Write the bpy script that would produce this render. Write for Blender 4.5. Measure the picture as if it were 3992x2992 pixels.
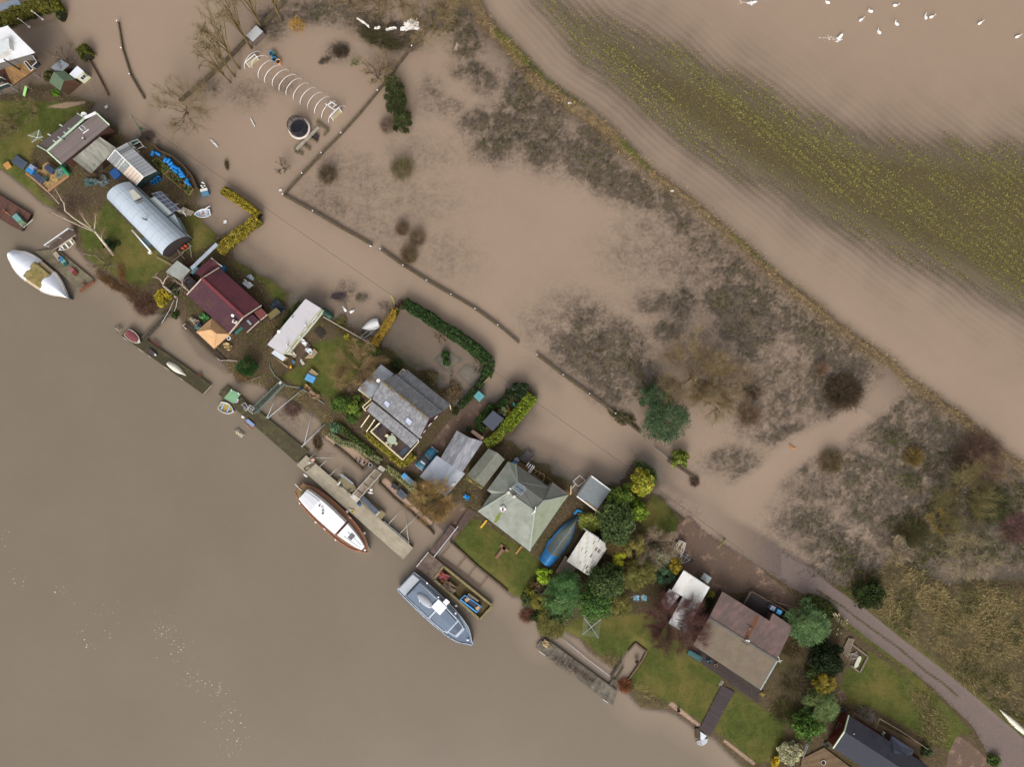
import bpy,math,random
import numpy as np
from mathutils import Vector as V,Matrix
for o in list(bpy.data.objects):bpy.data.objects.remove(o)
sc=bpy.context.scene
COL=sc.collection
R=random.Random(7)
NR=np.random.default_rng(7)
# ------------------------------------------------------------------ camera, sky, sun, exposure
HC,SP=118.0,0.0444 # drone height above the flood, metres per photo pixel at the water
cam=bpy.data.objects.new('camera',bpy.data.cameras.new('camera'));COL.objects.link(cam)
cam.location=(0,0,HC);cam.rotation_euler=(0,0,0)
cam.data.sensor_width=36;cam.data.lens=36*HC/(3992*SP);cam.data.clip_end=9000;cam.data.clip_start=.5
sc.camera=cam
wd=bpy.data.worlds.new('World');sc.world=wd;wd.use_nodes=True
nt=wd.node_tree;bg=nt.nodes['Background']
sky=nt.nodes.new('ShaderNodeTexSky');sky.sky_type='NISHITA';sky.sun_disc=False
sky.sun_elevation=math.radians(38);sky.sun_rotation=math.radians(187)
sky.air_density=1.0;sky.dust_density=6.0;sky.ozone_density=1.0
hs=nt.nodes.new('ShaderNodeHueSaturation');hs.inputs['Saturation'].default_value=.14 # cloud cover greys the sky
nt.links.new(sky.outputs[0],hs.inputs['Color']);nt.links.new(hs.outputs[0],bg.inputs['Color'])
bg.inputs['Strength'].default_value=.15
sl=bpy.data.lights.new('sun','SUN');sl.energy=.5;sl.angle=math.radians(24);sl.color=(1,.95,.88)
sun=bpy.data.objects.new('sun',sl);COL.objects.link(sun)
sun.rotation_euler=(math.radians(52),0,math.radians(180-187))
sc.view_settings.view_transform='Standard';sc.view_settings.look='None';sc.view_settings.gamma=1
sc.view_settings.exposure=0.38
sc.cycles.max_bounces=6;sc.cycles.transparent_max_bounces=12
# ------------------------------------------------------------------ helpers
def W(p,z=0.0): # photo pixel + real height -> world point
 k=SP*(HC-z)/HC
 return V(((p[0]-1996)*k,(1496-p[1])*k,z))
def zm(ox,oy,w=500,d=2211):
 f=w/d
 return lambda x,y:(ox+x*f,oy+y*f)
a=zm(0,0);b=zm(0,375);c=zm(400,375);d=zm(400,700);e=zm(0,700);f=zm(0,950);g=zm(400,950)
h=zm(700,950);i_=zm(1000,1100);j=zm(400,1225);k=zm(800,1400);l=zm(1300,1150);m=zm(1300,1400)
n=zm(1500,1150);o_=zm(1700,1400);p=zm(1100,1750);q=zm(1500,1700);r=zm(1800,1700);s=zm(1500,2100)
t=zm(2000,1950);u=zm(2000,2200);v=zm(2250,1775);w=zm(2450,2050);x=zm(2000,2400);y=zm(2450,2350)
z=zm(2650,2250);aa=zm(3000,2300);ab=zm(2600,2617);ac=zm(3000,2617);ad=zm(3492,2617)
LA=zm(700,0,792,1269);LB=zm(1300,0,792,1269);LC=zm(1000,500,792,1269);LD=zm(2800,0,792,1269)
LE=zm(3200,0,792,1269);LF=zm(1900,0,792,1269);LG=zm(2100,450,792,1269);LH=zm(2700,900,792,1269)
LI=zm(1900,1100,792,1269);LJ=zm(2400,1400,792,1269);LK=zm(3200,1100,792,1269)
MA=zm(3200,2000,792,2211);MB_=zm(3200,1500,792,2211)
id_=lambda X,Y:(X,Y)
def lin(hx,gain=.9):
 hx=hx.lstrip('#');out=[]
 for q_ in(0,2,4):
  c_=int(hx[q_:q_+2],16)/255
  out.append((c_/12.92 if c_<=.04045 else((c_+.055)/1.055)**2.4)*gain)
 return out
MATS={}
def mt(hx,rough=.75,var=.16,scl=1.6,h2=None,t2=.58,s2=.7,w2=.09,spec=.3,metal=0.,bump=0.,bs=25.,st=None,wave=None):
 key=(hx,rough,var,scl,h2,t2,s2,w2,spec,metal,bump,bs,st,wave)
 if key in MATS:return MATS[key]
 m_=bpy.data.materials.new('mat_%d'%len(MATS));m_.use_nodes=True;N=m_.node_tree.nodes;L=m_.node_tree.links
 P=N['Principled BSDF'];P.inputs['Roughness'].default_value=rough;P.inputs['Metallic'].default_value=metal
 P.inputs['Specular IOR Level'].default_value=spec
 tc=N.new('ShaderNodeTexCoord');src=tc.outputs['Object']
 if st:
  mp=N.new('ShaderNodeMapping');mp.vector_type='TEXTURE';mp.inputs['Rotation'].default_value=(0,0,st[0]);mp.inputs['Scale'].default_value=(st[1],1,1)
  L.new(src,mp.inputs[0]);src=mp.outputs[0]
 def noise(scale,det=6,ro=.65):
  n_=N.new('ShaderNodeTexNoise');n_.inputs['Scale'].default_value=scale;n_.inputs['Detail'].default_value=det
  n_.inputs['Roughness'].default_value=ro;L.new(src,n_.inputs['Vector']);return n_.outputs['Fac']
 def rng(fac,a0,a1,b0,b1):
  r_=N.new('ShaderNodeMapRange');r_.inputs[1].default_value=a0;r_.inputs[2].default_value=a1
  r_.inputs[3].default_value=b0;r_.inputs[4].default_value=b1;L.new(fac,r_.inputs[0]);return r_.outputs[0]
 f1=rng(noise(scl),.28,.72,1-var,1+var)
 f1b=rng(noise(scl*9,3),.3,.7,1-var*.6,1+var*.6)
 at=N.new('ShaderNodeAttribute');at.attribute_name='v'
 av=N.new('ShaderNodeMath');av.operation='ADD';av.inputs[1].default_value=1;L.new(at.outputs['Fac'],av.inputs[0])
 m1=N.new('ShaderNodeMath');m1.operation='MULTIPLY';L.new(f1,m1.inputs[0]);L.new(f1b,m1.inputs[1])
 m2=N.new('ShaderNodeMath');m2.operation='MULTIPLY';L.new(m1.outputs[0],m2.inputs[0]);L.new(av.outputs[0],m2.inputs[1])
 colr=None
 mx=N.new('ShaderNodeMix');mx.data_type='RGBA';mx.inputs['A'].default_value=(*lin(hx),1);mx.inputs['B'].default_value=(*lin(h2 or hx),1)
 mx.inputs['Factor'].default_value=0
 if h2:L.new(rng(noise(s2,8,.7),t2-w2,t2+w2,0,1),mx.inputs['Factor'])
 vm=N.new('ShaderNodeVectorMath');vm.operation='SCALE';L.new(mx.outputs['Result'],vm.inputs[0]);L.new(m2.outputs[0],vm.inputs['Scale'])
 L.new(vm.outputs[0],P.inputs['Base Color'])
 if bump:
  bn=N.new('ShaderNodeBump');bn.inputs['Strength'].default_value=bump;bn.inputs['Distance'].default_value=.05
  L.new(noise(bs,3),bn.inputs['Height']);L.new(bn.outputs[0],P.inputs['Normal'])
 MATS[key]=m_;return m_
def glass(hx='30383c'):
 return mt(hx,rough=.08,var=.12,spec=.6)
ORG={}
class MB:
 def __init__(s_):s_.v=[];s_.f=[];s_.s=[];s_.sm=[]
 def add(s_,vs,fs,sh=0.,smooth=False):
  o0=len(s_.v);s_.v+=[tuple(q_)for q_ in vs]
  for f_ in fs:s_.f.append([o0+q_ for q_ in f_]);s_.s.append(sh);s_.sm.append(smooth)
  return s_
 def slab(s_,pts,th=.1,sh=0.):
  n_=len(pts);lo=[V(q_)-V((0,0,th))for q_ in pts]
  fs=[list(range(n_)),list(range(2*n_-1,n_-1,-1))]+[[q_,(q_+1)%n_,n_+(q_+1)%n_,n_+q_]for q_ in range(n_)]
  return s_.add(list(pts)+lo,fs,sh)
 def prism(s_,pts,z0,sh=0.): # pts: top polygon (3D), walls drop to z0
  n_=len(pts);lo=[V((q_[0],q_[1],z0))for q_ in pts]
  fs=[list(range(n_)),list(range(2*n_-1,n_-1,-1))]+[[q_,(q_+1)%n_,n_+(q_+1)%n_,n_+q_]for q_ in range(n_)]
  return s_.add(list(pts)+lo,fs,sh)
 def bar(s_,A,B_,wd_=.08,ht=.08,sh=0.):
  A=V(A);B_=V(B_);dr=B_-A
  if dr.length<1e-5:return s_
  dr.normalize();up=V((0,0,1))if abs(dr.z)<.95 else V((1,0,0))
  sd=dr.cross(up).normalized();up=sd.cross(dr).normalized();sd*=wd_/2;up*=ht/2
  vs=[A-sd-up,A+sd-up,A+sd+up,A-sd+up,B_-sd-up,B_+sd-up,B_+sd+up,B_-sd+up]
  return s_.add(vs,[[3,2,1,0],[4,5,6,7],[0,1,5,4],[1,2,6,5],[2,3,7,6],[3,0,4,7]],sh)
 def box(s_,c_,sx,sy,sz,rz=0.,sh=0.,tp=1.): # c_: centre of the base
  ca,sa=math.cos(rz),math.sin(rz);vs=[]
  for zz,kk in((0,1),(sz,tp)):
   for X,Y in((-1,-1),(1,-1),(1,1),(-1,1)):
    X*=sx/2*kk;Y*=sy/2*kk;vs.append((c_[0]+X*ca-Y*sa,c_[1]+X*sa+Y*ca,c_[2]+zz))
  return s_.add(vs,[[3,2,1,0],[4,5,6,7],[0,1,5,4],[1,2,6,5],[2,3,7,6],[3,0,4,7]],sh)
 def tube(s_,pts,rs,n_=6,cap=True,smooth=True,sh=0.,sq=1.):
  pts=[V(q_)for q_ in pts]
  if not hasattr(rs,'__len__'):rs=[rs]*len(pts)
  vs=[];last=None
  for i0,P in enumerate(pts):
   dr=(pts[min(i0+1,len(pts)-1)]-pts[max(i0-1,0)])
   dr=dr.normalized()if dr.length>1e-6 else V((0,0,1))
   if last is None:
    rf=V((0,0,1))if abs(dr.z)<.9 else V((1,0,0));sd=dr.cross(rf).normalized()
   else:
    sd=(last-dr*last.dot(dr));sd=sd.normalized()if sd.length>1e-6 else dr.orthogonal().normalized()
   last=sd;up=sd.cross(dr)
   for q_ in range(n_):
    an=2*math.pi*q_/n_;vs.append(P+(sd*math.cos(an)+up*math.sin(an)*sq)*rs[i0])
  fs=[]
  for i0 in range(len(pts)-1):
   for q_ in range(n_):
    fs.append([i0*n_+q_,i0*n_+(q_+1)%n_,(i0+1)*n_+(q_+1)%n_,(i0+1)*n_+q_])
  if cap:fs+=[list(range(n_-1,-1,-1)),list(range((len(pts)-1)*n_,len(pts)*n_))]
  return s_.add(vs,fs,sh,smooth)
 def lathe(s_,c_,prof,n_=12,smooth=False,sh=0.,rot=None):
  vs=[]
  for rr,zz in prof:
   for q_ in range(n_):
    an=2*math.pi*q_/n_;P=V((rr*math.cos(an),rr*math.sin(an),zz))
    if rot:P=rot@P
    vs.append(V(c_)+P)
  fs=[[i0*n_+q_,i0*n_+(q_+1)%n_,(i0+1)*n_+(q_+1)%n_,(i0+1)*n_+q_]for i0 in range(len(prof)-1)for q_ in range(n_)]
  fs+=[list(range(n_-1,-1,-1)),list(range((len(prof)-1)*n_,len(prof)*n_))]
  return s_.add(vs,fs,sh,smooth)
 def ring(s_,c_,R0,r0,n_=16,k_=6,rot=None):
  vs=[];fs=[]
  for q_ in range(n_):
   an=2*math.pi*q_/n_
   for e_ in range(k_):
    bn=2*math.pi*e_/k_;rr=R0+r0*math.cos(bn);P=V((rr*math.cos(an),rr*math.sin(an),r0*math.sin(bn)))
    vs.append(V(c_)+(rot@P if rot else P))
  for q_ in range(n_):
   for e_ in range(k_):fs.append([q_*k_+e_,q_*k_+(e_+1)%k_,((q_+1)%n_)*k_+(e_+1)%k_,((q_+1)%n_)*k_+e_])
  return s_.add(vs,fs,0.,True)
 def blob(s_,c_,rx,ry,rz,n_=12,k_=7,jit=0.,rot=0.):
  ca,sa=math.cos(rot),math.sin(rot);vs=[]
  for e_ in range(k_+1):
   th=math.pi*e_/k_
   for q_ in range(n_):
    an=2*math.pi*q_/n_;jj=1+R.uniform(-jit,jit);X=rx*math.sin(th)*math.cos(an)*jj;Y=ry*math.sin(th)*math.sin(an)*jj
    vs.append((c_[0]+X*ca-Y*sa,c_[1]+X*sa+Y*ca,c_[2]+rz*math.cos(th)*jj))
  fs=[[e_*n_+q_,(e_+1)*n_+q_,(e_+1)*n_+(q_+1)%n_,e_*n_+(q_+1)%n_]for e_ in range(k_)for q_ in range(n_)]
  return s_.add(vs,fs,0.,True)
 def build(s_,name,mat,parent=None,**kw):
  me=bpy.data.meshes.new(name)
  og=ORG.get(parent,V((0,0,0)))
  top=parent is None
  if top and kw.get('kind')!='structure' and s_.v:
   A=np.array(s_.v);og=V((A[:,0].mean(),A[:,1].mean(),A[:,2].min()))
  me.from_pydata([(q_[0]-og.x,q_[1]-og.y,q_[2]-og.z)for q_ in s_.v],[],s_.f)
  if any(s_.s):
   at=me.attributes.new('v','FLOAT','FACE');at.data.foreach_set('value',s_.s)
  if any(s_.sm):me.polygons.foreach_set('use_smooth',s_.sm)
  me.materials.append(mat)
  o=bpy.data.objects.new(name,me);COL.objects.link(o)
  if top:o.location=og
  else:o.parent=parent
  ORG[o]=og
  for k_,v_ in kw.items():o[k_]=v_
  return o
def thing(name,label,cat,at,group=None):
 o=bpy.data.objects.new(name,None);COL.objects.link(o);o.location=at;o.empty_display_size=.3;ORG[o]=V(at)
 o['label']=label;o['category']=cat
 if group:o['group']=group
 return o
def solo(name,label,cat,mb,mat,group=None):
 o=mb.build(name,mat);o['label']=label;o['category']=cat
 if group:o['group']=group
 return o
def dup(root,loc,rz=0.,label=None,group=None,scale=1.):
 def cp(o,par):
  c_=o.copy();COL.objects.link(c_)
  if par:c_.parent=par
  for ch in list(o.children):cp(ch,c_)
  return c_
 c_=cp(root,None);c_.location=loc;c_.rotation_euler=(0,0,rz);c_.scale=(scale,)*3;ORG[c_]=V(loc)
 if label:c_['label']=label
 if group:c_['group']=group
 return c_
def ptz(Z,pts,z_):return[W(Z(*q_),z_)for q_ in pts]
def mid(pts):return sum((V(q_)for q_ in pts),V((0,0,0)))/len(pts)
def ccw(pts):
 A=sum(pts[q_][0]*pts[(q_+1)%len(pts)][1]-pts[(q_+1)%len(pts)][0]*pts[q_][1]for q_ in range(len(pts)))
 return list(pts)if A>0 else list(pts)[::-1]
def inset(pts,dd):
 c_=mid(pts);out=[]
 for q_ in pts:
  q_=V(q_);dv=(c_-q_);dv.z=0;Ln=dv.length;out.append(q_+dv*min(.5,dd*1.3/max(Ln,.01)))
 return out
def strips(A,B_,C_,D,n_,gap=.012): # quad A-B (edge 0) to D-C ; strips run A->D, stepped along A->B
 out=[]
 for q_ in range(n_):
  t0=(q_+gap)/n_;t1=(q_+1-gap)/n_
  out.append([A.lerp(B_,t0),A.lerp(B_,t1),D.lerp(C_,t1),D.lerp(C_,t0)])
 return out
def sheets(root,name,quad,n_,mat,th=.05,jit=.012,gap=.006,shv=.1):
 for q_ in strips(*quad,n_,gap):
  dz=V((0,0,R.uniform(0,jit)))
  MB().slab([P+dz for P in q_],th,R.uniform(-shv,shv)).build(name,mat,root)
def deck(root,name,quad,n_,mat,th=.06,shv=.16,gap=.05,jit=.012): # boards too narrow to pick apart, joined
 mb=MB()
 for q_ in strips(*quad,n_,gap):
  dz=V((0,0,R.uniform(0,jit)));mb.slab([P+dz for P in q_],th,R.uniform(-shv,shv))
 o=mb.build(name,mat,root);o['kind']='stuff';return o
def rail(root,pts,hgt,mat,n_rails=2,wd_=.06,step=1.5,names=('post','rail'),zoff=0.,posts=True):
 for i0 in range(len(pts)-1):
  A,B_=V(pts[i0]),V(pts[i0+1]);L_=(B_-A).length;n_=max(1,round(L_/step))
  for q_ in range(n_+(1 if i0==len(pts)-2 else 0)):
   P=A.lerp(B_,q_/n_)
   if posts:MB().bar(P,P+V((0,0,hgt)),wd_,wd_).build(names[0],mat,root)
  for q_ in range(n_rails):
   hh=V((0,0,hgt*(q_+1)/n_rails-wd_*.4+zoff));MB().bar(A+hh,B_+hh,wd_*1.3,wd_).build(names[1],mat,root)
def polyline_len(pts):return sum((V(pts[q_+1])-V(pts[q_])).length for q_ in range(len(pts)-1))
def along(pts,dist):
 for q_ in range(len(pts)-1):
  A,B_=V(pts[q_]),V(pts[q_+1]);L_=(B_-A).length
  if dist<=L_ or q_==len(pts)-2:return A.lerp(B_,min(1,dist/max(L_,1e-6))),(B_-A).normalized()
  dist-=L_
ORD=['first','second','third','fourth','fifth','sixth','seventh','eighth','ninth','tenth','eleventh','twelfth','thirteenth','fourteenth','fifteenth','sixteenth']
# ------------------------------------------------------------------ terrain, flood water (one height field, one water sheet)
def fine(lo,hi,st):return np.arange(lo,hi+.001,st)
GX=np.concatenate([[-4000,-1500,-600,-260,-150,-115],fine(-98,98,.4),[115,150,260,600,1500,4000]])
GY=np.concatenate([[-4000,-1500,-600,-260,-150,-100],fine(-76,76,.4),[100,150,260,600,1500,4000]])
XX,YY=np.meshgrid(GX,GY)
LAT=NR.random((256,256))
def vnoise(X,Y,off=0):
 X=X+off*17.3;Y=Y+off*31.7;xi=np.floor(X).astype(int);yi=np.floor(Y).astype(int);fx=X-xi;fy=Y-yi
 fx=fx*fx*(3-2*fx);fy=fy*fy*(3-2*fy)
 A=LAT[yi%256,xi%256];B_=LAT[yi%256,(xi+1)%256];C_=LAT[(yi+1)%256,xi%256];D_=LAT[(yi+1)%256,(xi+1)%256]
 return(A*(1-fx)+B_*fx)*(1-fy)+(C_*(1-fx)+D_*fx)*fy
def fbm(X,Y,octv=4,off=0):
 s_=0;am=.5;tot=0
 for q_ in range(octv):
  s_=s_+am*vnoise(X*2**q_,Y*2**q_,off+q_);tot+=am;am*=.55
 return s_/tot
def wp(pts):return np.array([((X-1996)*SP,(1496-Y)*SP)for X,Y in pts])
def seg_d(X,Y,P0,P1):
 dx,dy=P1[0]-P0[0],P1[1]-P0[1];L2=dx*dx+dy*dy+1e-9
 tt=np.clip(((X-P0[0])*dx+(Y-P0[1])*dy)/L2,0,1)
 return np.hypot(X-P0[0]-tt*dx,Y-P0[1]-tt*dy)
def pl_d(X,Y,pts):
 P=wp(pts);dd=np.full(X.shape,1e9)
 for q_ in range(len(P)-1):dd=np.minimum(dd,seg_d(X,Y,P[q_],P[q_+1]))
 return dd
def sdf(X,Y,pts):
 P=wp(pts);dd=np.full(X.shape,1e9);ins=np.zeros(X.shape,bool);N_=len(P)
 for q_ in range(N_):
  A,B_=P[q_],P[(q_+1)%N_];dd=np.minimum(dd,seg_d(X,Y,A,B_))
  cnd=((A[1]>Y)!=(B_[1]>Y))
  with np.errstate(divide='ignore',invalid='ignore'):
   xi=(B_[0]-A[0])*(Y-A[1])/(B_[1]-A[1]+1e-12)+A[0]
  ins^=cnd&(X<xi)
 return np.where(ins,dd,-dd)
def sdf_many(X,Y,polys):
 o=np.full(X.shape,-1e9)
 for q_ in polys:o=np.maximum(o,sdf(X,Y,q_))
 return o
RIVERBANK=[(-400,400),(-400,655),(0,655),(30,675),(115,745),(170,795),(255,830),(285,878),(303,915),(300,965),(317,983),(339,1012),(371,1035),(396,1062),(400,1080),
 (450,1090),(480,1110),(505,1145),(520,1170),(540,1210),(560,1226),(610,1220),(640,1226),(668,1233),(705,1231),(716,1279),(775,1334),(820,1381),(863,1410),(880,1426),
 (886,1440),(913,1452),(927,1484),(988,1492),(1010,1497),(1040,1515),(1055,1529),(1085,1540),(1135,1563),(1171,1585),(1198,1603),(1234,1624),(1259,1651),(1241,1700),
 (1264,1703),(1319,1750),(1417,1834),(1447,1806),(1482,1830),(1480,1886),(1541,1944),(1600,1994),(1618,2010),(1676,2055),(1699,2030),(1726,2021),(1771,2039),(1769,2114),
 (1812,2163),(1862,2211),(1907,2247),(1954,2285),(2000,2327),(2034,2331),(2043,2358),(2075,2399),(2102,2426),(2113,2485),(2181,2483),(2203,2460),(2219,2474),(2260,2492),
 (2294,2540),(2339,2572),(2366,2590),(2398,2610),(2425,2570),(2464,2511),(2477,2506),(2520,2540),(2504,2576),(2484,2596),(2452,2653),(2430,2683),(2455,2710),(2477,2737),
 (2500,2762),(2600,2775),(2634,2789),(2704,2839),(2767,2873),(2790,2884),(2826,2927),(2871,2970),(2930,3030),(3300,3400)]
LAND=RIVERBANK+[(4600,3400),(4600,2330),(3992,2270),(3800,2260),(3700,2290),(3580,2230),(3500,2180),(3440,2230),(3330,2310),(3250,2275),(3200,2262),(3090,2262),(3000,2235),(2950,2204),(2740,2070),(2621,1978),
 (2578,1938),(2537,1925),(2562,1888),(2540,1840),(2460,1818),(2442,1854),(2408,1904),(2367,1900),(2310,1960),(2229,1926),(2220,1881),(2189,1865),(2152,1854),(2139,1813),(2089,1808),
 (2017,1745),(1994,1720),(1960,1716),(2000,1694),(2087,1545),(2060,1510),(2000,1512),(1926,1574),(1892,1567),(1858,1547),(1780,1600),(1740,1545),(1693,1500),(1650,1440),(1628,1453),(1594,1433),(1533,1374),(1517,1360),(1470,1345),
 (1452,1308),(1425,1303),(1348,1272),(1321,1258),(1253,1227),(1230,1200),(1170,1200),(1125,1206),(1114,1176),(1125,1142),(1096,1135),(1062,1095),(1005,1077),(971,1045),(926,1025),(901,991),(870,960),
 (843,913),(825,899),(796,874),(762,836),(775,811),(753,790),(773,759),(773,737),(753,687),(716,642),(664,601),(601,563),(560,545),(530,560),(500,560),(440,480),(375,440),(350,440),(370,405),(330,390),(260,378),(200,340),(130,340),(90,365),(0,370),(-400,370)]
RIVER=RIVERBANK+[(-5000,40000),(-90000,40000),(-90000,400)]
BANK=[(1760,-200),(1880,60),(1937,130),(2006,200),(2100,310),(2190,380),(2290,440),(2362,500),(2450,590),(2537,668),(2630,737),(2699,787),(2805,881),(2892,950),(2968,1025),(3074,1118),(3162,1180),(3262,1268),
 (3374,1349),(3480,1424),(3537,1480),(3624,1543),(3743,1625),(3830,1704),(3916,1775),(3992,1825),(4400,2150)]
FIELD=BANK+[(90000,2150),(90000,-90000),(1760,-90000)]
LAWNS=[[(-300,400),(100,395),(200,400),(300,395),(345,430),(250,500),(140,570),(115,640),(160,745),(240,820),(190,812),(110,745),(20,665),(-300,650)],
 [(310,905),(400,820),(420,775),(470,840),(640,1005),(665,1030),(620,1060),(560,1130),(480,1090),(400,1045),(345,1012)],
 [(728,845),(770,814),(796,874),(843,913),(843,945),(735,1000),(715,925)],
 [(905,1018),(995,1068),(1062,1098),(1118,1150),(1107,1176),(1072,1176),(1030,1108),(925,1050)],
 [(1226,1338),(1312,1326),(1346,1303),(1430,1340),(1452,1350),(1445,1394),(1384,1475),(1300,1560),(1245,1540),(1180,1510),(1090,1475),(1120,1455),(1200,1417)],
 [(1533,1378),(1585,1340),(1650,1390),(1660,1420),(1610,1442)],
 [(1769,2114),(1835,2015),(1900,2050),(2030,2130),(2060,2150),(2110,2195),(2110,2240),(2080,2290),(2060,2330),(2000,2327),(1954,2285),(1907,2247),(1862,2211),(1812,2163)],
 [(2190,2460),(2240,2410),(2420,2400),(2520,2390),(2650,2500),(2690,2560),(2800,2632),(2818,2642),(2740,2815),(2600,2740),(2480,2690),(2455,2650),(2525,2545),(2477,2500),(2420,2570),(2340,2560),(2280,2500)],
 [(2840,2700),(2872,2698),(2952,2748),(3060,2815),(3042,2910),(3018,2960),(2950,2980),(2826,2877),(2785,2850)],
 [(3290,2620),(3380,2540),(3480,2600),(3600,2720),(3740,2850),(3700,2935),(3560,2850),(3400,2765),(3290,2740),(3270,2680)],
 [(2545,1935),(2600,1965),(2640,2030),(2628,2100),(2560,2070),(2500,2080),(2500,2000)],
 [(1930,100),(2010,165),(2170,310),(2290,395),(2285,415),(2160,345),(2000,215),(1925,130)],[(2390,520),(2450,560),(2540,650),(2530,668),(2440,590)],[(2850,905),(2960,990),(3035,1050),(3030,1062),(2950,1005),(2850,925)],[(3090,1100),(3170,1135),(3165,1150),(3090,1120)],
 [(3195,2300),(3250,2370),(3400,2490),(3560,2625),(3780,2850),(3760,2870),(3560,2680),(3480,2580),(3260,2420),(3180,2360)],[(3260,2290),(3400,2390),(3640,2600),(3850,2760),(3992,2890),(3992,2860),(3850,2720),(3660,2570),(3420,2370),(3290,2290)]]
TRACK=[(2640,1930),(2800,1990),(2990,2090),(3176,2230),(3260,2300),(3373,2377),(3500,2481),(3680,2617),(3831,2744),(3992,2884),(4300,3200),(4100,3300),(3900,3040),(3856,2960),(3790,2834),(3763,2805),(3696,2744),(3637,2685),(3553,2617),(3500,2578),(3384,2492),(3256,2390),(3163,2334),(3080,2290),(2950,2204),(2740,2070),(2600,1965)]
DRIVES=[[(2640,2050),(2626,2095),(2640,2150),(2654,2208),(2667,2224),(2765,2290),(2755,2350),(2815,2312),(2930,2310),(3085,2385),(3100,2330),(2998,2250),(2950,2204),(2740,2070),(2690,2010)],
 [(1858,1547),(1926,1574),(1855,1650),(1840,1690),(1790,1680),(1720,1770),(1650,1850),(1560,1830),(1625,1800),(1690,1720),(1770,1620)],
 [(3727,2868),(3695,2934),(3670,3050),(3900,3050),(3840,2956),(3780,2900)],[(3255,2700),(3285,2690),(3300,2725),(3275,2745)],[(1745,1990),(1800,1960),(1835,2012),(1765,2110),(1740,2090),(1700,2040)]]
SHINGLE=[[(1262,1705),(1300,1690),(1395,1760),(1447,1806),(1417,1834),(1319,1750)],[(1482,1880),(1505,1862),(1600,1960),(1690,2040),(1676,2055),(1600,1994),(1541,1944)],
 [(2600,2745),(2620,2735),(2735,2830),(2728,2840)],[(2815,2890),(2825,2882),(2945,2975),(2935,2985)],[(200,415),(260,400),(330,395),(345,402),(260,425),(165,422)]]
DRYP=[[(3300,2270),(3440,2230),(3480,2150),(3560,2240),(3800,2300),(4300,2380),(4300,3300),(3992,2870),(3850,2740),(3500,2470),(3380,2370)],[(890,1435),(1010,1470),(1090,1520),(1200,1570),(1280,1650),(1262,1700),(1225,1640),(1130,1570),(1010,1500),(920,1480)],
 [(2480,2695),(2530,2720),(2520,2765),(2470,2735)],[(3540,2690),(3620,2740),(3640,2790),(3660,2900),(3600,2840),(3600,2770)],[(2330,2560),(2420,2560),(2400,2605),(2340,2575)]]
MARSH=[(3250,1580,260,110,.68,35),(3620,1660,260,150,.75,35),(2980,1440,300,190,.55,30),(2720,1060,260,150,.5,35),(3480,1950,260,190,.72,0),(3020,1620,160,120,.6,0),(2050,330,70,120,1,40),(2130,450,70,100,1,40),(1960,470,60,80,.8,0),(1830,270,70,40,.75,0),(1900,320,70,50,.7,0),(1680,370,60,70,.5,0),(1750,420,60,40,.55,0),(1860,480,70,60,.8,0),(1940,570,100,70,.7,0),(2030,480,60,120,.85,20),
 (2120,560,120,90,.95,30),(2250,600,130,80,.9,35),(2320,560,100,50,.9,35),(2360,680,150,70,.95,35),(2480,740,130,60,.85,35),(2590,780,90,50,.7,35),(2650,860,100,60,.75,35),(2750,950,110,80,.7,40),(2850,1060,130,90,.75,40),(2960,1150,150,80,.8,35),
 (3080,1250,150,90,.75,35),(2570,900,160,80,.45,0),(2500,1000,150,100,.4,0),(1400,700,180,90,.38,30),(1290,780,120,70,.5,30),(1450,860,160,80,.38,30),(1600,780,200,90,.3,0),(1750,1000,120,90,.3,30),(1650,600,150,80,.3,0),
 (2300,1270,160,100,.62,30),(2230,1370,100,70,.9,35),(2330,1400,140,90,.95,35),(2420,1330,110,80,.85,35),(2450,1440,120,80,.95,35),(2360,1500,110,60,.85,40),(2500,1380,60,60,.55,0),(2150,1290,120,90,.48,35),(2560,1180,90,60,.65,0),(2600,1290,70,50,.75,0),
 (2660,1190,60,90,.75,0),(2840,1180,100,60,1.05,20),(2870,1270,80,70,.9,0),(2950,1230,90,100,1.05,0),(2960,1310,80,60,.95,0),(2920,1370,60,50,.85,0),(3000,1050,110,70,.62,30),(3100,1130,130,60,.7,35),(3200,1330,170,110,.75,35),(3300,1400,130,90,.85,35),(3250,1500,140,80,.85,30),
 (2950,1500,80,50,.75,0),(3080,1560,100,60,.75,0),(3050,1690,120,50,.7,-10),(2850,1790,110,50,.68,-10),(2950,1830,130,50,.68,-10),(2700,1360,120,80,.5,0),(2980,1620,120,60,.5,0),
 (3650,1560,160,70,.75,35),(3400,1640,120,80,.65,30),(3500,1720,160,90,.85,30),(3380,1850,160,110,.8,0),(3550,1880,140,80,.85,0),(3650,1700,130,80,.7,30),(3700,1820,160,110,.95,0),(3200,1900,150,110,.65,0),(3150,2040,140,90,.7,0),(3250,2120,140,90,.85,0),(3330,2210,130,80,.95,0),
 (3650,2120,130,90,1.05,0),(3800,2150,120,90,1.05,0),(3930,2120,110,110,1.05,0),(3560,2180,80,50,1,0),(3700,2000,220,140,1.05,0),(3900,1950,140,140,1.05,0),(3500,2060,120,90,.95,0),(3180,2230,90,40,.7,30),(2680,1990,60,30,.5,30),(1350,1130,40,40,.6,0),(1410,1160,30,20,.7,0),(1500,1195,30,25,.6,0),(1320,1160,45,25,.7,10),(1130,1450,100,40,.5,0),(1130,1620,70,50,.6,30),
 (1450,90,140,50,.9,15),(1560,140,90,45,.95,15),(1320,200,40,35,.9,0),(1250,40,160,50,.8,0),(1060,90,60,60,.85,0),(1750,60,120,70,.85,0),(1820,160,60,80,.8,0),(820,340,50,40,.6,0),(960,360,80,60,.45,0),(1100,330,60,40,.4,0)]
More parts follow.
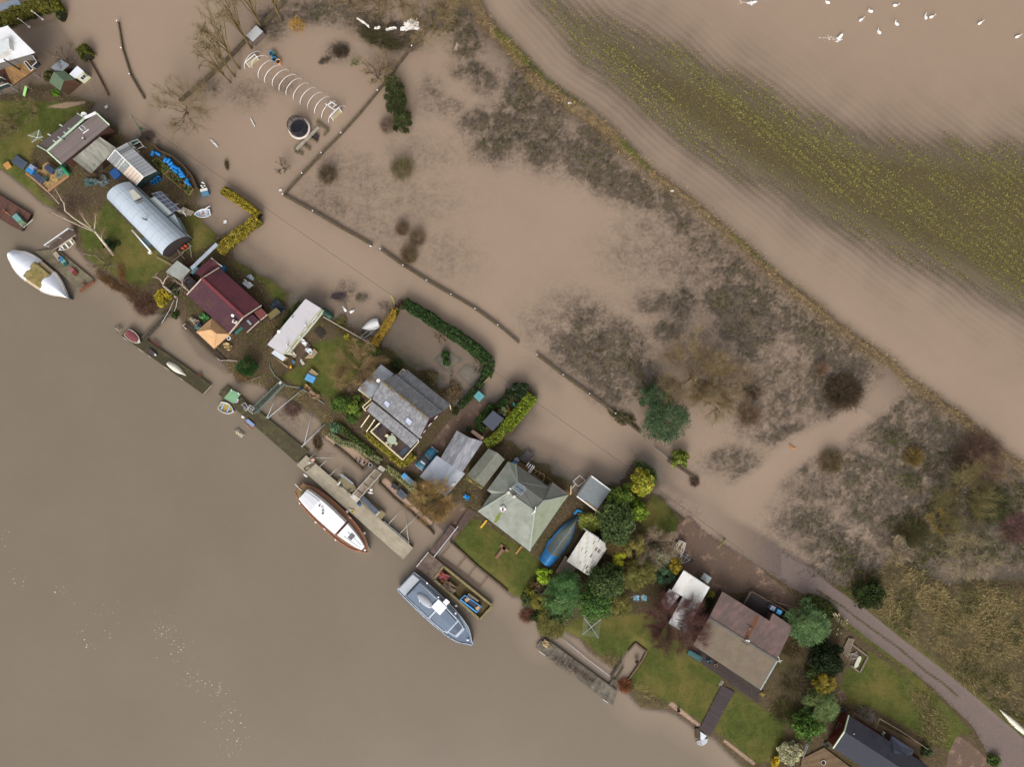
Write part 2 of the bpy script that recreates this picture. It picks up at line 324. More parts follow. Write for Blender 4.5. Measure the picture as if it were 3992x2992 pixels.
CUTS=[([(3560,1440),(3420,1560),(3250,1690),(3120,1740),(2980,1860),(2850,1960)],2.2)]
def marsh_d(X,Y):
 D_=np.zeros(X.shape)
 for cx,cy,rx,ry,w_,an in MARSH:
  x0,y0=(cx-1996)*SP,(1496-cy)*SP;th=-math.radians(an);ct,st_=math.cos(th),math.sin(th)
  U=((X-x0)*ct+(Y-y0)*st_)/(rx*SP);Vv=(-(X-x0)*st_+(Y-y0)*ct)/(ry*SP)
  D_=np.maximum(D_,w_*np.exp(-(U*U+Vv*Vv)**1.3*.55))
 for pl,wd_ in CUTS:D_=D_*np.clip((pl_d(X,Y,pl)-wd_*.55)/(wd_*.8),0,1)
 return D_
BEDS=[[(1634,1462),(1672,1432),(1735,1480),(1693,1514)],[(1715,1520),(1766,1490),(1822,1532),(1790,1570),(1750,1558)],[(1697,1400),(1735,1362),(1802,1400),(1740,1445)],[(1786,1452),(1820,1420),(1890,1460),(1845,1510)]]
SHAL=[([(1545,1200),(1600,1200),(1890,1385),(1905,1440),(1875,1500),(1790,1600),(1640,1450),(1590,1433),(1530,1374),(1480,1330)],-.11),([(895,975),(1110,1125),(1120,1180),(1180,1170),(1340,1275),(1330,1210),(1130,1060),(960,920)],-.13),([(-100,90),(190,60),(220,40),(330,210),(430,400),(450,500),(330,400),(0,370)],-.14),([(690,1290),(740,1285),(900,1440),(880,1470),(760,1400)],-.13),([(2000,1690),(2120,1790),(2230,1860),(2420,1850),(2440,1790),(2250,1760),(2060,1680)],-.14),([(2540,1880),(2640,1960),(2960,2190),(2990,2160),(2700,1950),(2580,1860)],-.12)]
def heights(X,Y):
 sl_=sdf(X,Y,LAND);rv=sdf(X,Y,RIVER);fd=sdf(X,Y,FIELD);D_=marsh_d(X,Y)
 n1=fbm(X*.22,Y*.22,4,1);n2=fbm(X*.9,Y*.9,4,5);n3=fbm(X*2.2,Y*2.2,3,9)
 land=np.minimum(.34,.05+.22*np.maximum(sl_,0))+.05*(n2-.5)
 steep=.05*sl_-.02+(n1-.5)*.16
 zz=np.where(sl_>0,land,np.where(rv>0,.45*sl_-.06+(n1-.5)*.08,np.maximum(steep,-.6)))
 out=(sl_<=0)&(rv<=0)
 veg=D_*(1.15*n2+.75*n3-.28)
 zz=np.where(out&(fd<=0),np.maximum(zz,-.42+.14*np.clip(D_*1.5,0,1)+.44*np.clip(veg,0,1.2)+.1*(n1-.5)),zz)
 # low bank with rough grass between marsh and field, then the drowned field with its rows
 bw=.55+1.7*np.exp(-((X-6)/22)**2)*(Y>40)
 zz=np.where(out,np.maximum(zz,.15*np.exp(-(fd/bw)**2)*(.4+.9*n2)-.08-.16*np.clip(np.abs(fd)/6,0,1)-1e3*(np.abs(fd)>9)),zz)
 crop=sdf(X,Y,CROP)
 zf=-.16-.5*np.clip(-crop/26,0,1)**1.2+.2*np.clip((crop+3)/6,0,1)+.07*(n1-.5)*2+.05*np.sin(fd*5.6)*np.clip(1.2+crop/9,0,1)+.08*(fbm(fd*.8,X*.03,3,20)-.5)
 wf=np.clip((fd-.8)/2.4,0,1);zz=np.where(out&(fd>.8),zz*(1-wf)+zf*wf,zz)
 for gp in SHAL:gd=sdf(X,Y,gp[0]);wg=np.clip(gd/1.6+.4,0,1)*(sl_<0);zz=zz*(1-wg)+np.maximum(zz,gp[1]+.08*(n1-.5))*wg
 for bp in BEDS:
  bd=sdf(X,Y,bp);zz=np.where(bd>-.25,np.maximum(zz,-.05+.22*np.clip(bd+.1,-.3,.5)*(.6+.8*n2)),zz)
 return zz,sl_,rv,fd,D_,crop
CROP=[(2120,-10),(2480,130),(2900,310),(3300,520),(3640,560),(4300,600),(4300,1420),(3992,1210),(3700,1080),(3400,960),(2900,690),(2500,440),(2250,200)]
ZZ,SL,RV,FD,DD,CRP=heights(XX,YY)
SG=sdf_many(XX,YY,LAWNS);ST=sdf(XX,YY,TRACK);SD=sdf_many(XX,YY,DRIVES);SS=sdf_many(XX,YY,SHINGLE);SDR=sdf_many(XX,YY,DRYP)
MID=pl_d(XX,YY,[(3181,2300),(3283,2366),(3339,2411),(3430,2476),(3500,2526),(3605,2617),(3680,2669),(3730,2714)])
# the lane dips under the flood to the north-west
LANE=sdf(XX,YY,[(1000,850),(1350,1050),(1700,1250),(2100,1440),(2300,1600),(2560,1850),(2950,2160),(2600,1960),(2300,1800),(2100,1640),(1950,1420),(1560,1120),(1250,980),(1000,930)])
wl_=np.clip(LANE/2.5,0,1)*np.clip(-SL/1.5,0,1);ZZ=ZZ*(1-wl_)+np.minimum(ZZ,-.3)*wl_
SLT=np.clip((XX-(2810-1996)*SP)/22,-1,1)
wt_=np.clip((ST+.9)/1.8,0,1);wt_=wt_*wt_*(3-2*wt_);ZZ=ZZ*(1-wt_)+np.clip(-.2+.42*SLT,-.25,.2)*wt_
ZZ=np.where((SD>0)&(XX>27),np.clip(.02+.14*((SL)/4),.0,.25),ZZ)
ZZ=np.where((SD>0)&(XX<0),np.clip(.02+.05*SL,-.05,.25),ZZ)
def grid_obj(name,zz,attrs,mat,**kw):
 ny,nx=XX.shape;me=bpy.data.meshes.new(name);co=np.stack([XX,YY,zz],-1).reshape(-1,3).astype(np.float32)
 idx=np.arange(ny*nx).reshape(ny,nx);qd=np.stack([idx[:-1,:-1],idx[:-1,1:],idx[1:,1:],idx[1:,:-1]],-1).reshape(-1,4).astype(np.int32)
 me.vertices.add(len(co));me.vertices.foreach_set('co',co.ravel());me.loops.add(qd.size);me.loops.foreach_set('vertex_index',qd.ravel())
 me.polygons.add(len(qd));me.polygons.foreach_set('loop_start',np.arange(0,qd.size,4,dtype=np.int32));me.polygons.foreach_set('loop_total',np.full(len(qd),4,np.int32))
 me.polygons.foreach_set('use_smooth',np.ones(len(qd),bool));me.update()
 for k_,A in attrs.items():
  at=me.attributes.new(k_,'FLOAT','POINT');at.data.foreach_set('value',A.astype(np.float32).ravel())
 me.materials.append(mat);o=bpy.data.objects.new(name,me);COL.objects.link(o)
 for k_,v_ in kw.items():o[k_]=v_
 return o
class NG: # tiny node-building aid
 def __init__(s_,nm):
  s_.m=bpy.data.materials.new(nm);s_.m.use_nodes=True;s_.N=s_.m.node_tree.nodes;s_.L=s_.m.node_tree.links;s_.P=s_.N['Principled BSDF']
  s_.pos=s_.N.new('ShaderNodeNewGeometry').outputs['Position']
 def at(s_,nm):
  q_=s_.N.new('ShaderNodeAttribute');q_.attribute_name=nm;return q_.outputs['Fac']
 def noise(s_,scale,det=6,ro=.65,vec=None,dist=0.):
  q_=s_.N.new('ShaderNodeTexNoise');q_.inputs['Scale'].default_value=scale;q_.inputs['Detail'].default_value=det;q_.inputs['Roughness'].default_value=ro;q_.inputs['Distortion'].default_value=dist
  s_.L.new(vec or s_.pos,q_.inputs['Vector']);return q_.outputs['Fac']
 def mp(s_,rot,sx,sy):
  q_=s_.N.new('ShaderNodeMapping');q_.vector_type='TEXTURE';q_.inputs['Rotation'].default_value=(0,0,rot);q_.inputs['Scale'].default_value=(sx,sy,1);s_.L.new(s_.pos,q_.inputs[0]);return q_.outputs[0]
 def mr(s_,f_,a0,a1,b0=0.,b1=1.):
  q_=s_.N.new('ShaderNodeMapRange');s_.L.new(f_,q_.inputs[0])
  for i0,vv in((1,a0),(2,a1),(3,b0),(4,b1)):q_.inputs[i0].default_value=vv
  return q_.outputs[0]
 def ma(s_,op,A,B_):
  q_=s_.N.new('ShaderNodeMath');q_.operation=op
  for i0,vv in((0,A),(1,B_)):
   if isinstance(vv,(int,float)):q_.inputs[i0].default_value=vv
   else:s_.L.new(vv,q_.inputs[i0])
  return q_.outputs[0]
 def mix(s_,f_,A,B_):
  q_=s_.N.new('ShaderNodeMix');q_.data_type='RGBA'
  if isinstance(f_,(int,float)):q_.inputs['Factor'].default_value=f_
  else:s_.L.new(f_,q_.inputs['Factor'])
  for nm,vv in(('A',A),('B',B_)):
   if isinstance(vv,str):q_.inputs[nm].default_value=(*lin(vv),1)
   else:s_.L.new(vv,q_.inputs[nm])
  return q_.outputs['Result']
 def scale(s_,col,f_):
  q_=s_.N.new('ShaderNodeVectorMath');q_.operation='SCALE';s_.L.new(col,q_.inputs[0]);s_.L.new(f_,q_.inputs['Scale']);return q_.outputs[0]
def ground_mat():
 G=NG('ground');nz=G.noise(1.1,8,.7);nf=G.noise(6,5,.7);nb=G.noise(.16,4,.6)
 soil=G.mix(G.mr(nz,.35,.65),'4a3e32','64533f');soil=G.mix(G.mr(nf,.5,.7),soil,'7a6a55')
 mud=G.mix(G.mr(nz,.35,.65),'5e5247','7b6d5e') # beds of the drowned marsh
 col=G.mix(G.mr(G.ma('ADD',G.at('marsh'),G.ma('MULTIPLY',nf,.5)),.35,.8),soil,mud)
 col=G.mix(G.mr(G.ma('MULTIPLY',nb,G.mr(nz,.3,.6)),.3,.5),col,'4f4a2c')
 col=G.mix(G.mr(G.at('sunk'),.0,.5),col,G.mix(G.mr(nz,.3,.7),'6e675c','827a6e'))
 fvec=G.mp(math.radians(-34),12,.7);frow=G.noise(.55,5,.6,fvec)
 cropc=G.mix(G.mr(nf,.35,.7),'4f4531','6a5f40')
 fieldc=G.mix(G.mr(frow,.38,.62),'6d6257','8b7f70');fieldc=G.mix(G.mr(nf,.45,.75),fieldc,'5f5439')
 fieldc=G.mix(G.mr(G.ma('ADD',G.at('cropd'),G.ma('MULTIPLY',frow,6)),1.,8),fieldc,cropc)
 col=G.mix(G.mr(G.at('field'),.5,2.5),col,fieldc)
 jit=G.ma('MULTIPLY',G.ma('SUBTRACT',G.noise(1.6,6,.75),.5),3.2)
 def msk(nm,sharp=.35,am=1.):
  return G.mr(G.ma('ADD',G.at(nm),G.ma('MULTIPLY',jit,am)),-sharp,sharp)
 bank=G.mix(G.mr(nz,.38,.62),'64543f','8d7858');bank=G.mix(G.mr(nf,.5,.75),bank,'4a3a2a')
 col=G.mix(G.mr(G.ma('ADD',G.at('bank'),G.ma('MULTIPLY',jit,.5)),.3,.7),col,bank)
 gr=G.mix(G.mr(nz,.3,.7),'44481f','5f6530');gr=G.mix(G.mr(nb,.45,.65),gr,'75683a');gr=G.mix(G.mr(nf,.5,.8),gr,'3f5420')
 col=G.mix(msk('lawn',.3,.32),col,gr)
 dry=G.mix(G.mr(nz,.35,.62),'4a4030','6e5f44');dry=G.mix(G.mr(nf,.42,.75),dry,'43452a')
 col=G.mix(msk('dry',.8,.9),col,dry)
 tr=G.mix(G.mr(nf,.3,.7),'6d5f5a','85756f');tr=G.mix(G.mr(nz,.5,.75),tr,'74675c')
 stripw=G.ma('SUBTRACT',.22,G.at('mid'));tr=G.mix(G.mr(G.ma('ADD',stripw,G.ma('MULTIPLY',jit,.14)),-.1,.12),tr,'4d4a2c')
 col=G.mix(msk('track',.12,.1),col,tr)
 br=G.N.new('ShaderNodeTexBrick');br.inputs['Scale'].default_value=3.2;br.inputs['Mortar Size'].default_value=.05
 for nm,hx in(('Color1','7c655a'),('Color2','8d7463'),('Mortar','4c4237')):br.inputs[nm].default_value=(*lin(hx),1)
 G.L.new(G.mp(.6,1,1),br.inputs['Vector']);dv=G.mix(G.mr(nb,.42,.62),br.outputs['Color'],'6c5a4f');dv=G.mix(G.mr(G.noise(.45,5,.7),.55,.7),dv,'a2836f')
 col=G.mix(msk('drive',.12,.1),col,dv)
 sh=G.mix(G.mr(nf,.3,.7),'8a7060','b89c86');col=G.mix(msk('shingle',.1,.08),col,sh)
 col=G.scale(col,G.mr(G.noise(9,3,.6),.25,.75,.74,1.24))
 G.L.new(col,G.P.inputs['Base Color']);G.P.inputs['Roughness'].default_value=.95;G.P.inputs['Specular IOR Level'].default_value=.15
 bp=G.N.new('ShaderNodeBump');bp.inputs['Strength'].default_value=.7;bp.inputs['Distance'].default_value=.12;G.L.new(G.noise(7,4,.7),bp.inputs['Height']);G.L.new(bp.outputs[0],G.P.inputs['Normal'])
 return G.m
def water_mat():
 G=NG('water');N,L=G.N,G.L;nb=G.noise(.05,4,.55);nf=G.noise(.6,5,.6)
 riv=G.mix(G.mr(nb,.35,.65),'7a6d5e','7e7161');fl=G.mix(G.mr(nb,.35,.65),'9e8976','9a8573')
 fl=G.mix(G.mr(G.at('fieldw'),4,60),fl,'998471')
 col=G.mix(G.mr(G.ma('ADD',G.at('river'),G.ma('MULTIPLY',nb,4)),-1,7),fl,riv);col=G.scale(col,G.mr(nf,.3,.7,.985,1.015))
 L.new(col,G.P.inputs['Base Color']);G.P.inputs['Roughness'].default_value=.06;G.P.inputs['IOR'].default_value=1.36;G.P.inputs['Specular IOR Level'].default_value=.5
 bp=N.new('ShaderNodeBump');bp.inputs['Strength'].default_value=.05;bp.inputs['Distance'].default_value=.03;L.new(G.noise(2.2,3,.5),bp.inputs['Height']);L.new(bp.outputs[0],G.P.inputs['Normal'])
 tr=N.new('ShaderNodeBsdfTransparent');tr.inputs['Color'].default_value=(.86,.84,.8,1);gl=N.new('ShaderNodeBsdfGlossy');gl.inputs['Roughness'].default_value=.06;L.new(bp.outputs[0],gl.inputs['Normal'])
 gl.inputs['Color'].default_value=(.9,.93,1,1)
 ms=N.new('ShaderNodeMixShader');ms.inputs[0].default_value=.045;L.new(tr.outputs[0],ms.inputs[1]);L.new(gl.outputs[0],ms.inputs[2])
 mo=N.new('ShaderNodeMixShader');mk=G.ma('SUBTRACT',G.at('murk'),G.ma('MULTIPLY',G.ma('MULTIPLY',G.at('marsh'),1.15),G.mr(G.ma('ADD',G.noise(1.7,8,.78),G.ma('MULTIPLY',G.noise(.5,3,.6),.5)),.68,.95)));q_=G.N.new('ShaderNodeClamp');L.new(mk,q_.inputs[0]);L.new(q_.outputs[0],mo.inputs[0]);L.new(ms.outputs[0],mo.inputs[1]);L.new(G.P.outputs[0],mo.inputs[2])
 L.new(mo.outputs[0],N['Material Output'].inputs['Surface']);return G.m
DEPTH=np.maximum(-ZZ,0)
grid_obj('ground',ZZ,dict(lawn=np.clip(SG,-5,5),track=np.clip(ST,-5,5),drive=np.clip(SD,-5,5),shingle=np.clip(SS,-5,5),dry=np.clip(SDR,-8,8),mid=np.clip(MID,0,5),cropd=np.clip(CRP,-4,8),marsh=DD*(SL<0),sunk=np.clip(-SL/2,0,1)*(DD<.2),
         field=np.clip(FD,-5,5)*(SL<0),bank=np.exp(-((FD+.4)/1.5)**2)*(SL<0)),ground_mat(),kind='structure')
MURK=1-np.exp(-(DEPTH/.15)**1.25)
WATER=grid_obj('water',np.zeros_like(ZZ),dict(murk=MURK,marsh=DD*(SL<0)*(FD<.5),river=np.clip(RV,-10,10),fieldw=np.clip(FD,-50,90)*(SL<0)),water_mat(),kind='structure')
def hgt(X,Y): # height lookup for scattered plants
 ix=np.clip(((X+98)/.4).astype(int)+6,0,len(GX)-1);iy=np.clip(((Y+76)/.4).astype(int)+6,0,len(GY)-1);return iy,ix
# ------------------------------------------------------------------ leaf and twig materials, scattered plant cover
def leafmat(nm,rough=.6,gain=1.,tint=(1,1,1)):
 G=NG(nm);q_=G.N.new('ShaderNodeAttribute');q_.attribute_name='col'
 tv=G.N.new('ShaderNodeVectorMath');tv.operation='MULTIPLY';tv.inputs[1].default_value=tint;G.L.new(q_.outputs['Color'],tv.inputs[0]);cc=G.scale(tv.outputs[0],G.mr(G.noise(3.0,3,.6),.3,.7,.85*gain,1.15*gain));G.L.new(cc,G.P.inputs['Base Color']);G.P.inputs['Roughness'].default_value=rough;G.P.inputs['Specular IOR Level'].default_value=.08
 return G.m
LEAF=leafmat('leaf',tint=(1.1,.98,1.0));TWIG=leafmat('twig',.9,1.45);BRUSHY=leafmat('dry_twig',.95,1.75)
def raw_mesh(name,co,faces_n,cols,mat,parent=None,**kw): # co (F, n, 3) polygons, cols (F,3)
 F,n_,_=co.shape;me=bpy.data.meshes.new(name);og=ORG.get(parent,V((0,0,0)))
 cc=co.reshape(-1,3)
 if parent is None and kw.get('kind')!='structure':og=V((float(cc[:,0].mean()),float(cc[:,1].mean()),float(cc[:,2].min())))
 cc=(cc-np.array(og)).astype(np.float32)
 me.vertices.add(len(cc));me.vertices.foreach_set('co',cc.ravel());me.loops.add(F*n_);me.loops.foreach_set('vertex_index',np.arange(F*n_,dtype=np.int32))
 me.polygons.add(F);me.polygons.foreach_set('loop_start',np.arange(0,F*n_,n_,dtype=np.int32));me.polygons.foreach_set('loop_total',np.full(F,n_,np.int32));me.update()
 at=me.attributes.new('col','FLOAT_COLOR','FACE');at.data.foreach_set('color',np.concatenate([cols,np.ones((F,1))],1).astype(np.float32).ravel())
 me.materials.append(mat);o=bpy.data.objects.new(name,me);COL.objects.link(o)
 if parent is None:o.location=og
 else:o.parent=parent
 ORG[o]=og
 for k_,v_ in kw.items():o[k_]=v_
 return o
def pal(hxs,N_,jit=.18):
 P=np.array([lin(q_)for q_ in hxs]);w_=NR.random((N_,1));i0=NR.integers(0,len(P),N_);i1=NR.integers(0,len(P),N_)
 return np.clip((P[i0]*w_+P[i1]*(1-w_))*(1+NR.normal(0,jit,(N_,1))),.003,.9)
def blades(X,Y,Z_,L_,Wd,ang,lift,cols): # long thin triangles-with-bend (quads) springing from points
 N_=len(X);dx,dy=np.cos(ang),np.sin(ang);B_=np.stack([X,Y,Z_],1);D_=np.stack([dx*L_*np.cos(lift),dy*L_*np.cos(lift),L_*np.sin(lift)],1)
 S_=np.stack([-dy*Wd,dx*Wd,np.zeros(N_)],1)*.5
 M_=B_+D_*.55+np.stack([np.zeros(N_),np.zeros(N_),L_*.08],1)
 return np.stack([B_-S_,M_-S_*.9,B_+D_,M_+S_*.9],1),cols
def scatter(name,mask_fn,dens,L_,Wd,lift,hexes,base_ang=None,ang_j=3.2,zoff=0.,box=None,label=None,per=1,jit=.2,zmin=-.2):
 x0,x1,y0,y1=box;N0=int((x1-x0)*(y1-y0)*dens);X=NR.uniform(x0,x1,N0);Y=NR.uniform(y0,y1,N0)
 iy,ix=hgt(X,Y);pr=mask_fn(X,Y,iy,ix);kp=NR.random(N0)<pr;X,Y,iy,ix=X[kp],Y[kp],iy[kp],ix[kp];zz=ZZ[iy,ix];kp=zz>zmin;X,Y,zz=X[kp],Y[kp],zz[kp]
 X=np.repeat(X,per);Y=np.repeat(Y,per);zz=np.repeat(zz,per);N_=len(X)
 if N_==0:return None
 X=X+NR.normal(0,.05,N_)*(per>1);Y=Y+NR.normal(0,.05,N_)*(per>1)
 ang=NR.uniform(-math.pi,math.pi,N_)if base_ang is None else base_ang(X,Y)+NR.normal(0,ang_j,N_)
 co,cl=blades(X,Y,zz+zoff,NR.uniform(*L_,N_),NR.uniform(*Wd,N_),ang,NR.uniform(*lift,N_),pal(hexes,N_,jit))
 kw=dict(kind='stuff')
 if label:kw['label']=label
 return raw_mesh(name,co,4,cl,TWIG,**kw)
FULL=(-90,90,-68,68)
bnoise=lambda X,Y,sc_,off:fbm(X*sc_,Y*sc_,3,off)
scatter('marsh_grass',lambda X,Y,iy,ix:((SL[iy,ix]<0)&(FD[iy,ix]<1))*np.clip((DD[iy,ix]-.25)*1.3,0,1)*np.clip((ZZ[iy,ix]+.16)/.14,0,1)*(bnoise(X,Y,.8,3)>.42),13,(.2,.5),(.03,.08),(.2,1.1),
  ['2e2826','40362f','4f4136','38322f','5c4c3a'],box=FULL,per=2,label='dark dead marsh grass and sedge standing in the flooded meadow')
scatter('meadow_speckle',lambda X,Y,iy,ix:((SL[iy,ix]<0)&(FD[iy,ix]<0)&(LANE[iy,ix]<0)&(RV[iy,ix]<0))*np.clip(.05+DD[iy,ix],0,1)*np.clip((bnoise(X,Y,.7,23)-.5)*6,0,1)*(XX[0][ix]>-45),9,(.1,.3),(.06,.16),(.0,.7),
  ['37302d','463b34','544638','3f3a38'],box=FULL,per=2,label='drowned weeds and stems speckling the flooded meadow',zmin=-1)
scatter('bank_grass',lambda X,Y,iy,ix:(SL[iy,ix]<0)*np.exp(-((FD[iy,ix]+.5)/1.3)**2)*(bnoise(X,Y,.5,8)>.4),22,(.4,.9),(.03,.07),(.15,.9),['9c835c','b39a70','7d6443','5f4c34','6a5a3a'],
  base_ang=lambda X,Y:np.full(X.shape,-.65),ang_j=1.0,box=FULL,label='pale dry grass along the low bank beside the drowned field')
scatter('dry_grass',lambda X,Y,iy,ix:np.clip((SDR[iy,ix]+1.5)/3,0,1)*((ST[iy,ix]<-.1))*(.05+.95*np.clip((bnoise(X,Y,.4,12)-.46)*9,0,1)),80,(.4,1.0),(.03,.06),(.05,.5),
  ['8a7854','9c895f','6a5a3e','4f4530','5a5034','4b4a2a'],base_ang=lambda X,Y:-.5+2.4*(fbm(X*.12,Y*.12,3,30)-.5)*2,ang_j=.5,box=FULL,label='flattened straw coloured rough grass beside the track and jetties')
scatter('weed_cover',lambda X,Y,iy,ix:np.clip((SDR[iy,ix]+2)/3,0,1)*(ST[iy,ix]<-.1)*(bnoise(X,Y,.25,14)>.52)+.8*(DD[iy,ix]>.8)*(X>50)*(bnoise(X,Y,.4,15)>.5),26,(.25,.5),(.06,.14),(.3,1.2),
  ['3a4420','4a5428','39361f','5a5a30'],box=(40,90,-68,0),label='low green weeds and brambles through the rough grass')
scatter('lawn_grass',lambda X,Y,iy,ix:np.clip(SG[iy,ix]*2,0,1)*.9,28,(.12,.25),(.03,.06),(.3,1.2),['4b5524','5d6a2e','3f481e','706a38','4f6426'],box=FULL,label='short green winter grass on the garden lawns',zmin=-.05)
ROWN=lambda X,Y,iy,ix:np.clip(np.sin(FD[iy,ix]*5.6)*.9+.25,0.04,1)
scatter('crop_plants',lambda X,Y,iy,ix:(SL[iy,ix]<0)*(FD[iy,ix]>2.5)*(np.clip((CRP[iy,ix]+2.2)/8,0,1)**.8+.10*(CRP[iy,ix]>-7))*ROWN(X,Y,iy,ix)*np.clip((fbm(FD[iy,ix]*.35,X*.03,4,40)-.38)*6,.12,2.0)*(.4+.9*(bnoise(X,Y,.8,42)>.42)),46,
  (.12,.3),(.05,.1),(.1,.8),['7c7440','8c8448','6a6438','5a5530','989054','4e4a2c'],box=FULL,per=3,jit=.16,label='rows of stunted yellow green crop plants in the drowned field',zmin=-.6)
scatter('leaf_litter',lambda X,Y,iy,ix:np.clip(SL[iy,ix]*1.5,0,1)*(SG[iy,ix]<.2)*(ST[iy,ix]<0)*(SD[iy,ix]<0)*(SS[iy,ix]<0)*(bnoise(X,Y,.5,51)>.38),22,(.15,.4),(.03,.09),(.05,.9),['4a3c2c','6a543c','3a3424','80694a','5a5a34','4b4a28','8f7a5a'],box=FULL,label='brown leaf litter and weeds over the garden beds',zmin=-.04)
# drifting foam specks on the river
def foam():
 co=[];tr=[(0,2090,60),(60,2250,50),(250,2300,60),(420,2430,70),(640,2450,60),(690,2540,60),(760,2660,50),(850,2700,45),(880,2800,60),(900,2900,60),(340,2480,70)]
 for cx,cy,rr in tr:
  for _ in range(34 if cx>600 else 14):
   P=W((cx+R.gauss(0,rr*.5),cy+R.gauss(0,rr*.5)),.012);r0=abs(R.gauss(0,.04))+.025;an=R.random()*6
   co.append([P+V((math.cos(an+q_*1.047)*r0,math.sin(an+q_*1.047)*r0*R.uniform(.5,1),0))for q_ in range(6)])
 co=np.array([[tuple(q_)for q_ in F]for F in co]);raw_mesh('foam',co,6,pal(['c9c0b4','b5aa9c'],len(co),.1),TWIG,kind='stuff',label='drifting white foam specks on the brown river')
foam()
# ------------------------------------------------------------------ buildings
def gable(name,label,Z,e1,e2,r1,r2,e4,e3,ze,zr,rm,wm,over=.35,zg=.15,n=0,th=.09,group=None,ridge=None,barge=None,cat='house',sides=2,jit=.012,shv=.06):
 A,B_=W(Z(*e1),ze),W(Z(*e2),ze);D,C_=W(Z(*e4),ze),W(Z(*e3),ze);P,Q=W(Z(*r1),zr),W(Z(*r2),zr)
 c0=mid([A,B_,C_,D]);root=thing(name,label,cat,(c0.x,c0.y,zg),group)
 for qd,nm in(([A,B_,Q,P],0),([C_,D,P,Q],1)):
  if n:sheets(root,'roof_sheet',qd,n,rm,th,jit=jit,shv=shv)
  else:MB().slab(ccw(qd),th,.04 if nm else -.04).build('roof_slope',rm,root)
 fp=inset([A,B_,C_,D],over);top=[V((q_.x,q_.y,ze-.1))for q_ in fp];lo=[V((q_.x,q_.y,zg-.2))for q_ in fp]
 p1=inset([P,c0],over)[0];p2=inset([Q,c0],over)[0];p1.z=p2.z=zr-.16
 vs=lo+top+[p1,p2]
 MB().add(vs,[[0,1,5,4],[2,3,7,6],[1,2,6,9,5],[3,0,4,8,7]]).build('wall',wm,root)
 if ridge:MB().bar(P+V((0,0,.05)),Q+V((0,0,.05)),ridge[1],.07).build('ridge_cap',ridge[0],root)
 if barge:
  for s0,s1,s2_ in((A,P,D),(B_,Q,C_)):
   MB().bar(s0+V((0,0,.03)),s1+V((0,0,.03)),barge[1],.2).build('barge_board',barge[0],root);MB().bar(s1+V((0,0,.03)),s2_+V((0,0,.03)),barge[1],.2).build('barge_board',barge[0],root)
 return root,(A,B_,C_,D,P,Q),fp
def flat(name,label,Z,pts,zt,rm,wm,zg=.1,over=.15,th=.1,fascia=None,cat='shed',group=None,n=0,zl=None,jit=.01):
 zs=zl or[zt]*len(pts);T=[W(Z(*q_),zz)for q_,zz in zip(pts,zs)];c0=mid(T);root=thing(name,label,cat,(c0.x,c0.y,zg),group)
 if n:sheets(root,'roof_sheet',T,n,rm,th,jit=jit)
 else:MB().slab(ccw(T),th).build('roof',rm,root)
 if wm:
  fp=ccw(inset(T,over));MB().prism([V((q_.x,q_.y,q_.z-th-.01))for q_ in fp],zg-.2).build('wall',wm,root)
 if fascia:
  for q_ in fascia[1]:
   A,B_=T[q_],T[(q_+1)%len(T)];MB().bar(A-V((0,0,.04)),B_-V((0,0,.04)),fascia[2],.22).build('fascia',fascia[0],root)
 return root,T
def win(root,A,B_,t0,t1,z0,z1,fm,gm,out=None,name='window',bars=1,proud=.03):
 A,B_=V(A),V(B_);dr=(B_-A);nrm=V((dr.y,-dr.x,0)).normalized()
 c0=V(ORG[root]);md=(A+B_)/2
 if(md-c0).dot(nrm)<0:nrm=-nrm
 P0=A.lerp(B_,t0)+nrm*proud;P1=A.lerp(B_,t1)+nrm*proud;P0.z=P1.z=z0;u_=V((0,0,z1-z0))
 fr=MB()
 for q0,q1 in((P0,P1),(P0+u_,P1+u_),(P0,P0+u_),(P1,P1+u_)):fr.bar(q0,q1,.09,.09)
 for q_ in range(bars):X=P0.lerp(P1,(q_+1)/(bars+1));fr.bar(X,X+u_,.05,.05)
 fo=fr.build(name,fm,root)
 MB().add([P0-nrm*.01,P1-nrm*.01,P1-nrm*.01+u_,P0-nrm*.01+u_],[[0,1,2,3]]).build('pane',gm,fo)
def rooflight(root,pts,fm,gm,name='roof_light',lift=.06):
 P=[V(q_)+V((0,0,lift))for q_ in pts];fr=MB()
 for q_ in range(4):fr.bar(P[q_],P[(q_+1)%4],.1,.1)
 fo=fr.build(name,fm,root);MB().slab(ccw([q_-V((0,0,.01))for q_ in inset(P,.03)]),.03).build('pane',gm,fo)
def flue(root,Z,base,z0,z1,r0,m_,cap=None,capr=1.5,name='flue',plate=None):
 B_=W(Z(*base),z0);mb=MB().tube([B_,V((B_.x,B_.y,z1))],r0,10);fo=mb.build(name,m_,root)
 if cap:MB().lathe((B_.x,B_.y,z1),[(r0*capr,-.02),(r0*capr,.1),(r0*.5,.16)],12).build('cowl',cap,fo)
 if plate:MB().box((B_.x,B_.y,z0),plate[1],plate[1],.05,plate[2]).build('flashing',plate[0],root)
def on_plane(tri,Z,pt): # where the sight of a photo point meets a roof plane
 A,B_,C_=tri;nn=(B_-A).cross(C_-A);o=V((0,0,HC));dv=W(Z(*pt),0)-o;return o+dv*((A-o).dot(nn)/dv.dot(nn))
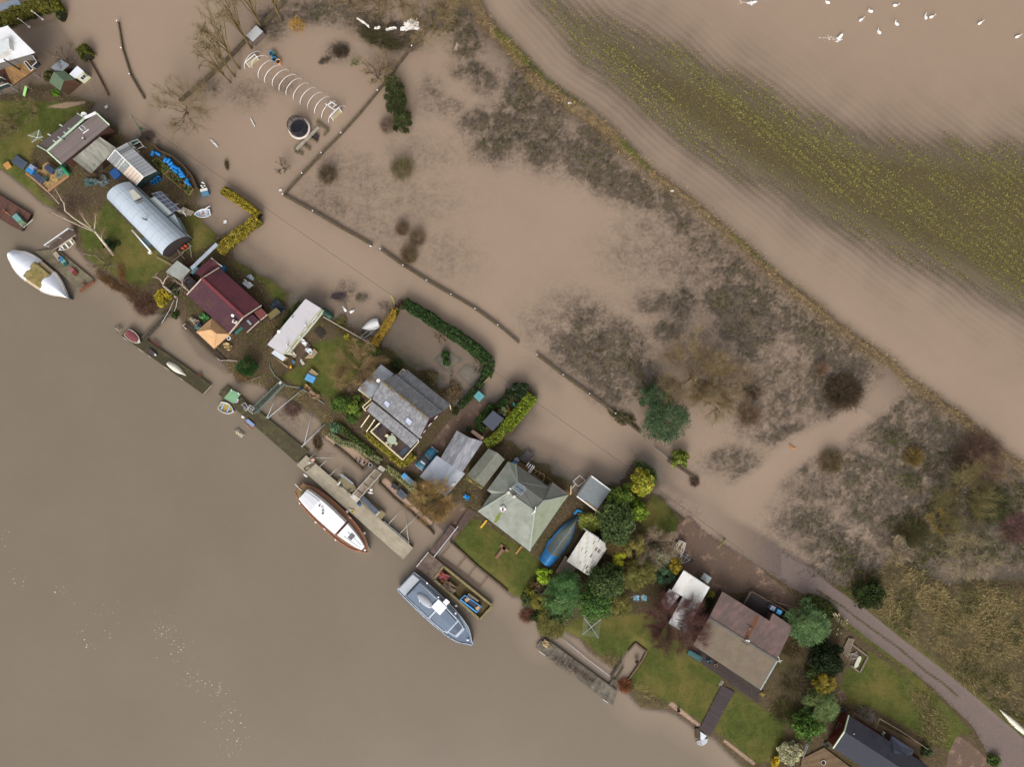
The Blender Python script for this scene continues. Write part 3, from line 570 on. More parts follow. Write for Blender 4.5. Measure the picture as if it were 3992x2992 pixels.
def dish(root,c_,r0,nrm,m_,name='satellite_dish'):
 q_=V((0,0,1)).rotation_difference(V(nrm));rt=q_.to_matrix()
 mb=MB().lathe(c_,[(.03,0),(r0*.5,.05*r0),(r0*.8,.16*r0),(r0,.3*r0),(r0*.97,.33*r0),(r0*.5,.1*r0),(.03,.05)],16,True,rot=rt)
 mb.bar(V(c_),V(c_)+rt@V((0,0,r0*.9)),.03,.03).box(V(c_)+rt@V((0,0,r0*.9)),.1,.1,.1);mb.bar(V(c_),V(c_)-V((0,0,.6)),.05,.05);mb.build(name,m_,root)
WHT=mt('eceaea',.5,.05);WHTD=mt('d8d4ce',.6,.1);CREAM=mt('e6d9b4',.6,.08);CREAMG=mt('dbe0c0',.6,.08);DKW=mt('4a3024',.8,.15);DKR=mt('4b241c',.8,.15,st=(.6,6));GLS=glass();BLK=mt('26262a',.6,.15)
GREYP=mt('8d9296',.6,.1);STEEL=mt('aab0b4',.4,.1,metal=.5);TIMB=mt('b08d62',.8,.18,st=(.7,5));TIMBL=mt('d0b48c',.8,.15);OLDW=mt('8d8476',.9,.22,st=(.6,6));DKT=mt('4a4038',.9,.2,st=(.6,5));GREENP=mt('b4c8ac',.6,.1)
# 1 stilted house, top left
T1=[(-260,560),(130,435),(605,905),(-260,1155)]
zs1=[6.2,6.2,5.4,5.4];P1=[W(a(*q_),zz)for q_,zz in zip(T1,zs1)]
H1=thing('stilt_house','white metal roofed house on grey stilts with a wooden balcony','house',(mid(P1).x,mid(P1).y,0))
sheets(H1,'roof_panel',[P1[0],P1[3],P1[2],P1[1]],12,mt('dcdcdf',.45,.05),.06,jit=.02,gap=.012,shv=.03)
dm=[W(a(*q_),6.75)for q_ in((-60,770),(148,640),(165,820),(-60,985))];MB().slab(ccw(dm),.1).build('dormer_roof',mt('d3d7d8',.5,.06),H1);MB().prism(ccw(inset([V((q_.x,q_.y,6.6))for q_ in dm],.1)),5.5).build('dormer_wall',WHTD,H1)
D1=[W(a(*q_),3.0)for q_ in((-260,1130),(480,985),(628,1185),(215,1470),(-260,1290))];ct=mid(P1)
wl=[W(a(*q_),5.3)for q_ in((-240,640),(110,470),(480,890),(-240,1110))];MB().prism(ccw(wl),2.8).build('wall',mt('6b6660',.8,.12),H1)
MB().slab(ccw(D1),.2).build('balcony_frame',DKW,H1)
deck(H1,'deck_boards',[D1[3]+V((0,0,.07)),D1[2]+V((0,0,.07)),D1[1]+V((0,0,.07)),W(a(40,1080),3.07)],26,mt('a98255',.8,.2,h2='8a6a48',t2=.5,st=(-.6,6)),.05)
for A_,B_ in(((545,945),(640,1005)),((640,1005),(705,1110)),((625,1185),(705,1110)),((-20,1430),(100,1370)),((-20,1560),(215,1475))):
 PA,PB=W(a(*A_),3.05),W(a(*B_),3.05);pn=MB().add([PA,PB,PB+V((0,0,.95)),PA+V((0,0,.95))],[[0,1,2,3]]).build('balustrade_glass',GLS,H1)
 MB().bar(PA+V((0,0,1)),PB+V((0,0,1)),.08,.08).bar(PA,PA+V((0,0,1)),.07,.07).bar(PB,PB+V((0,0,1)),.07,.07).build('balustrade_rail',WHTD,H1)
for pb in((705,1340),(345,1585),(130,1500),(40,1620),(560,1230)):
 B0=W(a(*pb),-.3);MB().bar(B0,V((B0.x,B0.y,2.85)),.16,.16).build('stilt',mt('8d8d8f',.6,.1),H1)
rooflight(H1,[W(a(*q_),3.3)for q_ in((415,1070),(455,1050),(578,1188),(535,1220))],WHTD,GLS);flue(H1,a,(345,1195),3.05,6.9,.13,mt('3a3632',.6),WHT,1.2)
# lime slide below the balcony
sl_=thing('garden_slide','lime green garden slide standing in shallow flood below the balcony','slide',W(a(450,1570),0))
MB().bar(W(a(410,1650),.15),W(a(450,1490),1.1),.5,.06).build('chute',mt('9ed27e',.4,.06),sl_)
MB().tube([W(a(430,1500),1.1),W(a(425,1475),1.5),W(a(470,1485),1.5),W(a(500,1510),1.1),W(a(575,1545),.1)],.035,6).build('handrail',mt('c9b79a',.5),sl_)
# small buildings beside it
sh,Tt=flat('felt_roof_shed','small shed with a flat blue grey felt roof behind the green roofed shed',a,[(870,1160),(1050,1020),(1190,1110),(1080,1212),(960,1215)],2.3,mt('83888e',.9,.12),DKW)
sh2,_,fp2=gable('green_shed','dark brown garden shed with a green felt gabled roof',a,(845,1410),(1040,1565),(925,1235),(1102,1385),(1110,1215),(1282,1358),2.1,2.75,mt('5f6e58',.9,.14),mt('533a2c',.85,.12,st=(.2,6)),.12,cat='shed')
cs,Tc=flat('playhouse','cream playhouse with a white slatted roof and one window',a,[(1195,1275),(1330,1130),(1440,1220),(1300,1350)],2.4,mt('dfe2ea',.5,.05),mt('e4e6bf',.6,.06),n=4)
win(cs,Tc[3],Tc[2],.28,.78,1.0,1.9,WHT,GLS)
# 2 brown bungalow with pale green ridge
ze,zr=3.3,5.0
BR=mt('6f6461',.85,.12,st=(.9,5),bump=.3,bs=9);A,B_,C_,D=[W(b(*q_),ze)for q_ in((650,855),(1340,298),(1892,497),(1065,1172))];P,Q,Q2=W(b(820,948),zr),W(b(1660,283),zr),W(b(1468,378),zr)
H2=thing('brown_bungalow','brown tiled bungalow with a pale green ridge and barge boards','house',(mid([A,B_,C_,D]).x,mid([A,B_,C_,D]).y,.2))
def courses(root,quad,n_,m_,th=.05,lift=.05): # roof tile courses: overlapping strips stepped down the slope, joined
 A_,B0,C0,D0=quad;mb=MB()
 for q_ in range(n_):
  t0,t1=q_/n_,min(1,(q_+1.15)/n_);up=V((0,0,lift));mb.slab([A_.lerp(D0,t0)+up,B0.lerp(C0,t0)+up,B0.lerp(C0,t1)+V((0,0,.005)),A_.lerp(D0,t1)+V((0,0,.005))],th,R.uniform(-.08,.08))
 o=mb.build('roof_tiles',m_,root);o['kind']='stuff';return o
courses(H2,(A,B_,Q2,P),11,BR);courses(H2,(D,C_,Q,P),16,BR)
MB().bar(P+V((0,0,.1)),Q2+V((0,0,.1)),.32,.1).build('ridge_cap',GREENP,H2);MB().bar(Q2+V((0,0,.12)),Q+V((0,0,.12)),.42,.1).build('ridge_cap',WHT,H2)
for q0,q1 in((A,P),(P,D),(Q,C_),(B_,Q2)):MB().bar(q0+V((0,0,.1)),q1+V((0,0,.1)),.2,.2).build('barge_board',GREENP,H2)
fp=inset([A,B_,C_,D],.35);MB().add([V((q_.x,q_.y,-.1))for q_ in fp]+[V((q_.x,q_.y,ze-.1))for q_ in fp]+[P+(Q-P)*.05-V((0,0,.15)),Q-(Q-P)*.05-V((0,0,.15))],[[0,1,5,4],[2,3,7,6],[1,2,6,9,5],[3,0,4,8,7]]).build('wall',mt('4a2f26',.85,.12),H2)
MB().bar(D-V((0,0,.08)),C_-V((0,0,.08)),.14,.12).build('gutter',BLK,H2)
S2=(D,C_,P);N2=(A,B_,P)
rooflight(H2,[on_plane(S2,b,q_)for q_ in((1365,535),(1412,494),(1487,560),(1425,596))],STEEL,mt('aeb4c6',.2,.05));MB().bar(on_plane(S2,b,(1425,632)),on_plane(S2,b,(1522,560)),.3,.1).build('flashing_strip',WHT,H2)
for c4 in(((1118,598),(1165,562),(1222,600),(1168,645)),((940,752),(985,715),(1045,755),(985,800))):
 rooflight(H2,[on_plane(N2,b,q_)for q_ in c4],mt('77716f',.5),mt('8b8686',.3,.1))
for l0,l1 in(((1105,618),(1165,660)),((1185,552),(1240,592)),((922,765),(985,800)),((1005,700),(1060,735)),((1032,492),(1078,515)),((832,652),(875,678))):
 MB().bar(on_plane(N2,b,l0)+V((0,0,.08)),on_plane(N2,b,l1)+V((0,0,.08)),.18,.1).build('flashing_strip',WHT,H2)
for fb,cp_ in(((1475,745),WHT),((1120,745),mt('2f7f86',.4))):P_=on_plane(S2,b,fb);MB().tube([P_-V((0,0,.1)),P_+V((0,0,.75))],.07,8).build('vent_pipe',BLK,H2);MB().lathe(P_+V((0,0,.75)),[(.12,0),(.12,.1),(.03,.15)],10).build('cowl',cp_,H2)
dish(H2,W(b(1453,320),4.4),.48,(.3,-.2,.9),WHT)
L2_=[W(b(*q_),zz)for q_,zz in(((1250,1082),2.7),((1720,697),2.7),((2010,892),2.35),((1572,1332),2.35))]
lt=thing('boarded_lean_to','lean-to roof of weathered grey boards beside the brown bungalow','lean-to',(mid(L2_).x,mid(L2_).y,.1))
for ii,q_ in enumerate(strips(L2_[0],L2_[1],L2_[2],L2_[3],15,.012)):
 MB().slab([X+V((0,0,R.uniform(0,.02)))for X in q_],.04,R.uniform(-.22,.18)).build('roof_board',mt('9a988c',.9,.25,h2='6a6a60',t2=.52,s2=.5,st=(-.95,5)),lt)
MB().prism(ccw([V((q_.x,q_.y,q_.z-.08))for q_ in inset(L2_,.2)]),0).build('wall',mt('3d2a22',.85),lt)
# 3 greenhouse with white frame
ze,zr=2.1,3.6;A,B_,C_,D=[W(c(*q_),ze)for q_ in((78,1095),(572,1540),(930,1280),(432,803))];P,Q=W(c(215,922),zr),W(c(702,1392),zr)
gh=thing('greenhouse','large white framed greenhouse with half its panes clear','greenhouse',(mid([A,B_,C_,D]).x,mid([A,B_,C_,D]).y,.2));gf=mt('f2f2ee',.45,.04)
PN=[mt('b9bcc2',.25,.1),mt('c9cbd0',.25,.1),mt('c2ae94',.4,.15),mt('8f8a84',.2,.1)]
def glasspane(nm,alpha):
 G=NG(nm);G.P.inputs['Base Color'].default_value=(*lin('c6cacb'),1);G.P.inputs['Roughness'].default_value=.1;G.P.inputs['Alpha'].default_value=alpha;return G.m
CLEAR=glasspane('clear_pane',.3);MILK=mt('c2c4c8',.35,.06)
for ii,q_ in enumerate(strips(D,C_,Q,P,11,.02)):MB().slab(q_,.02).build('pane',MILK if ii!=1 else CLEAR,gh)
for ii,q_ in enumerate(strips(A,B_,Q,P,11,.02)):MB().slab(q_,.02).build('pane',CLEAR if ii<6 else mt('d3bfae',.4,.1),gh)
for ii in range(12):
 for A0,B0,P0,Q0 in((A,B_,P,Q),(D,C_,P,Q)):MB().bar(A0.lerp(B0,ii/11),P0.lerp(Q0,ii/11),.05 if ii%11 else .12,.06).build('glazing_bar',gf if ii%11==0 or ii in(3,4)else mt('7d7c78',.5),gh)
 if ii<11:
  for A0,B0 in((A,B_),(D,C_)):X,Y=A0.lerp(B0,(ii+.04)/11),A0.lerp(B0,(ii+.96)/11);MB().add([V((X.x,X.y,.3)),V((Y.x,Y.y,.3)),V((Y.x,Y.y,2.05)),V((X.x,X.y,2.05))],[[0,1,2,3]]).build('side_pane',CLEAR,gh)
MB().bar(P,Q,.16,.12).build('ridge_bar',gf,gh);MB().bar(A,B_,.1,.1).build('gutter',mt('5a4a40'),gh);MB().bar(D,C_,.12,.1).build('gutter',mt('3c3a3a'),gh)
for A0,P0,D0 in((A,P,D),(B_,Q,C_)):MB().add([V((A0.x,A0.y,.1)),A0,P0,D0,V((D0.x,D0.y,.1))],[[0,1,2,3,4]]).build('gable_glazing',CLEAR,gh)
MB().add([V((B_.x,B_.y,.1))+V((.05,-.05,0)),B_+V((.05,-.05,0)),Q+V((.05,-.05,0)),C_+V((.05,-.05,0)),V((C_.x,C_.y,.1))+V((.05,-.05,0))],[[0,1,2,3,4]]).build('end_wall',mt('33413f',.3,.15),gh)
for l0,l1 in(((285,1190),(385,1090)),((355,1215),(440,1125))):MB().bar(W(c(*l0),1.9),W(c(*l1),2.3),.12,.08).build('vent_frame',gf,gh)
# netted frame bay at the far end
nb_=thing('potting_bay','open potting bay with a dark green cover at the greenhouse end','potting bay',W(c(590,840),.1))
bq=[W(c(*q_),1.4)for q_ in((440,800),(600,742),(705,858),(578,918))]
for ii in range(4):MB().bar(V((bq[ii].x,bq[ii].y,.1)),bq[ii],.07,.07).build('post',WHTD,nb_);MB().bar(bq[ii],bq[(ii+1)%4],.06,.06).build('rail',WHTD,nb_)
MB().bar(W(c(500,850),1.4),W(c(645,780),1.4),.06,.06).build('rail',WHTD,nb_);MB().tube([W(c(510,800),.75),W(c(570,775),.8),W(c(635,755),.75)],[.3,.34,.3],8).build('cover',mt('2f5a4a',.7,.12),nb_)
for c4,hx in(((480,815),'e0e0dc'),((545,880),'c8c4c0'),((600,830),'3a3436')):MB().blob(W(c(*c4),.35),.3,.25,.2,jit=.2).build('sack',mt(hx),nb_)
# 4 barrel roofed cabin
ze,zr=2.7,4.25;A,B_=W(d(75,318),ze),W(d(1032,1302),ze);D,C_=W(d(468,33),ze),W(d(1452,978),ze)
H4=thing('barrel_roof_cabin','long dark cabin with a rounded pale blue metal roof','cabin',(mid([A,B_,C_,D]).x,mid([A,B_,C_,D]).y,.2));BM=mt('b3bec9',.45,.05)
nA=8
def arc(A0,D0,t_):q_=A0.lerp(D0,t_);q_.z=ze+(zr-ze)*(1-(2*t_-1)**2)**.75 if 0<t_<1 else ze;return q_
for s_ in range(9):
 t0,t1=(s_+.006)/9,(s_+.994)/9;mb=MB();A0,A1,D0,D1_=A.lerp(B_,t0),A.lerp(B_,t1),D.lerp(C_,t0),D.lerp(C_,t1)
 for q_ in range(nA):mb.add([arc(A0,D0,q_/nA),arc(A1,D1_,q_/nA),arc(A1,D1_,(q_+1)/nA),arc(A0,D0,(q_+1)/nA)],[[0,1,2,3]],0,True)
 mb.build('roof_sheet',BM,H4)
nseg=[arc(A,D,q_/8)for q_ in range(9)];nsg2=[arc(B_,C_,q_/8)for q_ in range(9)];wm4=mt('38302f',.8,.15,st=(-.8,6))
ins=lambda q_,dz=.06:V((q_.x,q_.y,q_.z-dz))
MB().add([V((A.x,A.y,.1)).lerp(V((D.x,D.y,.1)),.06),V((D.x,D.y,.1)).lerp(V((A.x,A.y,.1)),.06)]+[ins(q_)for q_ in nseg[::-1]],[list(range(11))]).build('end_wall',wm4,H4);MB().add([V((B_.x,B_.y,.1)).lerp(V((C_.x,C_.y,.1)),.06),V((C_.x,C_.y,.1)).lerp(V((B_.x,B_.y,.1)),.06)]+[ins(q_)for q_ in nsg2[::-1]],[list(range(11))]).build('end_wall',wm4,H4)
MB().add([V((A.x,A.y,.1)),V((B_.x,B_.y,.1)),ins(B_),ins(A)],[[0,1,2,3]]).add([V((D.x,D.y,.1)),V((C_.x,C_.y,.1)),ins(C_),ins(D)],[[0,1,2,3]]).build('side_wall',mt('c4cace',.6,.08),H4)
MB().bar(A-V((0,0,.05)),B_-V((0,0,.05)),.22,.12).build('gutter',mt('70787f'),H4);MB().bar(D,C_,.2,.1).build('gutter',mt('3c3c3e'),H4)
rl=[W(d(*q_),zz)for q_,zz in(((400,212),3.8),((532,165),4.0),((680,318),4.3),((550,380),4.1))]
rp=MB().slab(ccw(rl),.08).build('roof_panel',mt('b9b5a8',.5,.06),H4);MB().bar(rl[2],rl[3],.06,.25).build('panel_frame',BLK,rp);MB().bar(W(d(515,437),3.9),W(d(690,365),4.2),.2,.12).build('rolled_blind',mt('6a6560'),H4)
flue(H4,d,(762,700),4.15,5.7,.11,mt('4a4e55',.5),STEEL,1.3,plate=(mt('e0d8d2'),.75,-.7))
pr_,Tp=flat('porch','flat pale porch roof beneath the raised solar panels',d,[(808,330),(905,290),(1190,575),(1090,650)],2.2,mt('b8c2c2',.6,.08),mt('b8c2c2',.6,.08),cat='porch')
pr2,Tp2=flat('side_porch','small wedge shaped blue grey porch roof at the cabin side',d,[(1125,650),(1240,600),(1392,892),(1310,838)],2.1,mt('a9b8be',.6,.08),mt('8d9ba0',.6,.08),cat='porch')
SA=[W(d(*q_),zz)for q_,zz in(((843,243),2.6),((1192,562),2.6),((1328,512),3.3),((1003,203),3.3))]
sp=thing('solar_array','raised rack of ten dark solar panels above the porch','solar panels',(mid(SA).x,mid(SA).y,.2))
for ii in range(5):
 for jj in range(2):
  def gp(u_,v_):return SA[0].lerp(SA[1],u_).lerp(SA[3].lerp(SA[2],u_),v_)
  pn=MB().slab([gp((ii+.04)/5,(jj+.03)/2),gp((ii+.96)/5,(jj+.03)/2),gp((ii+.96)/5,(jj+.97)/2),gp((ii+.04)/5,(jj+.97)/2)],.03).build('solar_panel',mt('353848',.2,.12),sp)
  fr=MB()
  for q_ in(1,2):fr.bar(gp((ii+.04)/5,(jj+q_/3)/2)+V((0,0,.005)),gp((ii+.96)/5,(jj+q_/3)/2)+V((0,0,.005)),.015,.01)
  fr.build('cell_line',GREYP,pn)
fr=MB()
for q_ in range(6):fr.bar(gp(q_/5,0),gp(q_/5,1),.045,.05)
for q_ in range(3):fr.bar(gp(0,q_/2),gp(1,q_/2),.045,.05)
fr.build('frame',STEEL,sp)
for q_ in SA:MB().bar(V((q_.x,q_.y,0)),q_,.07,.07).build('leg',GREYP,sp)
# 4b grey flat shed and dark low shed, long narrow canopy
fs,_=flat('flat_roof_shed','square shed with a pale grey flat roof behind the maroon house',g,[(1085,490),(1285,290),(1510,455),(1345,640)],2.4,mt('9fa39c',.85,.14,h2='8d7f80',t2=.6,s2=.5),mt('5a4a44',.8))
lo_,_=flat('low_store','low black roofed store between the grey shed and the maroon house',g,[(1360,650),(1480,545),(1615,660),(1490,775)],1.5,mt('332d30',.8,.15),DKW,cat='store')
cn=thing('walkway_canopy','long narrow pale blue strip roof over the path beside the yellow hedge','canopy',W(d(1750,1320),.1));cq=[W(d(*q_),2.1)for q_ in((1500,1522),(1950,1088),(1995,1132),(1545,1562))]
sheets(cn,'roof_sheet',[cq[0],cq[1],cq[2],cq[3]],5,mt('a6b1bd',.5,.06),.05)
for u_ in(.04,.5,.96):X=cq[0].lerp(cq[1],u_);MB().bar(V((X.x,X.y,0)),X,.09,.09).build('post',OLDW,cn)
# 5 maroon house
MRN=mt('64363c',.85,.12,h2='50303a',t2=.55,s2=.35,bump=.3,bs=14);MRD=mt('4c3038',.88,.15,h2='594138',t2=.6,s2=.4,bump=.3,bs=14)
ze,zr=2.9,4.6;A,B_,C_,D=[W(h(*q_),ze)for q_ in((130,880),(862,1552),(1410,1068),(682,413))];P,Q=W(h(385,603),zr),W(h(1100,1268),zr)
H5=thing('maroon_house','long house with a maroon felt gabled roof and cream barge boards','house',(mid([A,B_,C_,D]).x,mid([A,B_,C_,D]).y,.2))
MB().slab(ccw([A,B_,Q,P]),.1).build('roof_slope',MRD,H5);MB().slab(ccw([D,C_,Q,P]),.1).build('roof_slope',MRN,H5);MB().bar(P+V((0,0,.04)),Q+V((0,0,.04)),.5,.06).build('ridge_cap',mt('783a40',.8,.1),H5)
fp=inset([A,B_,C_,D],.3);MB().add([V((q_.x,q_.y,-.1))for q_ in fp]+[V((q_.x,q_.y,ze-.1))for q_ in fp]+[P+(Q-P)*.04-V((0,0,.16)),Q-(Q-P)*.04-V((0,0,.16))],[[0,1,5,4],[2,3,7,6],[1,2,6,9,5],[3,0,4,8,7]]).build('wall',mt('3f2a28',.85),H5)
for q0,q1 in((A,P),(P,D),(B_,Q),(Q,C_)):MB().bar(q0,q1,.16,.18).build('barge_board',mt('c3b3a2',.7,.12),H5)
cb=on_plane((A,B_,P),h,(965,1350));MB().box(cb-V((0,0,.2)),.7,.55,.75,-.5).build('chimney',mt('e4dcd4',.6,.08),H5);MB().lathe(cb+V((.1,.05,.5)),[(.17,0),(.17,.3)],10).build('chimney_pot',mt('4a4446'),H5);dish(H5,W(h(915,1240),5.2),.25,(.2,-.4,.8),WHT)
win(H5,fp[1],fp[2],.12,.3,1.0,1.9,mt('8a5128'),GLS);MB().bar(fp[1]-V((0,0,1.7))+V((.3,-.3,0)),fp[1].lerp(fp[2],.35)-V((0,0,1.7))+V((.3,-.3,0)),.5,.08).build('awning',mt('3f7166',.6),H5)
ext,_,_=gable('north_extension','small maroon gabled extension at the canopy end of the long house',h,(255,490),(400,640),(560,262),(700,400),(545,250),(735,400),2.2,2.3,MRN,DKW,.1,cat='extension')if False else flat('end_extension','small maroon pitched extension at the canopy end of the long house',h,[(255,490),(548,248),(590,300),(325,540)],2.5,MRN,DKW,cat='extension',zl=[2.5,2.5,2.9,2.9])+(0,)
MB().slab(ccw([W(h(325,540),2.9),W(h(590,300),2.9),W(h(735,400),2.5),W(h(660,440),2.5),W(h(375,600),2.5)]),.08,-.1).build('roof_slope',MRN,ext);MB().bar(W(h(548,248),2.55),W(h(735,400),2.6),.12,.15).build('barge_board',WHTD,ext)
ex2,Te=flat('twin_extension','pair of small maroon roofs stepped below the long house gable',h,[(1280,1190),(1405,1108),(1512,1222),(1392,1322)],2.5,mt('71403c',.85,.12),mt('4a3430',.8),cat='extension')
for pt_,m_ in(([(1150,1290),(1262,1218),(1372,1330),(1252,1402)],MRD),([(1035,1402),(1150,1292),(1252,1402),(1160,1530)],mt('473032',.85,.12))):
 T_=[W(h(*q_),2.3)for q_ in pt_];MB().slab(ccw(T_),.1).build('roof_slope',m_,ex2);MB().prism(ccw([V((q_.x,q_.y,2.18))for q_ in inset(T_,.1)]),0).build('wall',mt('4f3834',.85,.12),ex2)
MB().bar(W(h(1160,1535),2.3),W(h(1375,1335),2.35),.15,.15).build('barge_board',mt('c0aea0'),ex2);MB().bar(W(h(1395,1325),2.5),W(h(1515,1225),2.5),.14,.15).build('barge_board',mt('c0aea0'),ex2);MB().slab(ccw([W(h(*q_),2.42)for q_ in((1150,1330),(1180,1312),(1245,1385),(1218,1408))]),.04).build('roof_light',mt('93a2a8',.3),ex2)
mf,_=flat('mossy_lean_to','mossy olive lean-to roof at the corner of the maroon house',h,[(1512,1228),(1665,1105),(1740,1180),(1572,1312)],2.2,mt('6f6540',.95,.2,h2='56552c'),mt('4b3c38'),cat='lean-to')
# thatch coloured gazebo
gz=thing('gazebo','square gazebo with a new tan boarded pyramid roof','gazebo',W(j(1905,335),.3));G4=[W(j(*q_),2.5)for q_ in((1612,305),(1890,66),(2200,346),(1925,602))];ra,rb=W(j(1862,268),3.9),W(j(1962,335),3.9);GT=mt('c99f74',.8,.12,st=(.7,4))
for q0,q1,r0_,r1_ in((G4[0],G4[1],ra,ra),(G4[1],G4[2],ra,rb),(G4[2],G4[3],rb,rb),(G4[3],G4[0],rb,ra)):
 face=thing
 for s_ in range(9):
  t0,t1=s_/9,(s_+1.1)/9;MB().slab([q0.lerp(r0_,t0)+V((0,0,.03)),q1.lerp(r1_,t0)+V((0,0,.03)),q1.lerp(r1_,min(t1,1)),q0.lerp(r0_,min(t1,1))],.03,R.uniform(-.07,.07)).build('roof_board',GT,gz)
 MB().bar(q0,r0_+V((0,0,.02)),.09,.06).build('hip_board',mt('b58a60'),gz)
for q_ in G4:X=q_.lerp(mid(G4),.1);MB().bar(V((X.x,X.y,.1)),V((X.x,X.y,2.4)),.14,.14).build('post',TIMB,gz)
# 6 white mobile home
ze=3.1;T6=[W(i_(*q_),ze)for q_ in((186,1080),(846,290),(1122,460),(462,1262))];H6=thing('mobile_home','white flat roofed mobile home with cream sides and green stripes','mobile home',(mid(T6).x,mid(T6).y,.2))
sheets(H6,'roof_panel',[T6[0],T6[1],T6[2],T6[3]],7,mt('c5c1c4',.6,.05),.08,jit=.006,gap=.003,shv=.015);fp=inset(T6,.12);MB().prism(ccw([V((q_.x,q_.y,ze-.1))for q_ in fp]),.35).build('wall',mt('dfe3cc',.6,.06),H6)
A,B_=fp[3],fp[2];nv=V((.77,-.64,0))
MB().bar(A+nv*.03-V((0,0,1.0)),B_+nv*.03-V((0,0,1.0)),.05,.35).build('side_stripe',mt('64795c'),H6);MB().bar(T6[3],T6[2],.1,.14).build('gutter',mt('b8ab7c'),H6)
for t0,t1 in((.05,.14),(.36,.42),(.5,.58),(.72,.86)):win(H6,A,B_,t0,t1,1.5,2.4,WHT,GLS)
for b0,hh in(((545,1090),.7),((855,745),.35),((625,605),.2)):flue(H6,i_,b0,ze,ze+hh,.1,mt('55585c',.5),WHT if hh>.3 else GREYP,1.3,name='roof_vent')
dish(H6,W(i_(385,855),3.5),.28,(0,0,1),WHT)
low6,_=flat('annexe','low white roofed annexe at the river end of the mobile home',i_,[(255,1228),(312,1170),(512,1300),(452,1368)],2.2,mt('c9ced6',.5,.06),TIMB,cat='annexe')
# 7 grey slate house with veranda
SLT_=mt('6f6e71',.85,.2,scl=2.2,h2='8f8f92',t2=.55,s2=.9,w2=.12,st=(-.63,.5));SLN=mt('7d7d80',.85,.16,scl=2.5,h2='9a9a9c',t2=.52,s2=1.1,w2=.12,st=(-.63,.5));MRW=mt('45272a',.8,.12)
ze,zr,zv=4.6,6.9,3.9
A,B_,C_,D=W(m(667,690),ze),W(m(1480,1372),ze),W(m(1890,905),ze),W(m(1085,262),ze);P,Q=W(m(838,385),zr),W(m(1648,1035),zr)
H7=thing('slate_house','large grey slate house with a veranda and two roof windows','house',(mid([A,B_,C_,D]).x,mid([A,B_,C_,D]).y,.2))
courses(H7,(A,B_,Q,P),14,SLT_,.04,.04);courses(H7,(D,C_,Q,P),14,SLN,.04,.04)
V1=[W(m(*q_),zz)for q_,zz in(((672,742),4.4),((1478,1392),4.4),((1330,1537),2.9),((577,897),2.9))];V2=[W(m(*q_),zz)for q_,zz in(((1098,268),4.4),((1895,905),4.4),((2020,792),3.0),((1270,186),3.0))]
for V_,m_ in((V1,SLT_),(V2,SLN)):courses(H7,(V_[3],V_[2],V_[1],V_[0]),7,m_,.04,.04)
MB().bar(A,B_,.14,.12).bar(D,C_,.14,.12).build('gutter',BLK,H7)
lich=MB()
for _ in range(170):
 tt_=R.random();X=P.lerp(Q,tt_)+V((R.gauss(0,.16),R.gauss(0,.16),.075));lich.blob(X,R.uniform(.05,.13),R.uniform(.05,.13),.05,5,3)
lo=lich.build('lichen',mt('8a7444',.95,.2),H7);lo['kind']='stuff'
fp=inset([A,B_,C_,D],.25);MB().add([V((q_.x,q_.y,-.1))for q_ in fp]+[V((q_.x,q_.y,ze-.15))for q_ in fp]+[P+(Q-P)*.03-V((0,0,.2)),Q-(Q-P)*.03-V((0,0,.2))],[[0,1,5,4],[2,3,7,6],[1,2,6,9,5],[3,0,4,8,7]]).build('wall',MRW,H7)
S7=(A,B_,P)
for c4 in(((862,770),(905,708),(985,772),(935,862)),((1228,1080),(1280,1005),(1368,1078),(1312,1168))):rooflight(H7,[on_plane(S7,m,q_)for q_ in c4],mt('6e7076',.4),mt('a9b0c4',.12,.2))
win(H7,fp[1],fp[2],.12,.2,1.2,2.1,WHT,GLS);win(H7,fp[1],fp[2],.4,.52,2.9,3.9,WHT,mt('d8d4d0',.3));win(H7,fp[1],fp[2],.68,.8,3.0,4.0,WHT,mt('d8d4d0',.3))
for pb in((1510,1352),(1458,1410)):X=W(m(*pb),2.7);MB().blob(X,.16,.16,.16).build('lamp',WHT,H7)
dish(H7,W(m(775,372),5.6),.33,(.1,-.2,.9),WHT)
wl7,_=flat('tin_lean_to','pale tin roofed lean-to against the end of the slate house',m,[(420,520),(820,95),(1040,260),(645,672)],3.4,mt('a9afb6',.5,.1,st=(.8,4)),mt('6b5a48'),cat='lean-to',n=8,zl=[2.9,2.9,3.6,3.6],jit=.02)
# veranda deck in front
VD=thing('veranda','brown veranda deck with cream rails on the river side of the slate house','veranda',W(m(1000,1500),.2));vq=[W(m(*q_),1.15)for q_ in((655,1250),(800,1110),(1500,1400))]+[W(q(*q_),1.15)for q_ in((610,90),(318,408))]
dk=[W(m(655,1250),1.15),W(m(820,1100),1.15),W(q(600,95),1.15),W(q(320,410),1.15)]
deck(VD,'deck_boards',[dk[1],dk[2],dk[3],dk[0]],60,mt('5a4b46',.85,.12),.08);MB().prism(ccw([V((q_.x,q_.y,1.05))for q_ in inset(dk,.1)]),0).build('base',DKW,VD)
rail(VD,[dk[1],dk[0],dk[3],dk[2]],.95,CREAM,2,.1,1.6)
for bpt,tp_ in(((475,1175),(620,970)),((570,1255),(715,1045)),((655,1250),(790,1105))):
 Bq,Tq=W(m(*bpt),1.3),W(m(*tp_),2.85);MB().bar(Bq,Tq,.14,.14).bar(V((Bq.x,Bq.y,0)),Bq,.14,.14).build('brace_post',CREAM,VD)
MB().bar(W(m(500,828),3.0),W(m(655,690),3.3),.12,.12).bar(W(m(545,865),3.0),W(m(672,742),3.3),.12,.12).bar(W(m(500,828),3.0),W(m(560,905),3.0),.14,.14).bar(W(m(425,530),2.8),W(m(640,690),2.8),.14,.14).build('eaves_beam',CREAM,VD)
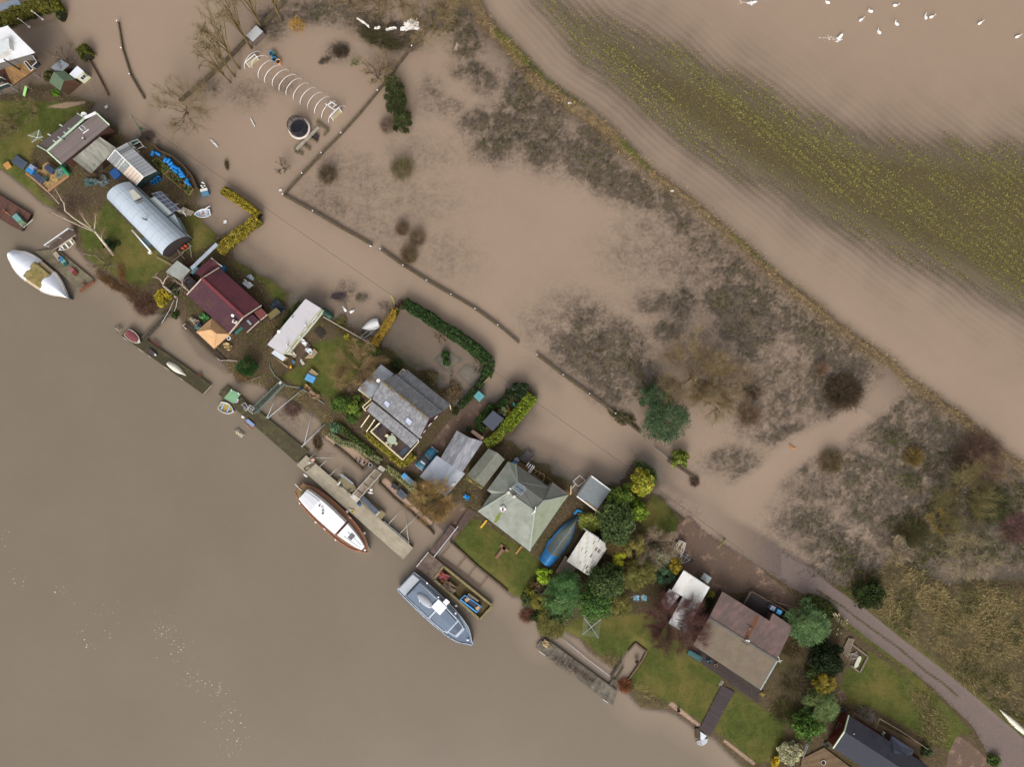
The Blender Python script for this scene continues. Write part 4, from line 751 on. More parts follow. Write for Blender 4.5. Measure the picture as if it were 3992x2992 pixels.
MB().bar(W(m(1110,270),3.2),W(m(1200,178),3.2),.14,.14).bar(W(m(1200,178),3.2),W(m(1238,205),3.2),.14,.14).bar(W(m(1145,275),3.0),W(m(1228,200),3.0),.1,.1).build('porch_beam',CREAM,VD);MB().bar(W(m(2025,875),0),W(m(2008,800),2.9),.13,.13).build('post',CREAM,VD)
dcst=deck(VD,'ramp_grid',[W(q(*q_),1.24)for q_ in((225,310),(375,180),(440,215),(310,345))],9,mt('50586a',.5,.1),.04)
# 8 garage with tin car port, 9 felt shed
g8,_,_=gable('garage','grey shingle roofed garage beside the blue car',q,(960,388),(1243,-92),(1155,520),(1452,30),(1332,640),(1690,100),2.5,3.3,mt('7f8086',.85,.2,scl=2.5,h2='9b9ca0',t2=.55,s2=1.2,st=(1.05,3)),DKW,.2,cat='garage')
t8,T8=flat('car_port','blue grey tin car port roof on the river side of the garage',q,[(605,700),(893,343),(1385,655),(1050,1062)],2.4,mt('9298a4',.4,.12,h2='b0b2b6',t2=.55,st=(1.0,4)),None,cat='car port',n=9,zl=[2.3,2.55,2.55,2.3],jit=.03)
T8b=[T8[1],T8[2],T8[3],T8[0]]
for ch in list(t8.children):bpy.data.objects.remove(ch)
sheets(t8,'roof_sheet',T8b,11,mt('9298a4',.4,.12,h2='b0b2b6',t2=.55,st=(1.0,4)),.04,jit=.03,gap=.008,shv=.08)
for X in T8:Y=X.lerp(mid(T8),.05);MB().bar(V((Y.x,Y.y,0)),Y-V((0,0,.05)),.1,.1).build('post',OLDW,t8)
MB().slab(ccw([W(q(*q_),2.62)for q_ in((1145,855),(1180,808),(1222,835),(1185,880))]),.03).build('roof_light',mt('cfd2cc',.3),t8)
s9,_,_=gable('felt_shed','long shed with a worn grey green felt gabled roof',r,(90,680),(460,222),(222,770),(612,290),(372,888),(742,408),2.4,3.0,mt('737468',.92,.14,h2='84857e',t2=.6,s2=.5),mt('5a4a3c',.85),.12,cat='shed')
MB().slab(ccw([W(r(*q_),zz)for q_,zz in(((60,760),2.2),((95,690),2.42),((235,775),3.02),((372,890),2.42),((345,930),2.2),((225,850),2.6))]),.06).build('mossy_verge',mt('5a5432',.95,.25,h2='8a7a48'),s9)
# 10 big hipped bungalow
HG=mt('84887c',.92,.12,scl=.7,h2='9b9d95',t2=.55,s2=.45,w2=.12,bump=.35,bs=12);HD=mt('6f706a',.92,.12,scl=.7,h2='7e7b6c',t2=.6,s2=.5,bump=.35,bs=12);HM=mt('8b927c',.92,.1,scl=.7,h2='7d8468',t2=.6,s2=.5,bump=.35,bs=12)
E1,S_,E2,E3,E4,E5,E6,E7,E8,E9=W(r(285,1310),2.8),W(t(285,887),2.8),W(r(1850,1020),2.8),W(r(1570,812),2.8),W(r(1490,882),2.8),W(r(930,488),2.8),W(r(800,443),2.8),W(r(437,940),2.8),W(r(512,1000),2.8),W(r(1790,1090),2.8)
RA,RB,VA,HB,VB=W(r(805,985),4.9),W(r(1255,1305),4.9),W(r(960,780),4.5),W(r(1420,1125),4.5),W(r(880,470),3.0)
H10=thing('hipped_bungalow','wide bungalow with a grey green hipped felt roof','bungalow',(mid([E1,S_,E2,E6]).x,mid([E1,S_,E2,E6]).y,.2))
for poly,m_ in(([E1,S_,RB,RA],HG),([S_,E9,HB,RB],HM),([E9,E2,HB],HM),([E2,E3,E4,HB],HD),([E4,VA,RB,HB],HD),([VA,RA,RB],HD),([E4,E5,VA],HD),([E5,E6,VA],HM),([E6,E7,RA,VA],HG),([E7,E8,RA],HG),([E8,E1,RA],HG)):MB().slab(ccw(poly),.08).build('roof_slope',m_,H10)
ob=[E1,S_,E2,E3,E4,E5,E6,E7,E8];c10=mid(ob);ob2=[q_.lerp(c10,.05)for q_ in ob];MB().prism(ccw([V((q_.x,q_.y,2.66))for q_ in ob2]),0).build('wall',mt('6b5f50',.8,.12),H10)
for q0,q1 in((RA,RB),(RB,HB),(RB,S_),(RA,E1),(RA,VA),(VA,E5),(HB,E9)):MB().bar(q0+V((0,0,.03)),q1+V((0,0,.03)),.28,.05).build('hip_cap',mt('9aa195',.9,.1),H10)
for q0,q1 in((E1,S_),(S_,E9),(E4,E5)):MB().bar(q0-V((0,0,.06)),q1-V((0,0,.06)),.13,.12).build('gutter',mt('3a3c3c'),H10)
N10=(E4,VA,RB);S10=(E1,S_,RA);K10=(E6,E7,RA)
sk=[on_plane(N10,r,q_)for q_ in((878,905),(970,808),(1122,908),(1028,1022))];rooflight(H10,sk,STEEL,mt('2f3a48',.15,.1))
mb=MB()
for q_ in range(9):
 for lo_t,hi_t in((.08,.45),(.55,.92)):A_,B0=sk[0].lerp(sk[3],(q_+.5)/9),sk[1].lerp(sk[2],(q_+.5)/9);mb.bar(A_.lerp(B0,lo_t)+V((0,0,.09)),A_.lerp(B0,hi_t)+V((0,0,.09)),.1,.03)
mb.build('glazing_bars',mt('b9c6d2',.4),H10)
flue(H10,r,(708,1262),4.3,5.6,.14,mt('6a5c58',.5),mt('8a6a60'),1.3,plate=(WHT,.85,.55));flue(H10,r,(838,900),4.5,5.3,.11,mt('3c3c40',.5),WHT,1.4,plate=(mt('93a2ac'),.5,.5))
for bb in((808,980),(903,1052)):X=W(r(*bb),4.95);MB().box(X,.5,.42,.3,.5).build('vent_block',mt('d2cabe'),H10)
for l0,l1 in(((805,985),(725,1160)),((900,1055),(720,1165))):MB().bar(W(r(*l0),5.2),W(r(*l1),5.5),.03,.03).build('stay_wire',WHTD,H10)
X=W(r(1258,1305),4.95);MB().box(X,.3,.3,.35,.5).build('aerial_box',WHT,H10);MB().bar(X+V((0,0,.3)),W(r(1280,1225),5.3),.14,.1).bar(X+V((0,0,.3)),W(r(1200,1362),5.3),.14,.1).build('aerial_arm',WHT,H10)
moss=MB().slab(ccw([on_plane(S10,r,q_)+V((0,0,.012))for q_ in((640,1330),(690,1325),(660,1410),(600,1500),(545,1500),(590,1410))]),.01);moss.build('moss_streak',mt('6f7a3a',.95,.25),H10)
# 11 grey flat roofed summerhouse
s11,T11=flat('summerhouse','grey flat roofed summerhouse with white fascias standing at the flood edge',v,[(-5,712),(243,362),(578,612),(328,962)],2.5,mt('7b8183',.85,.12),mt('c9cbc6',.6),cat='summerhouse',fascia=(WHT,(1,3),.2))
win(s11,T11[0],T11[3],.15,.85,.6,2.0,WHT,GLS,bars=4);MB().bar(W(v(560,640),2.45),W(v(345,945),2.45),.07,.07).build('gutter',mt('4b4038'),s11);MB().bar(W(v(130,800),2.6),W(v(425,1030),2.6),.18,.06).build('loose_board',TIMBL,s11)
MB().tube([W(v(520,740),1.6),W(v(335,945),1.6)],.16,8).build('black_pipe',BLK,s11)
# 12 broken white corrugated shed with brown annex
s12=thing('corrugated_shed','old shed with a holed white corrugated roof among evergreens','shed',W(t(1250,920),.2));T12=[W(t(*q_),zz)for q_,zz in(((925,1060),2.6),((1270,520),2.9),((1650,790),2.9),((1310,1320),2.6))]
WC=mt('d9d6cc',.6,.08,h2='b5a58c',t2=.62,s2=.6,st=(1.0,4));WC2=mt('cfd2d6',.6,.07)
def corr(root,quad,n_,seg,holes,mats,name='corrugated_sheet',amp=.035):
 A_,B0,C0,D0=quad # sheets run A->D ; ridged across
 for q_ in range(n_):
  for s_ in range(seg):
   mb=MB();t0,t1=s_/seg,(s_+1.03)/seg;cuts=[t0,t1];sub=4
   for e_ in range(sub):
    u0,u1=(q_+e_/sub)/n_,(q_+(e_+1)/sub)/n_
    if R.random()<holes(u0,(t0+t1)/2):continue
    z0,z1=(amp if e_%2 else 0),(0 if e_%2 else amp)
    pt=lambda u_,t_,zz:A_.lerp(B0,u_).lerp(D0.lerp(C0,u_),min(1,t_))+V((0,0,zz))
    mb.add([pt(u0,t0,z0),pt(u1,t0,z1),pt(u1,t1,z1),pt(u0,t1,z0)],[[0,1,2,3]])
   if mb.f:mb.build(name,mats[(q_*7+s_*3)%len(mats)]if s_ else mats[0],root)
corr(s12,(T12[0],T12[3],T12[2],T12[1]),13,9,lambda u_,t_:.4 if(u_>.6 and .66<t_<.8)else(.25 if t_>.5 and t_<.6 and u_<.75 else(.12 if t_<.2 and u_>.6 else .01)),[WC,WC,WC2,mt('cfc4ae',.7,.12)])
MB().prism(ccw([V((q_.x,q_.y,q_.z-.12))for q_ in inset(T12,.1)]),0).build('wall',mt('3a2a20',.85),s12)
for q_ in range(4):MB().bar(T12[0].lerp(T12[1],(q_+.5)/4)-V((0,0,.04)),T12[3].lerp(T12[2],(q_+.5)/4)-V((0,0,.04)),.08,.08).build('purlin',mt('4a3426'),s12)
MB().bar(W(t(1210,490),2.95),W(t(1480,660),2.95),.16,.12).build('gutter',GREYP,s12)
flat('brown_annex','flat brown felt roofed annex beside the holed white shed',t,[(725,1250),(905,965),(1080,1180),(1010,1312),(850,1312)],2.2,mt('6a5d52',.92,.2,h2='7f6d54'),DKW,cat='annex')
# 13 white sheet roofs behind the red tree
WR=mt('e2e0dc',.55,.06,h2='cfc8b8',t2=.6,s2=.35,st=(-.95,.3));s13=thing('white_roof_barn','barn with a white sheeted roof facing the brick yard','barn',W(w(1100,1090),.2));Q13=[W(w(*q_),3.0)for q_ in((742,1120),(955,772),(1405,1066),(1222,1395))]
sheets(s13,'roof_sheet',[Q13[1],Q13[2],Q13[3],Q13[0]],12,WR,.06,jit=.02,gap=.004,shv=.05);MB().prism(ccw([V((q_.x,q_.y,2.85))for q_ in inset(Q13,.15)]),0).build('wall',mt('5b4a42',.8),s13);MB().bar(Q13[1],Q13[2],.12,.14).build('fascia',mt('6e6a66'),s13)
flat('white_roof_side_store','small white roofed store under the red twigged tree',w,[(540,1358),(710,1092),(878,1218),(690,1460)],2.4,mt('d2ced0',.6,.06),DKW,cat='store',n=4)
flat('white_roof_rear_store','square white roofed store nearest the brown bungalow lawn',w,[(690,1690),(940,1222),(1226,1395),(970,1872)],2.4,mt('dcdada',.6,.06),DKW,cat='store',n=6)
# 14 large brown bungalow
BRN=mt('76645f',.92,.12,scl=.6,h2='8a6f6a',t2=.55,s2=.3,w2=.1,bump=.3,bs=14,st=(-1.0,.35));BRM=mt('6f6256',.93,.14,scl=.8,h2='71674f',t2=.58,s2=.5,w2=.12,bump=.3,bs=14)
ze,zr=2.9,4.4;A,S_=W(z(225,1182),ze),W((2964,2692),ze);N1,N2_,N3,N4=W(z(735,258),ze),W(z(1552,768),ze),W(z(1608,632),ze),W(z(1952,872),ze);P,Q=W(z(500,712),zr),W(z(1668,1445),zr);H14=thing('brown_felt_bungalow','large bungalow with a shallow mottled brown felt roof','bungalow',(mid([A,S_,N4,N1]).x,mid([A,S_,N4,N1]).y,.2))
nd=9
for q_ in strips(P,Q,N4.lerp(N4,1),N1,nd,.003):pass
MB().slab(ccw([P,Q,S_,A]),.1).build('roof_slope',BRM,H14);MB().slab(ccw([P,N1,N2_,Q]),.1).build('roof_slope',BRN,H14);MB().slab(ccw([N2_,N3,N4,Q]),.1).build('roof_slope',BRN,H14)
MB().bar(P+V((0,0,.03)),Q+V((0,0,.03)),.3,.05).build('ridge_cap',mt('6a6660',.95,.2),H14)
pl_=[A,S_,N4,N3,N2_,N1];cc=mid(pl_);MB().prism(ccw([V((q_.x,q_.y,ze-.14))for q_ in[q2.lerp(cc,.05)for q2 in pl_]]),0).build('wall',mt('4e3a34',.8),H14)
MB().bar(A-V((0,0,.06)),S_-V((0,0,.06)),.15,.12).build('gutter',BLK,H14);MB().bar(Q+V((.1,-.1,.02)),S_+V((0,0,.03)),.25,.05).build('verge_strip',mt('8e9492',.8,.25),H14)
flue(H14,z,(1145,1088),4.35,4.75,.13,WHT,None);flue(H14,z,(1168,1085),4.3,4.9,.12,mt('c9c9c9',.4),WHT,1.3);flue(H14,z,(1195,890),4.0,4.3,.1,mt('4c5557'),GREYP,1.2,name='vent_pipe')
for l0,l1 in(((1162,820),(1262,882)),((1065,1108),(1172,1182))):A_,B0=[on_plane((P,N1,Q)if l0[1]<1000 else(P,Q,S_),z,q_)+V((0,0,.05))for q_ in(l0,l1)];MB().bar(A_,B0,.06,.06).build('roof_batten',mt('3c302c'),H14)
rs=MB().slab(ccw([on_plane((P,N1,Q),z,q_)+V((0,0,.012))for q_ in((1090,1095),(1195,880),(1310,660),(1380,680),(1280,900),(1190,1060))]),.01);rs.build('rust_streak',mt('7d5640',.92,.15),H14)
X=W(z(1725,1455),3.6);MB().bar(X,W(z(1695,1375),5.2),.06,.06).bar(W(z(1675,1470),4.2),W(z(1770,1450),4.2),.08,.05).bar(W(z(1740,1490),4.2),W(z(1700,1440),4.2),.08,.05).build('aerial',WHTD,H14)
# its dark deck with stairs
dk14=thing('dark_deck','nearly black raised timber deck at the yard side of the brown felt bungalow','deck',W(z(1600,560),.2));Q4=[W(z(*q_),1.1)for q_ in((1075,455),(1208,228),(1990,580),(1880,790))]
Q4b=[W(z(*q_),1.1)for q_ in((1075,455),(1208,228),(1800,560),(1620,830))];deck(dk14,'deck_boards',Q4b,36,mt('332b2d',.85,.15),.07);deck(dk14,'deck_boards',[W(z(*q_),1.1)for q_ in((1620,770),(1800,540),(1990,600),(1870,850))],14,mt('30282a',.85,.15),.07)
rail(dk14,[Q4[0],Q4[1],W(z(1790,560),1.1)],.9,mt('5e4a40',.8),2,.08,1.4);rail(dk14,[W(z(1520,380),.8),W(z(1820,470),.8),W(z(1985,570),1.1)],.9,mt('5e4a40',.8),2,.08,1.4)
for q_ in range(6):A_=W(z(1545+q_*42,390+q_*20),.25+q_*.15);MB().bar(A_,W(z(1545+q_*42-40,390+q_*20+75),.25+q_*.15),.28,.05).build('stair_tread',mt('4a3a33'),dk14)
# front boardwalk
fw=thing('front_boardwalk','dark timber boardwalk from the brown felt bungalow down to the river','boardwalk',W(ab(800,700),.2))
deck(fw,'deck_boards',[W(ab(*q_),.5)for q_ in((945,250),(1180,340),(742,1138),(560,1000))][0:1]+[W(ab(*q_),.5)for q_ in((560,1000),(735,1135),(1170,370))],64,mt('4a3f40',.85,.12),.08)
T_=[W(y(1010,880),.45),W(y(1100,760),.45),W(ab(1610,330),.45),W(ab(1580,560),.45)]
deck(fw,'terrace_boards',[T_[0],T_[1],T_[2],T_[3]],12,mt('443a38',.85,.12),.08)
for q_ in((560,1000),(735,1135),(770,640),(910,740)):X=W(ab(*q_),.5);MB().bar(V((X.x,X.y,-.5)),X,.14,.14).build('pile',DKT,fw)
for q_ in range(3):MB().bar(W(ab(870+q_*28,245+q_*10),.3+q_*.08),W(ab(925+q_*25,155+q_*12),.3+q_*.08),.24,.06).build('stair_tread',OLDW,fw)
# 15 dark roofed house, bottom right
NV=mt('3f3e47',.85,.14,scl=1.,h2='33353f',t2=.55,s2=.4,bump=.3,bs=14);ze,zr=3.0,4.6
A,P,D=W(ac(1095,1338),ze),W(ac(1288,1052),zr),W(ac(1366,768),ze);H15=thing('dark_roof_house','house with a nearly black felt roof and a red brown gable wall','house',W(ac(1700,1350),.2));dr_=W(ac(2075,1225),ze)-D
B_,Q,C_=A+dr_*2.0,P+dr_*2.0,D+dr_*2.0;MB().slab(ccw([A,B_,Q,P]),.1).build('roof_slope',mt('34353f',.85,.14,bump=.3,bs=14),H15);MB().slab(ccw([P,Q,C_,D]),.1).build('roof_slope',NV,H15)
MB().bar(A,P,.2,.16).bar(P,D,.2,.16).build('barge_board',mt('c4cdb2',.6),H15);fp=inset([A,B_,C_,D],.3);e0=(P-Q).normalized()*-.25
MB().add([V((q_.x,q_.y,-.1))for q_ in fp]+[V((q_.x,q_.y,ze-.12))for q_ in fp]+[P+e0-V((0,0,.18)),Q-V((0,0,.18))],[[0,1,5,4],[2,3,7,6],[1,2,6,9,5],[3,0,4,8,7]]).build('wall',mt('5f2a1c',.8,.12),H15)
W15=[W(ac(2070,1225),2.9),W(ac(2112,1130),2.9),W(ad(312,1375),2.9),W(ad(275,1482),2.9)];rr0,rr1=W(ac(2090,1300),3.5),W(ad(0,1600),3.9)
MB().slab(ccw([W(ac(2065,1235),2.95),W(ac(2112,1130),2.8),W(ad(315,1375),2.8),W(ad(270,1485),2.95),W(ad(20,1600),3.9),W(ac(2140,1380),3.9)]),.1).build('wing_roof',mt('3d414d',.85,.12),H15);MB().prism(ccw([V((q_.x,q_.y,2.65))for q_ in inset(W15,.1)]),0).build('wing_wall',mt('4a3a34'),H15)
MB().slab(ccw([W(ad(*q_),2.9)for q_ in((0,1605),(275,1482),(560,1660),(600,1900),(-100,1900))]),.1).build('rear_roof',mt('463c44',.85,.15),H15)
win(H15,fp[3],fp[0],.35,.55,1.0,1.9,mt('8a6a50'),GLS)
for c4 in((1455,1095),(2180,1290)):X=on_plane((P,Q,D),ac,c4)+V((0,0,.02));MB().box(X,.28,.2,.03,.6).build('roof_patch',mt('a99aa0'),H15)
d15=thing('plank_terrace','brown plank terrace around the dark roofed house','terrace',W(ac(1000,1550),.1));TB=mt('77614a',.88,.16,h2='665a40',t2=.6)
deck(d15,'deck_boards',[W(ac(*q_),.6)for q_ in((560,1520),(850,1280),(1100,1340),(1500,1650))][:1]+[W(ac(*q_),.6)for q_ in((500,1900),(1700,1900),(940,1330))],34,TB,.06);deck(d15,'deck_boards',[W(ac(*q_),.6)for q_ in((1330,720),(1420,690),(2211,1050),(2211,1130))][:1]+[W(ac(1420,690),.6),W(ad(560,1330),.6),W(ad(400,1480),.6)],9,TB,.06)
rail(d15,[W(ac(1400,760),.6),W(ac(1420,695),.6),W(ac(1620,830),.6)],.9,mt('86765f'),2,.07,1.2);rail(d15,[W(ac(1780,960),.6),W(ac(1850,790),.6),W(ac(2211,1000),.6),W(ad(500,1310),.6)],.9,mt('86765f'),2,.07,1.4);rail(d15,[W(ac(540,1460),.6),W(ac(630,1240),.6)],.9,GREYP,2,.07,1.2)
# small dark garden room in the hedge
flat('garden_room','slate blue flat roofed garden room boxed in by clipped hedges',o_,[(800,1095),(980,890),(1172,1035),(975,1245)],2.4,mt('4a4d59',.8,.08),mt('6a3f2a',.8,.12),cat='garden room')
flat('log_store','pale pink plank roofed log store at the garage end',o_,[(595,1260),(635,1225),(822,1358),(775,1410)],1.5,mt('c8a590',.8,.1),TIMB,cat='log store')
# corner sheds cut by the frame
flat('tarp_roof','blue grey tarpaulin roof at the top left corner behind the hedge',a,[(-40,90),(290,-40),(365,75),(165,175),(40,200)],2.0,mt('7c8796',.7,.15),mt('5a5a60'),cat='shelter')
# ------------------------------------------------------------------ boats
class Hull:
 def __init__(s_,bow,stern,beam,shape,zk=-.35,zd=.55,sheer=.2):
  s_.S,s_.B=V(stern),V(bow);s_.dr=(s_.B-s_.S);s_.L=s_.dr.length;s_.dr.normalize();s_.nv=V((-s_.dr.y,s_.dr.x,0));s_.bm=beam/2;s_.shape=shape;s_.zk,s_.zd,s_.sh=zk,zd,sheer
 def hb(s_,t_):
  q_=s_.shape;X=t_*(len(q_)-1);i0=min(int(X),len(q_)-2);fr=X-i0
  p0,p1,p2,p3=q_[max(i0-1,0)],q_[i0],q_[i0+1],q_[min(i0+2,len(q_)-1)] # Catmull-Rom through the half breadths
  return max(0,.5*(2*p1+(p2-p0)*fr+(2*p0-5*p1+4*p2-p3)*fr**2+(3*p1-p0-3*p2+p3)*fr**3))*s_.bm
 def zz(s_,t_):return s_.zd+s_.sh*max(0,(t_-.35)/.65)**2+s_.sh*.25*max(0,(.35-t_)/.35)**2
 def P(s_,t_,u_,z_):X=s_.S+s_.dr*(t_*s_.L)+s_.nv*(u_*s_.hb(t_));return V((X.x,X.y,z_))
 def M(s_,t_,u_,z_):X=s_.S+s_.dr*(t_*s_.L)+s_.nv*u_;return V((X.x,X.y,z_)) # u_ in metres
 def shell(s_,N_=20,flare=.72):
  vs=[];fs=[];pr=((1,1),(flare,.45),(flare*.62,.1),(0,0))
  for q_ in range(N_+1):
   t_=q_/N_;zt=s_.zz(t_)
   for sg in(1,-1):
    for u_,zf in pr:vs.append(s_.P(t_,sg*u_,s_.zk+(zt-s_.zk)*zf))
  n_=8
  for q_ in range(N_):
   for e_ in range(3):
    fs.append([q_*n_+e_,(q_+1)*n_+e_,(q_+1)*n_+e_+1,q_*n_+e_+1]);fs.append([q_*n_+4+e_,q_*n_+5+e_,(q_+1)*n_+5+e_,(q_+1)*n_+4+e_])
  fs.append([0,1,2,3,7,6,5,4]);fs.append([N_*n_+q_ for q_ in(4,5,6,7,3,2,1,0)])
  return MB().add(vs,fs,0,True)
 def plate(s_,z_=0.,k=1.,t0=0.,t1=1.,N_=20,th=.05,crown=0.):
  mb=MB();vs=[];fs=[]
  for q_ in range(N_+1):
   t_=t0+(t1-t0)*q_/N_;zt=s_.zz(t_)+z_
   for u_ in(-1,-.5,0,.5,1):vs.append(s_.P(t_,u_*k,zt+crown*(1-u_*u_)))
  for q_ in range(N_):
   for e_ in range(4):fs.append([q_*5+e_,(q_+1)*5+e_,(q_+1)*5+e_+1,q_*5+e_+1])
  n0=len(vs);vs+=[V((X.x,X.y,X.z-th))for X in vs[:]]
  for q_ in range(N_):
   fs.append([q_*5,n0+q_*5,n0+q_*5+5,q_*5+5]);fs.append([q_*5+4,q_*5+9,n0+q_*5+9,n0+q_*5+4])
  fs.append([0,1,2,3,4,n0+4,n0+3,n0+2,n0+1,n0]);fs.append([N_*5+q_ for q_ in(4,3,2,1,0)]+[n0+N_*5+q_ for q_ in range(5)])
  return mb.add(vs,fs)
 def gunwale(s_,r0=.06,z_=0.,t0=0.,t1=1.,k=1.,transom=True,N_=24):
  A_=[s_.P(t0+(t1-t0)*q_/N_,k,s_.zz(t0+(t1-t0)*q_/N_)+z_)for q_ in range(N_+1)];B0=[s_.P(t0+(t1-t0)*q_/N_,-k,s_.zz(t0+(t1-t0)*q_/N_)+z_)for q_ in range(N_+1)]
  pts=A_+B0[::-1]+([A_[0]]if transom else[]);return MB().tube(pts,r0,6)
 def block(s_,t0,t1,k0,k1,z0,z1,tp=.9,N_=10,sh=0.,par=False): # cabin that follows the hull breadth
  vs=[];fs=[]
  for q_ in range(N_+1):
   t_=t0+(t1-t0)*q_/N_;kk=k0+(k1-k0)*q_/N_;tt=t0+(t1-t0)*(.5+(q_/N_-.5)*(1-(1-tp)*.4))
   for u_,zf,ta in((kk,z0,t_),(kk*tp,z1,tt),(0,z1+.06,tt),(-kk*tp,z1,tt),(-kk,z0,t_)):X=s_.P(ta,u_,zf);vs.append(X)
  for q_ in range(N_):
   for e_ in range(4):fs.append([q_*5+e_,(q_+1)*5+e_,(q_+1)*5+e_+1,q_*5+e_+1])
  fs.append([0,1,2,3,4]);fs.append([N_*5+q_ for q_ in(4,3,2,1,0)])
  return MB().add(vs,fs,sh)
def boat(name,label,H_,cat='boat',group=None):return thing(name,label,cat,(mid([H_.S,H_.B]).x,mid([H_.S,H_.B]).y,H_.zk),group)
def fender(root,X,m_=None,L_=.5):MB().tube([X+V((0,0,-.15)),X+V((0,0,-.05)),X+V((0,0,L_*.6)),X+V((0,0,L_*.75))],[.06,.15,.15,.05],8).build('fender',m_ or WHT,root)
DINGHY=[.72,.9,1,.97,.82,.5,.04]
def dinghy(name,label,bow,stern,beam,outc,inc,floorc,seatc,zd=.45,thw=(.18,.5,.76),zk=-.15,group=None,shape=DINGHY,bowdeck=True):
 H_=Hull(bow,stern,beam,shape,zk,zd,.14);rt=boat(name,label,H_,group=group);H_.shell(16).build('hull',outc,rt)
 fl=H_.plate(-.3,.78,.03,.9);fl.build('floor',floorc,rt);iw=MB();N_=16
 for sg in(1,-1):
  vs=[]
  for q_ in range(N_+1):t_=q_/N_;vs+=[H_.P(t_,sg*.93,H_.zz(t_)+.01),H_.P(t_,sg*.8,H_.zz(t_)-.3)]
  iw.add(vs,[[q_*2,q_*2+2,q_*2+3,q_*2+1]for q_ in range(N_)])
 iw.build('inner_side',inc,rt);H_.gunwale(.06).build('gunwale',outc,rt)
 for tt in thw:MB().slab(ccw([H_.P(tt-.045,.92,H_.zz(tt)-.1),H_.P(tt+.045,.92,H_.zz(tt)-.1),H_.P(tt+.045,-.92,H_.zz(tt)-.1),H_.P(tt-.045,-.92,H_.zz(tt)-.1)]),.04).build('thwart',seatc,rt)
 if bowdeck:H_.plate(-.03,.95,.86,1,6).build('bow_deck',seatc,rt)
 return rt,H_
HW=mt('e9e7e6',.45,.05);NAVY=mt('3d4660',.5,.1);TEAK=mt('8a5c42',.7,.15,st=(.65,6));FAB=mt('dfe2ec',.7,.06,bump=.5,bs=4)
# white sheeted motor boat
H_=Hull(W(f(1275,968),.8),W(f(245,215),.8),4.5,[.45,.82,.97,1,.98,.9,.68,.32,.02],-.4,.85,.3);H_.S=W(f(262,205),0);H_.B=W(f(1272,965),0);H_.dr=(H_.B-H_.S).normalized();H_.L=(H_.B-H_.S).length;H_.nv=V((-H_.dr.y,H_.dr.x,0))
b1=boat('covered_boat','wide motor boat under taut white sheeting with a bare moss stained roof amidships',H_,'boat');H_.shell(20).build('hull',NAVY,b1);H_.plate(.0,.98).build('side_deck',mt('d8c2a2',.7,.12,h2='8a5a4a',t2=.62,s2=1.5),b1)
cb_=H_.block(.34,.62,.72,.72,.8,1.75,.94);cb_.build('cabin_roof',mt('97875c',.92,.2,h2='736638',t2=.5,s2=1.5),b1)
def sheeting(t0,t1,zc):
 mb=MB();vs=[];N_=12;K_=10
 for q_ in range(N_+1):
  t_=t0+(t1-t0)*q_/N_
  for e_ in range(K_+1):
   u_=-1.04+2.08*e_/K_;X=H_.P(t_,u_,0);X.z=.75+(zc(t_)-.75)*(1-abs(u_)**1.6)+R.uniform(-.04,.04)+(.35*H_.sh if t_>.9 else 0);vs.append(X)
 return mb.add(vs,[[q_*(K_+1)+e_,(q_+1)*(K_+1)+e_,(q_+1)*(K_+1)+e_+1,q_*(K_+1)+e_+1]for q_ in range(N_)for e_ in range(K_)],0,True)
sheeting(-.01,.37,lambda t_:1.9-.8*abs(t_-.3)).build('sheeting',FAB,b1);sheeting(.6,1.0,lambda t_:2.0-2.2*max(0,t_-.72)).build('sheeting',FAB,b1)
MB().bar(H_.P(0,0,1.0),H_.P(-.03,0,1.1)+H_.nv*.1,.08,.08).build('stern_post',WHTD,b1)
# narrow boat with teal hatch, half out of frame
nbq=Hull(W((-190,690),0),W(e(500,755),0),3.6,[.95,1,1,1,1,1,.9,.5,.1],-.3,.6,.05);nb2=boat('narrow_barge','rust brown decked barge with a teal hatch cover at the left edge',nbq,'barge');nbq.shell(16,.96).build('hull',mt('3a302c',.8),nb2);deck(nb2,'deck_boards',[nbq.P(.0,1,.68),nbq.P(.62,1,.68),nbq.P(.62,-1,.68),nbq.P(0,-1,.68)],40,mt('5e4239',.88,.16),.05);MB().bar(W(e(410,826),.8),W(e(565,690),.8),.08,.06).build('edge_trim',WHTD,nb2);MB().bar(W(e(410,826),.8),W(e(330,760),.8),.06,.06).build('edge_trim',WHTD,nb2)
for c4,m_ in((((205,640),(275,580),(370,680),(300,735)),mt('6b9a92',.6,.1)),(((308,745),(368,690),(425,735),(375,785)),mt('6c8262',.7,.12))):MB().prism(ccw([W(e(*q_),1.25)for q_ in c4]),.7).build('hatch_cover',m_,nb2)
MB().bar(W(e(170,620),.7),W(e(55,520),1.5),.05,.05).build('flag_staff',TIMB,nb2);fl_=MB();vs=[]
for q_ in range(7):
 for e2 in range(3):X=W(e(110-q_*13,565-q_*3),1.15);vs.append(X+V((.04*math.sin(q_*1.5),.12*math.cos(q_*1.3),-.18*e2+.05*math.sin(q_))))
fl_.add(vs,[[q_*3+e2,q_*3+3+e2,q_*3+4+e2,q_*3+1+e2]for q_ in range(6)for e2 in range(2)]).build('flag',mt('b84440',.7),nb2)
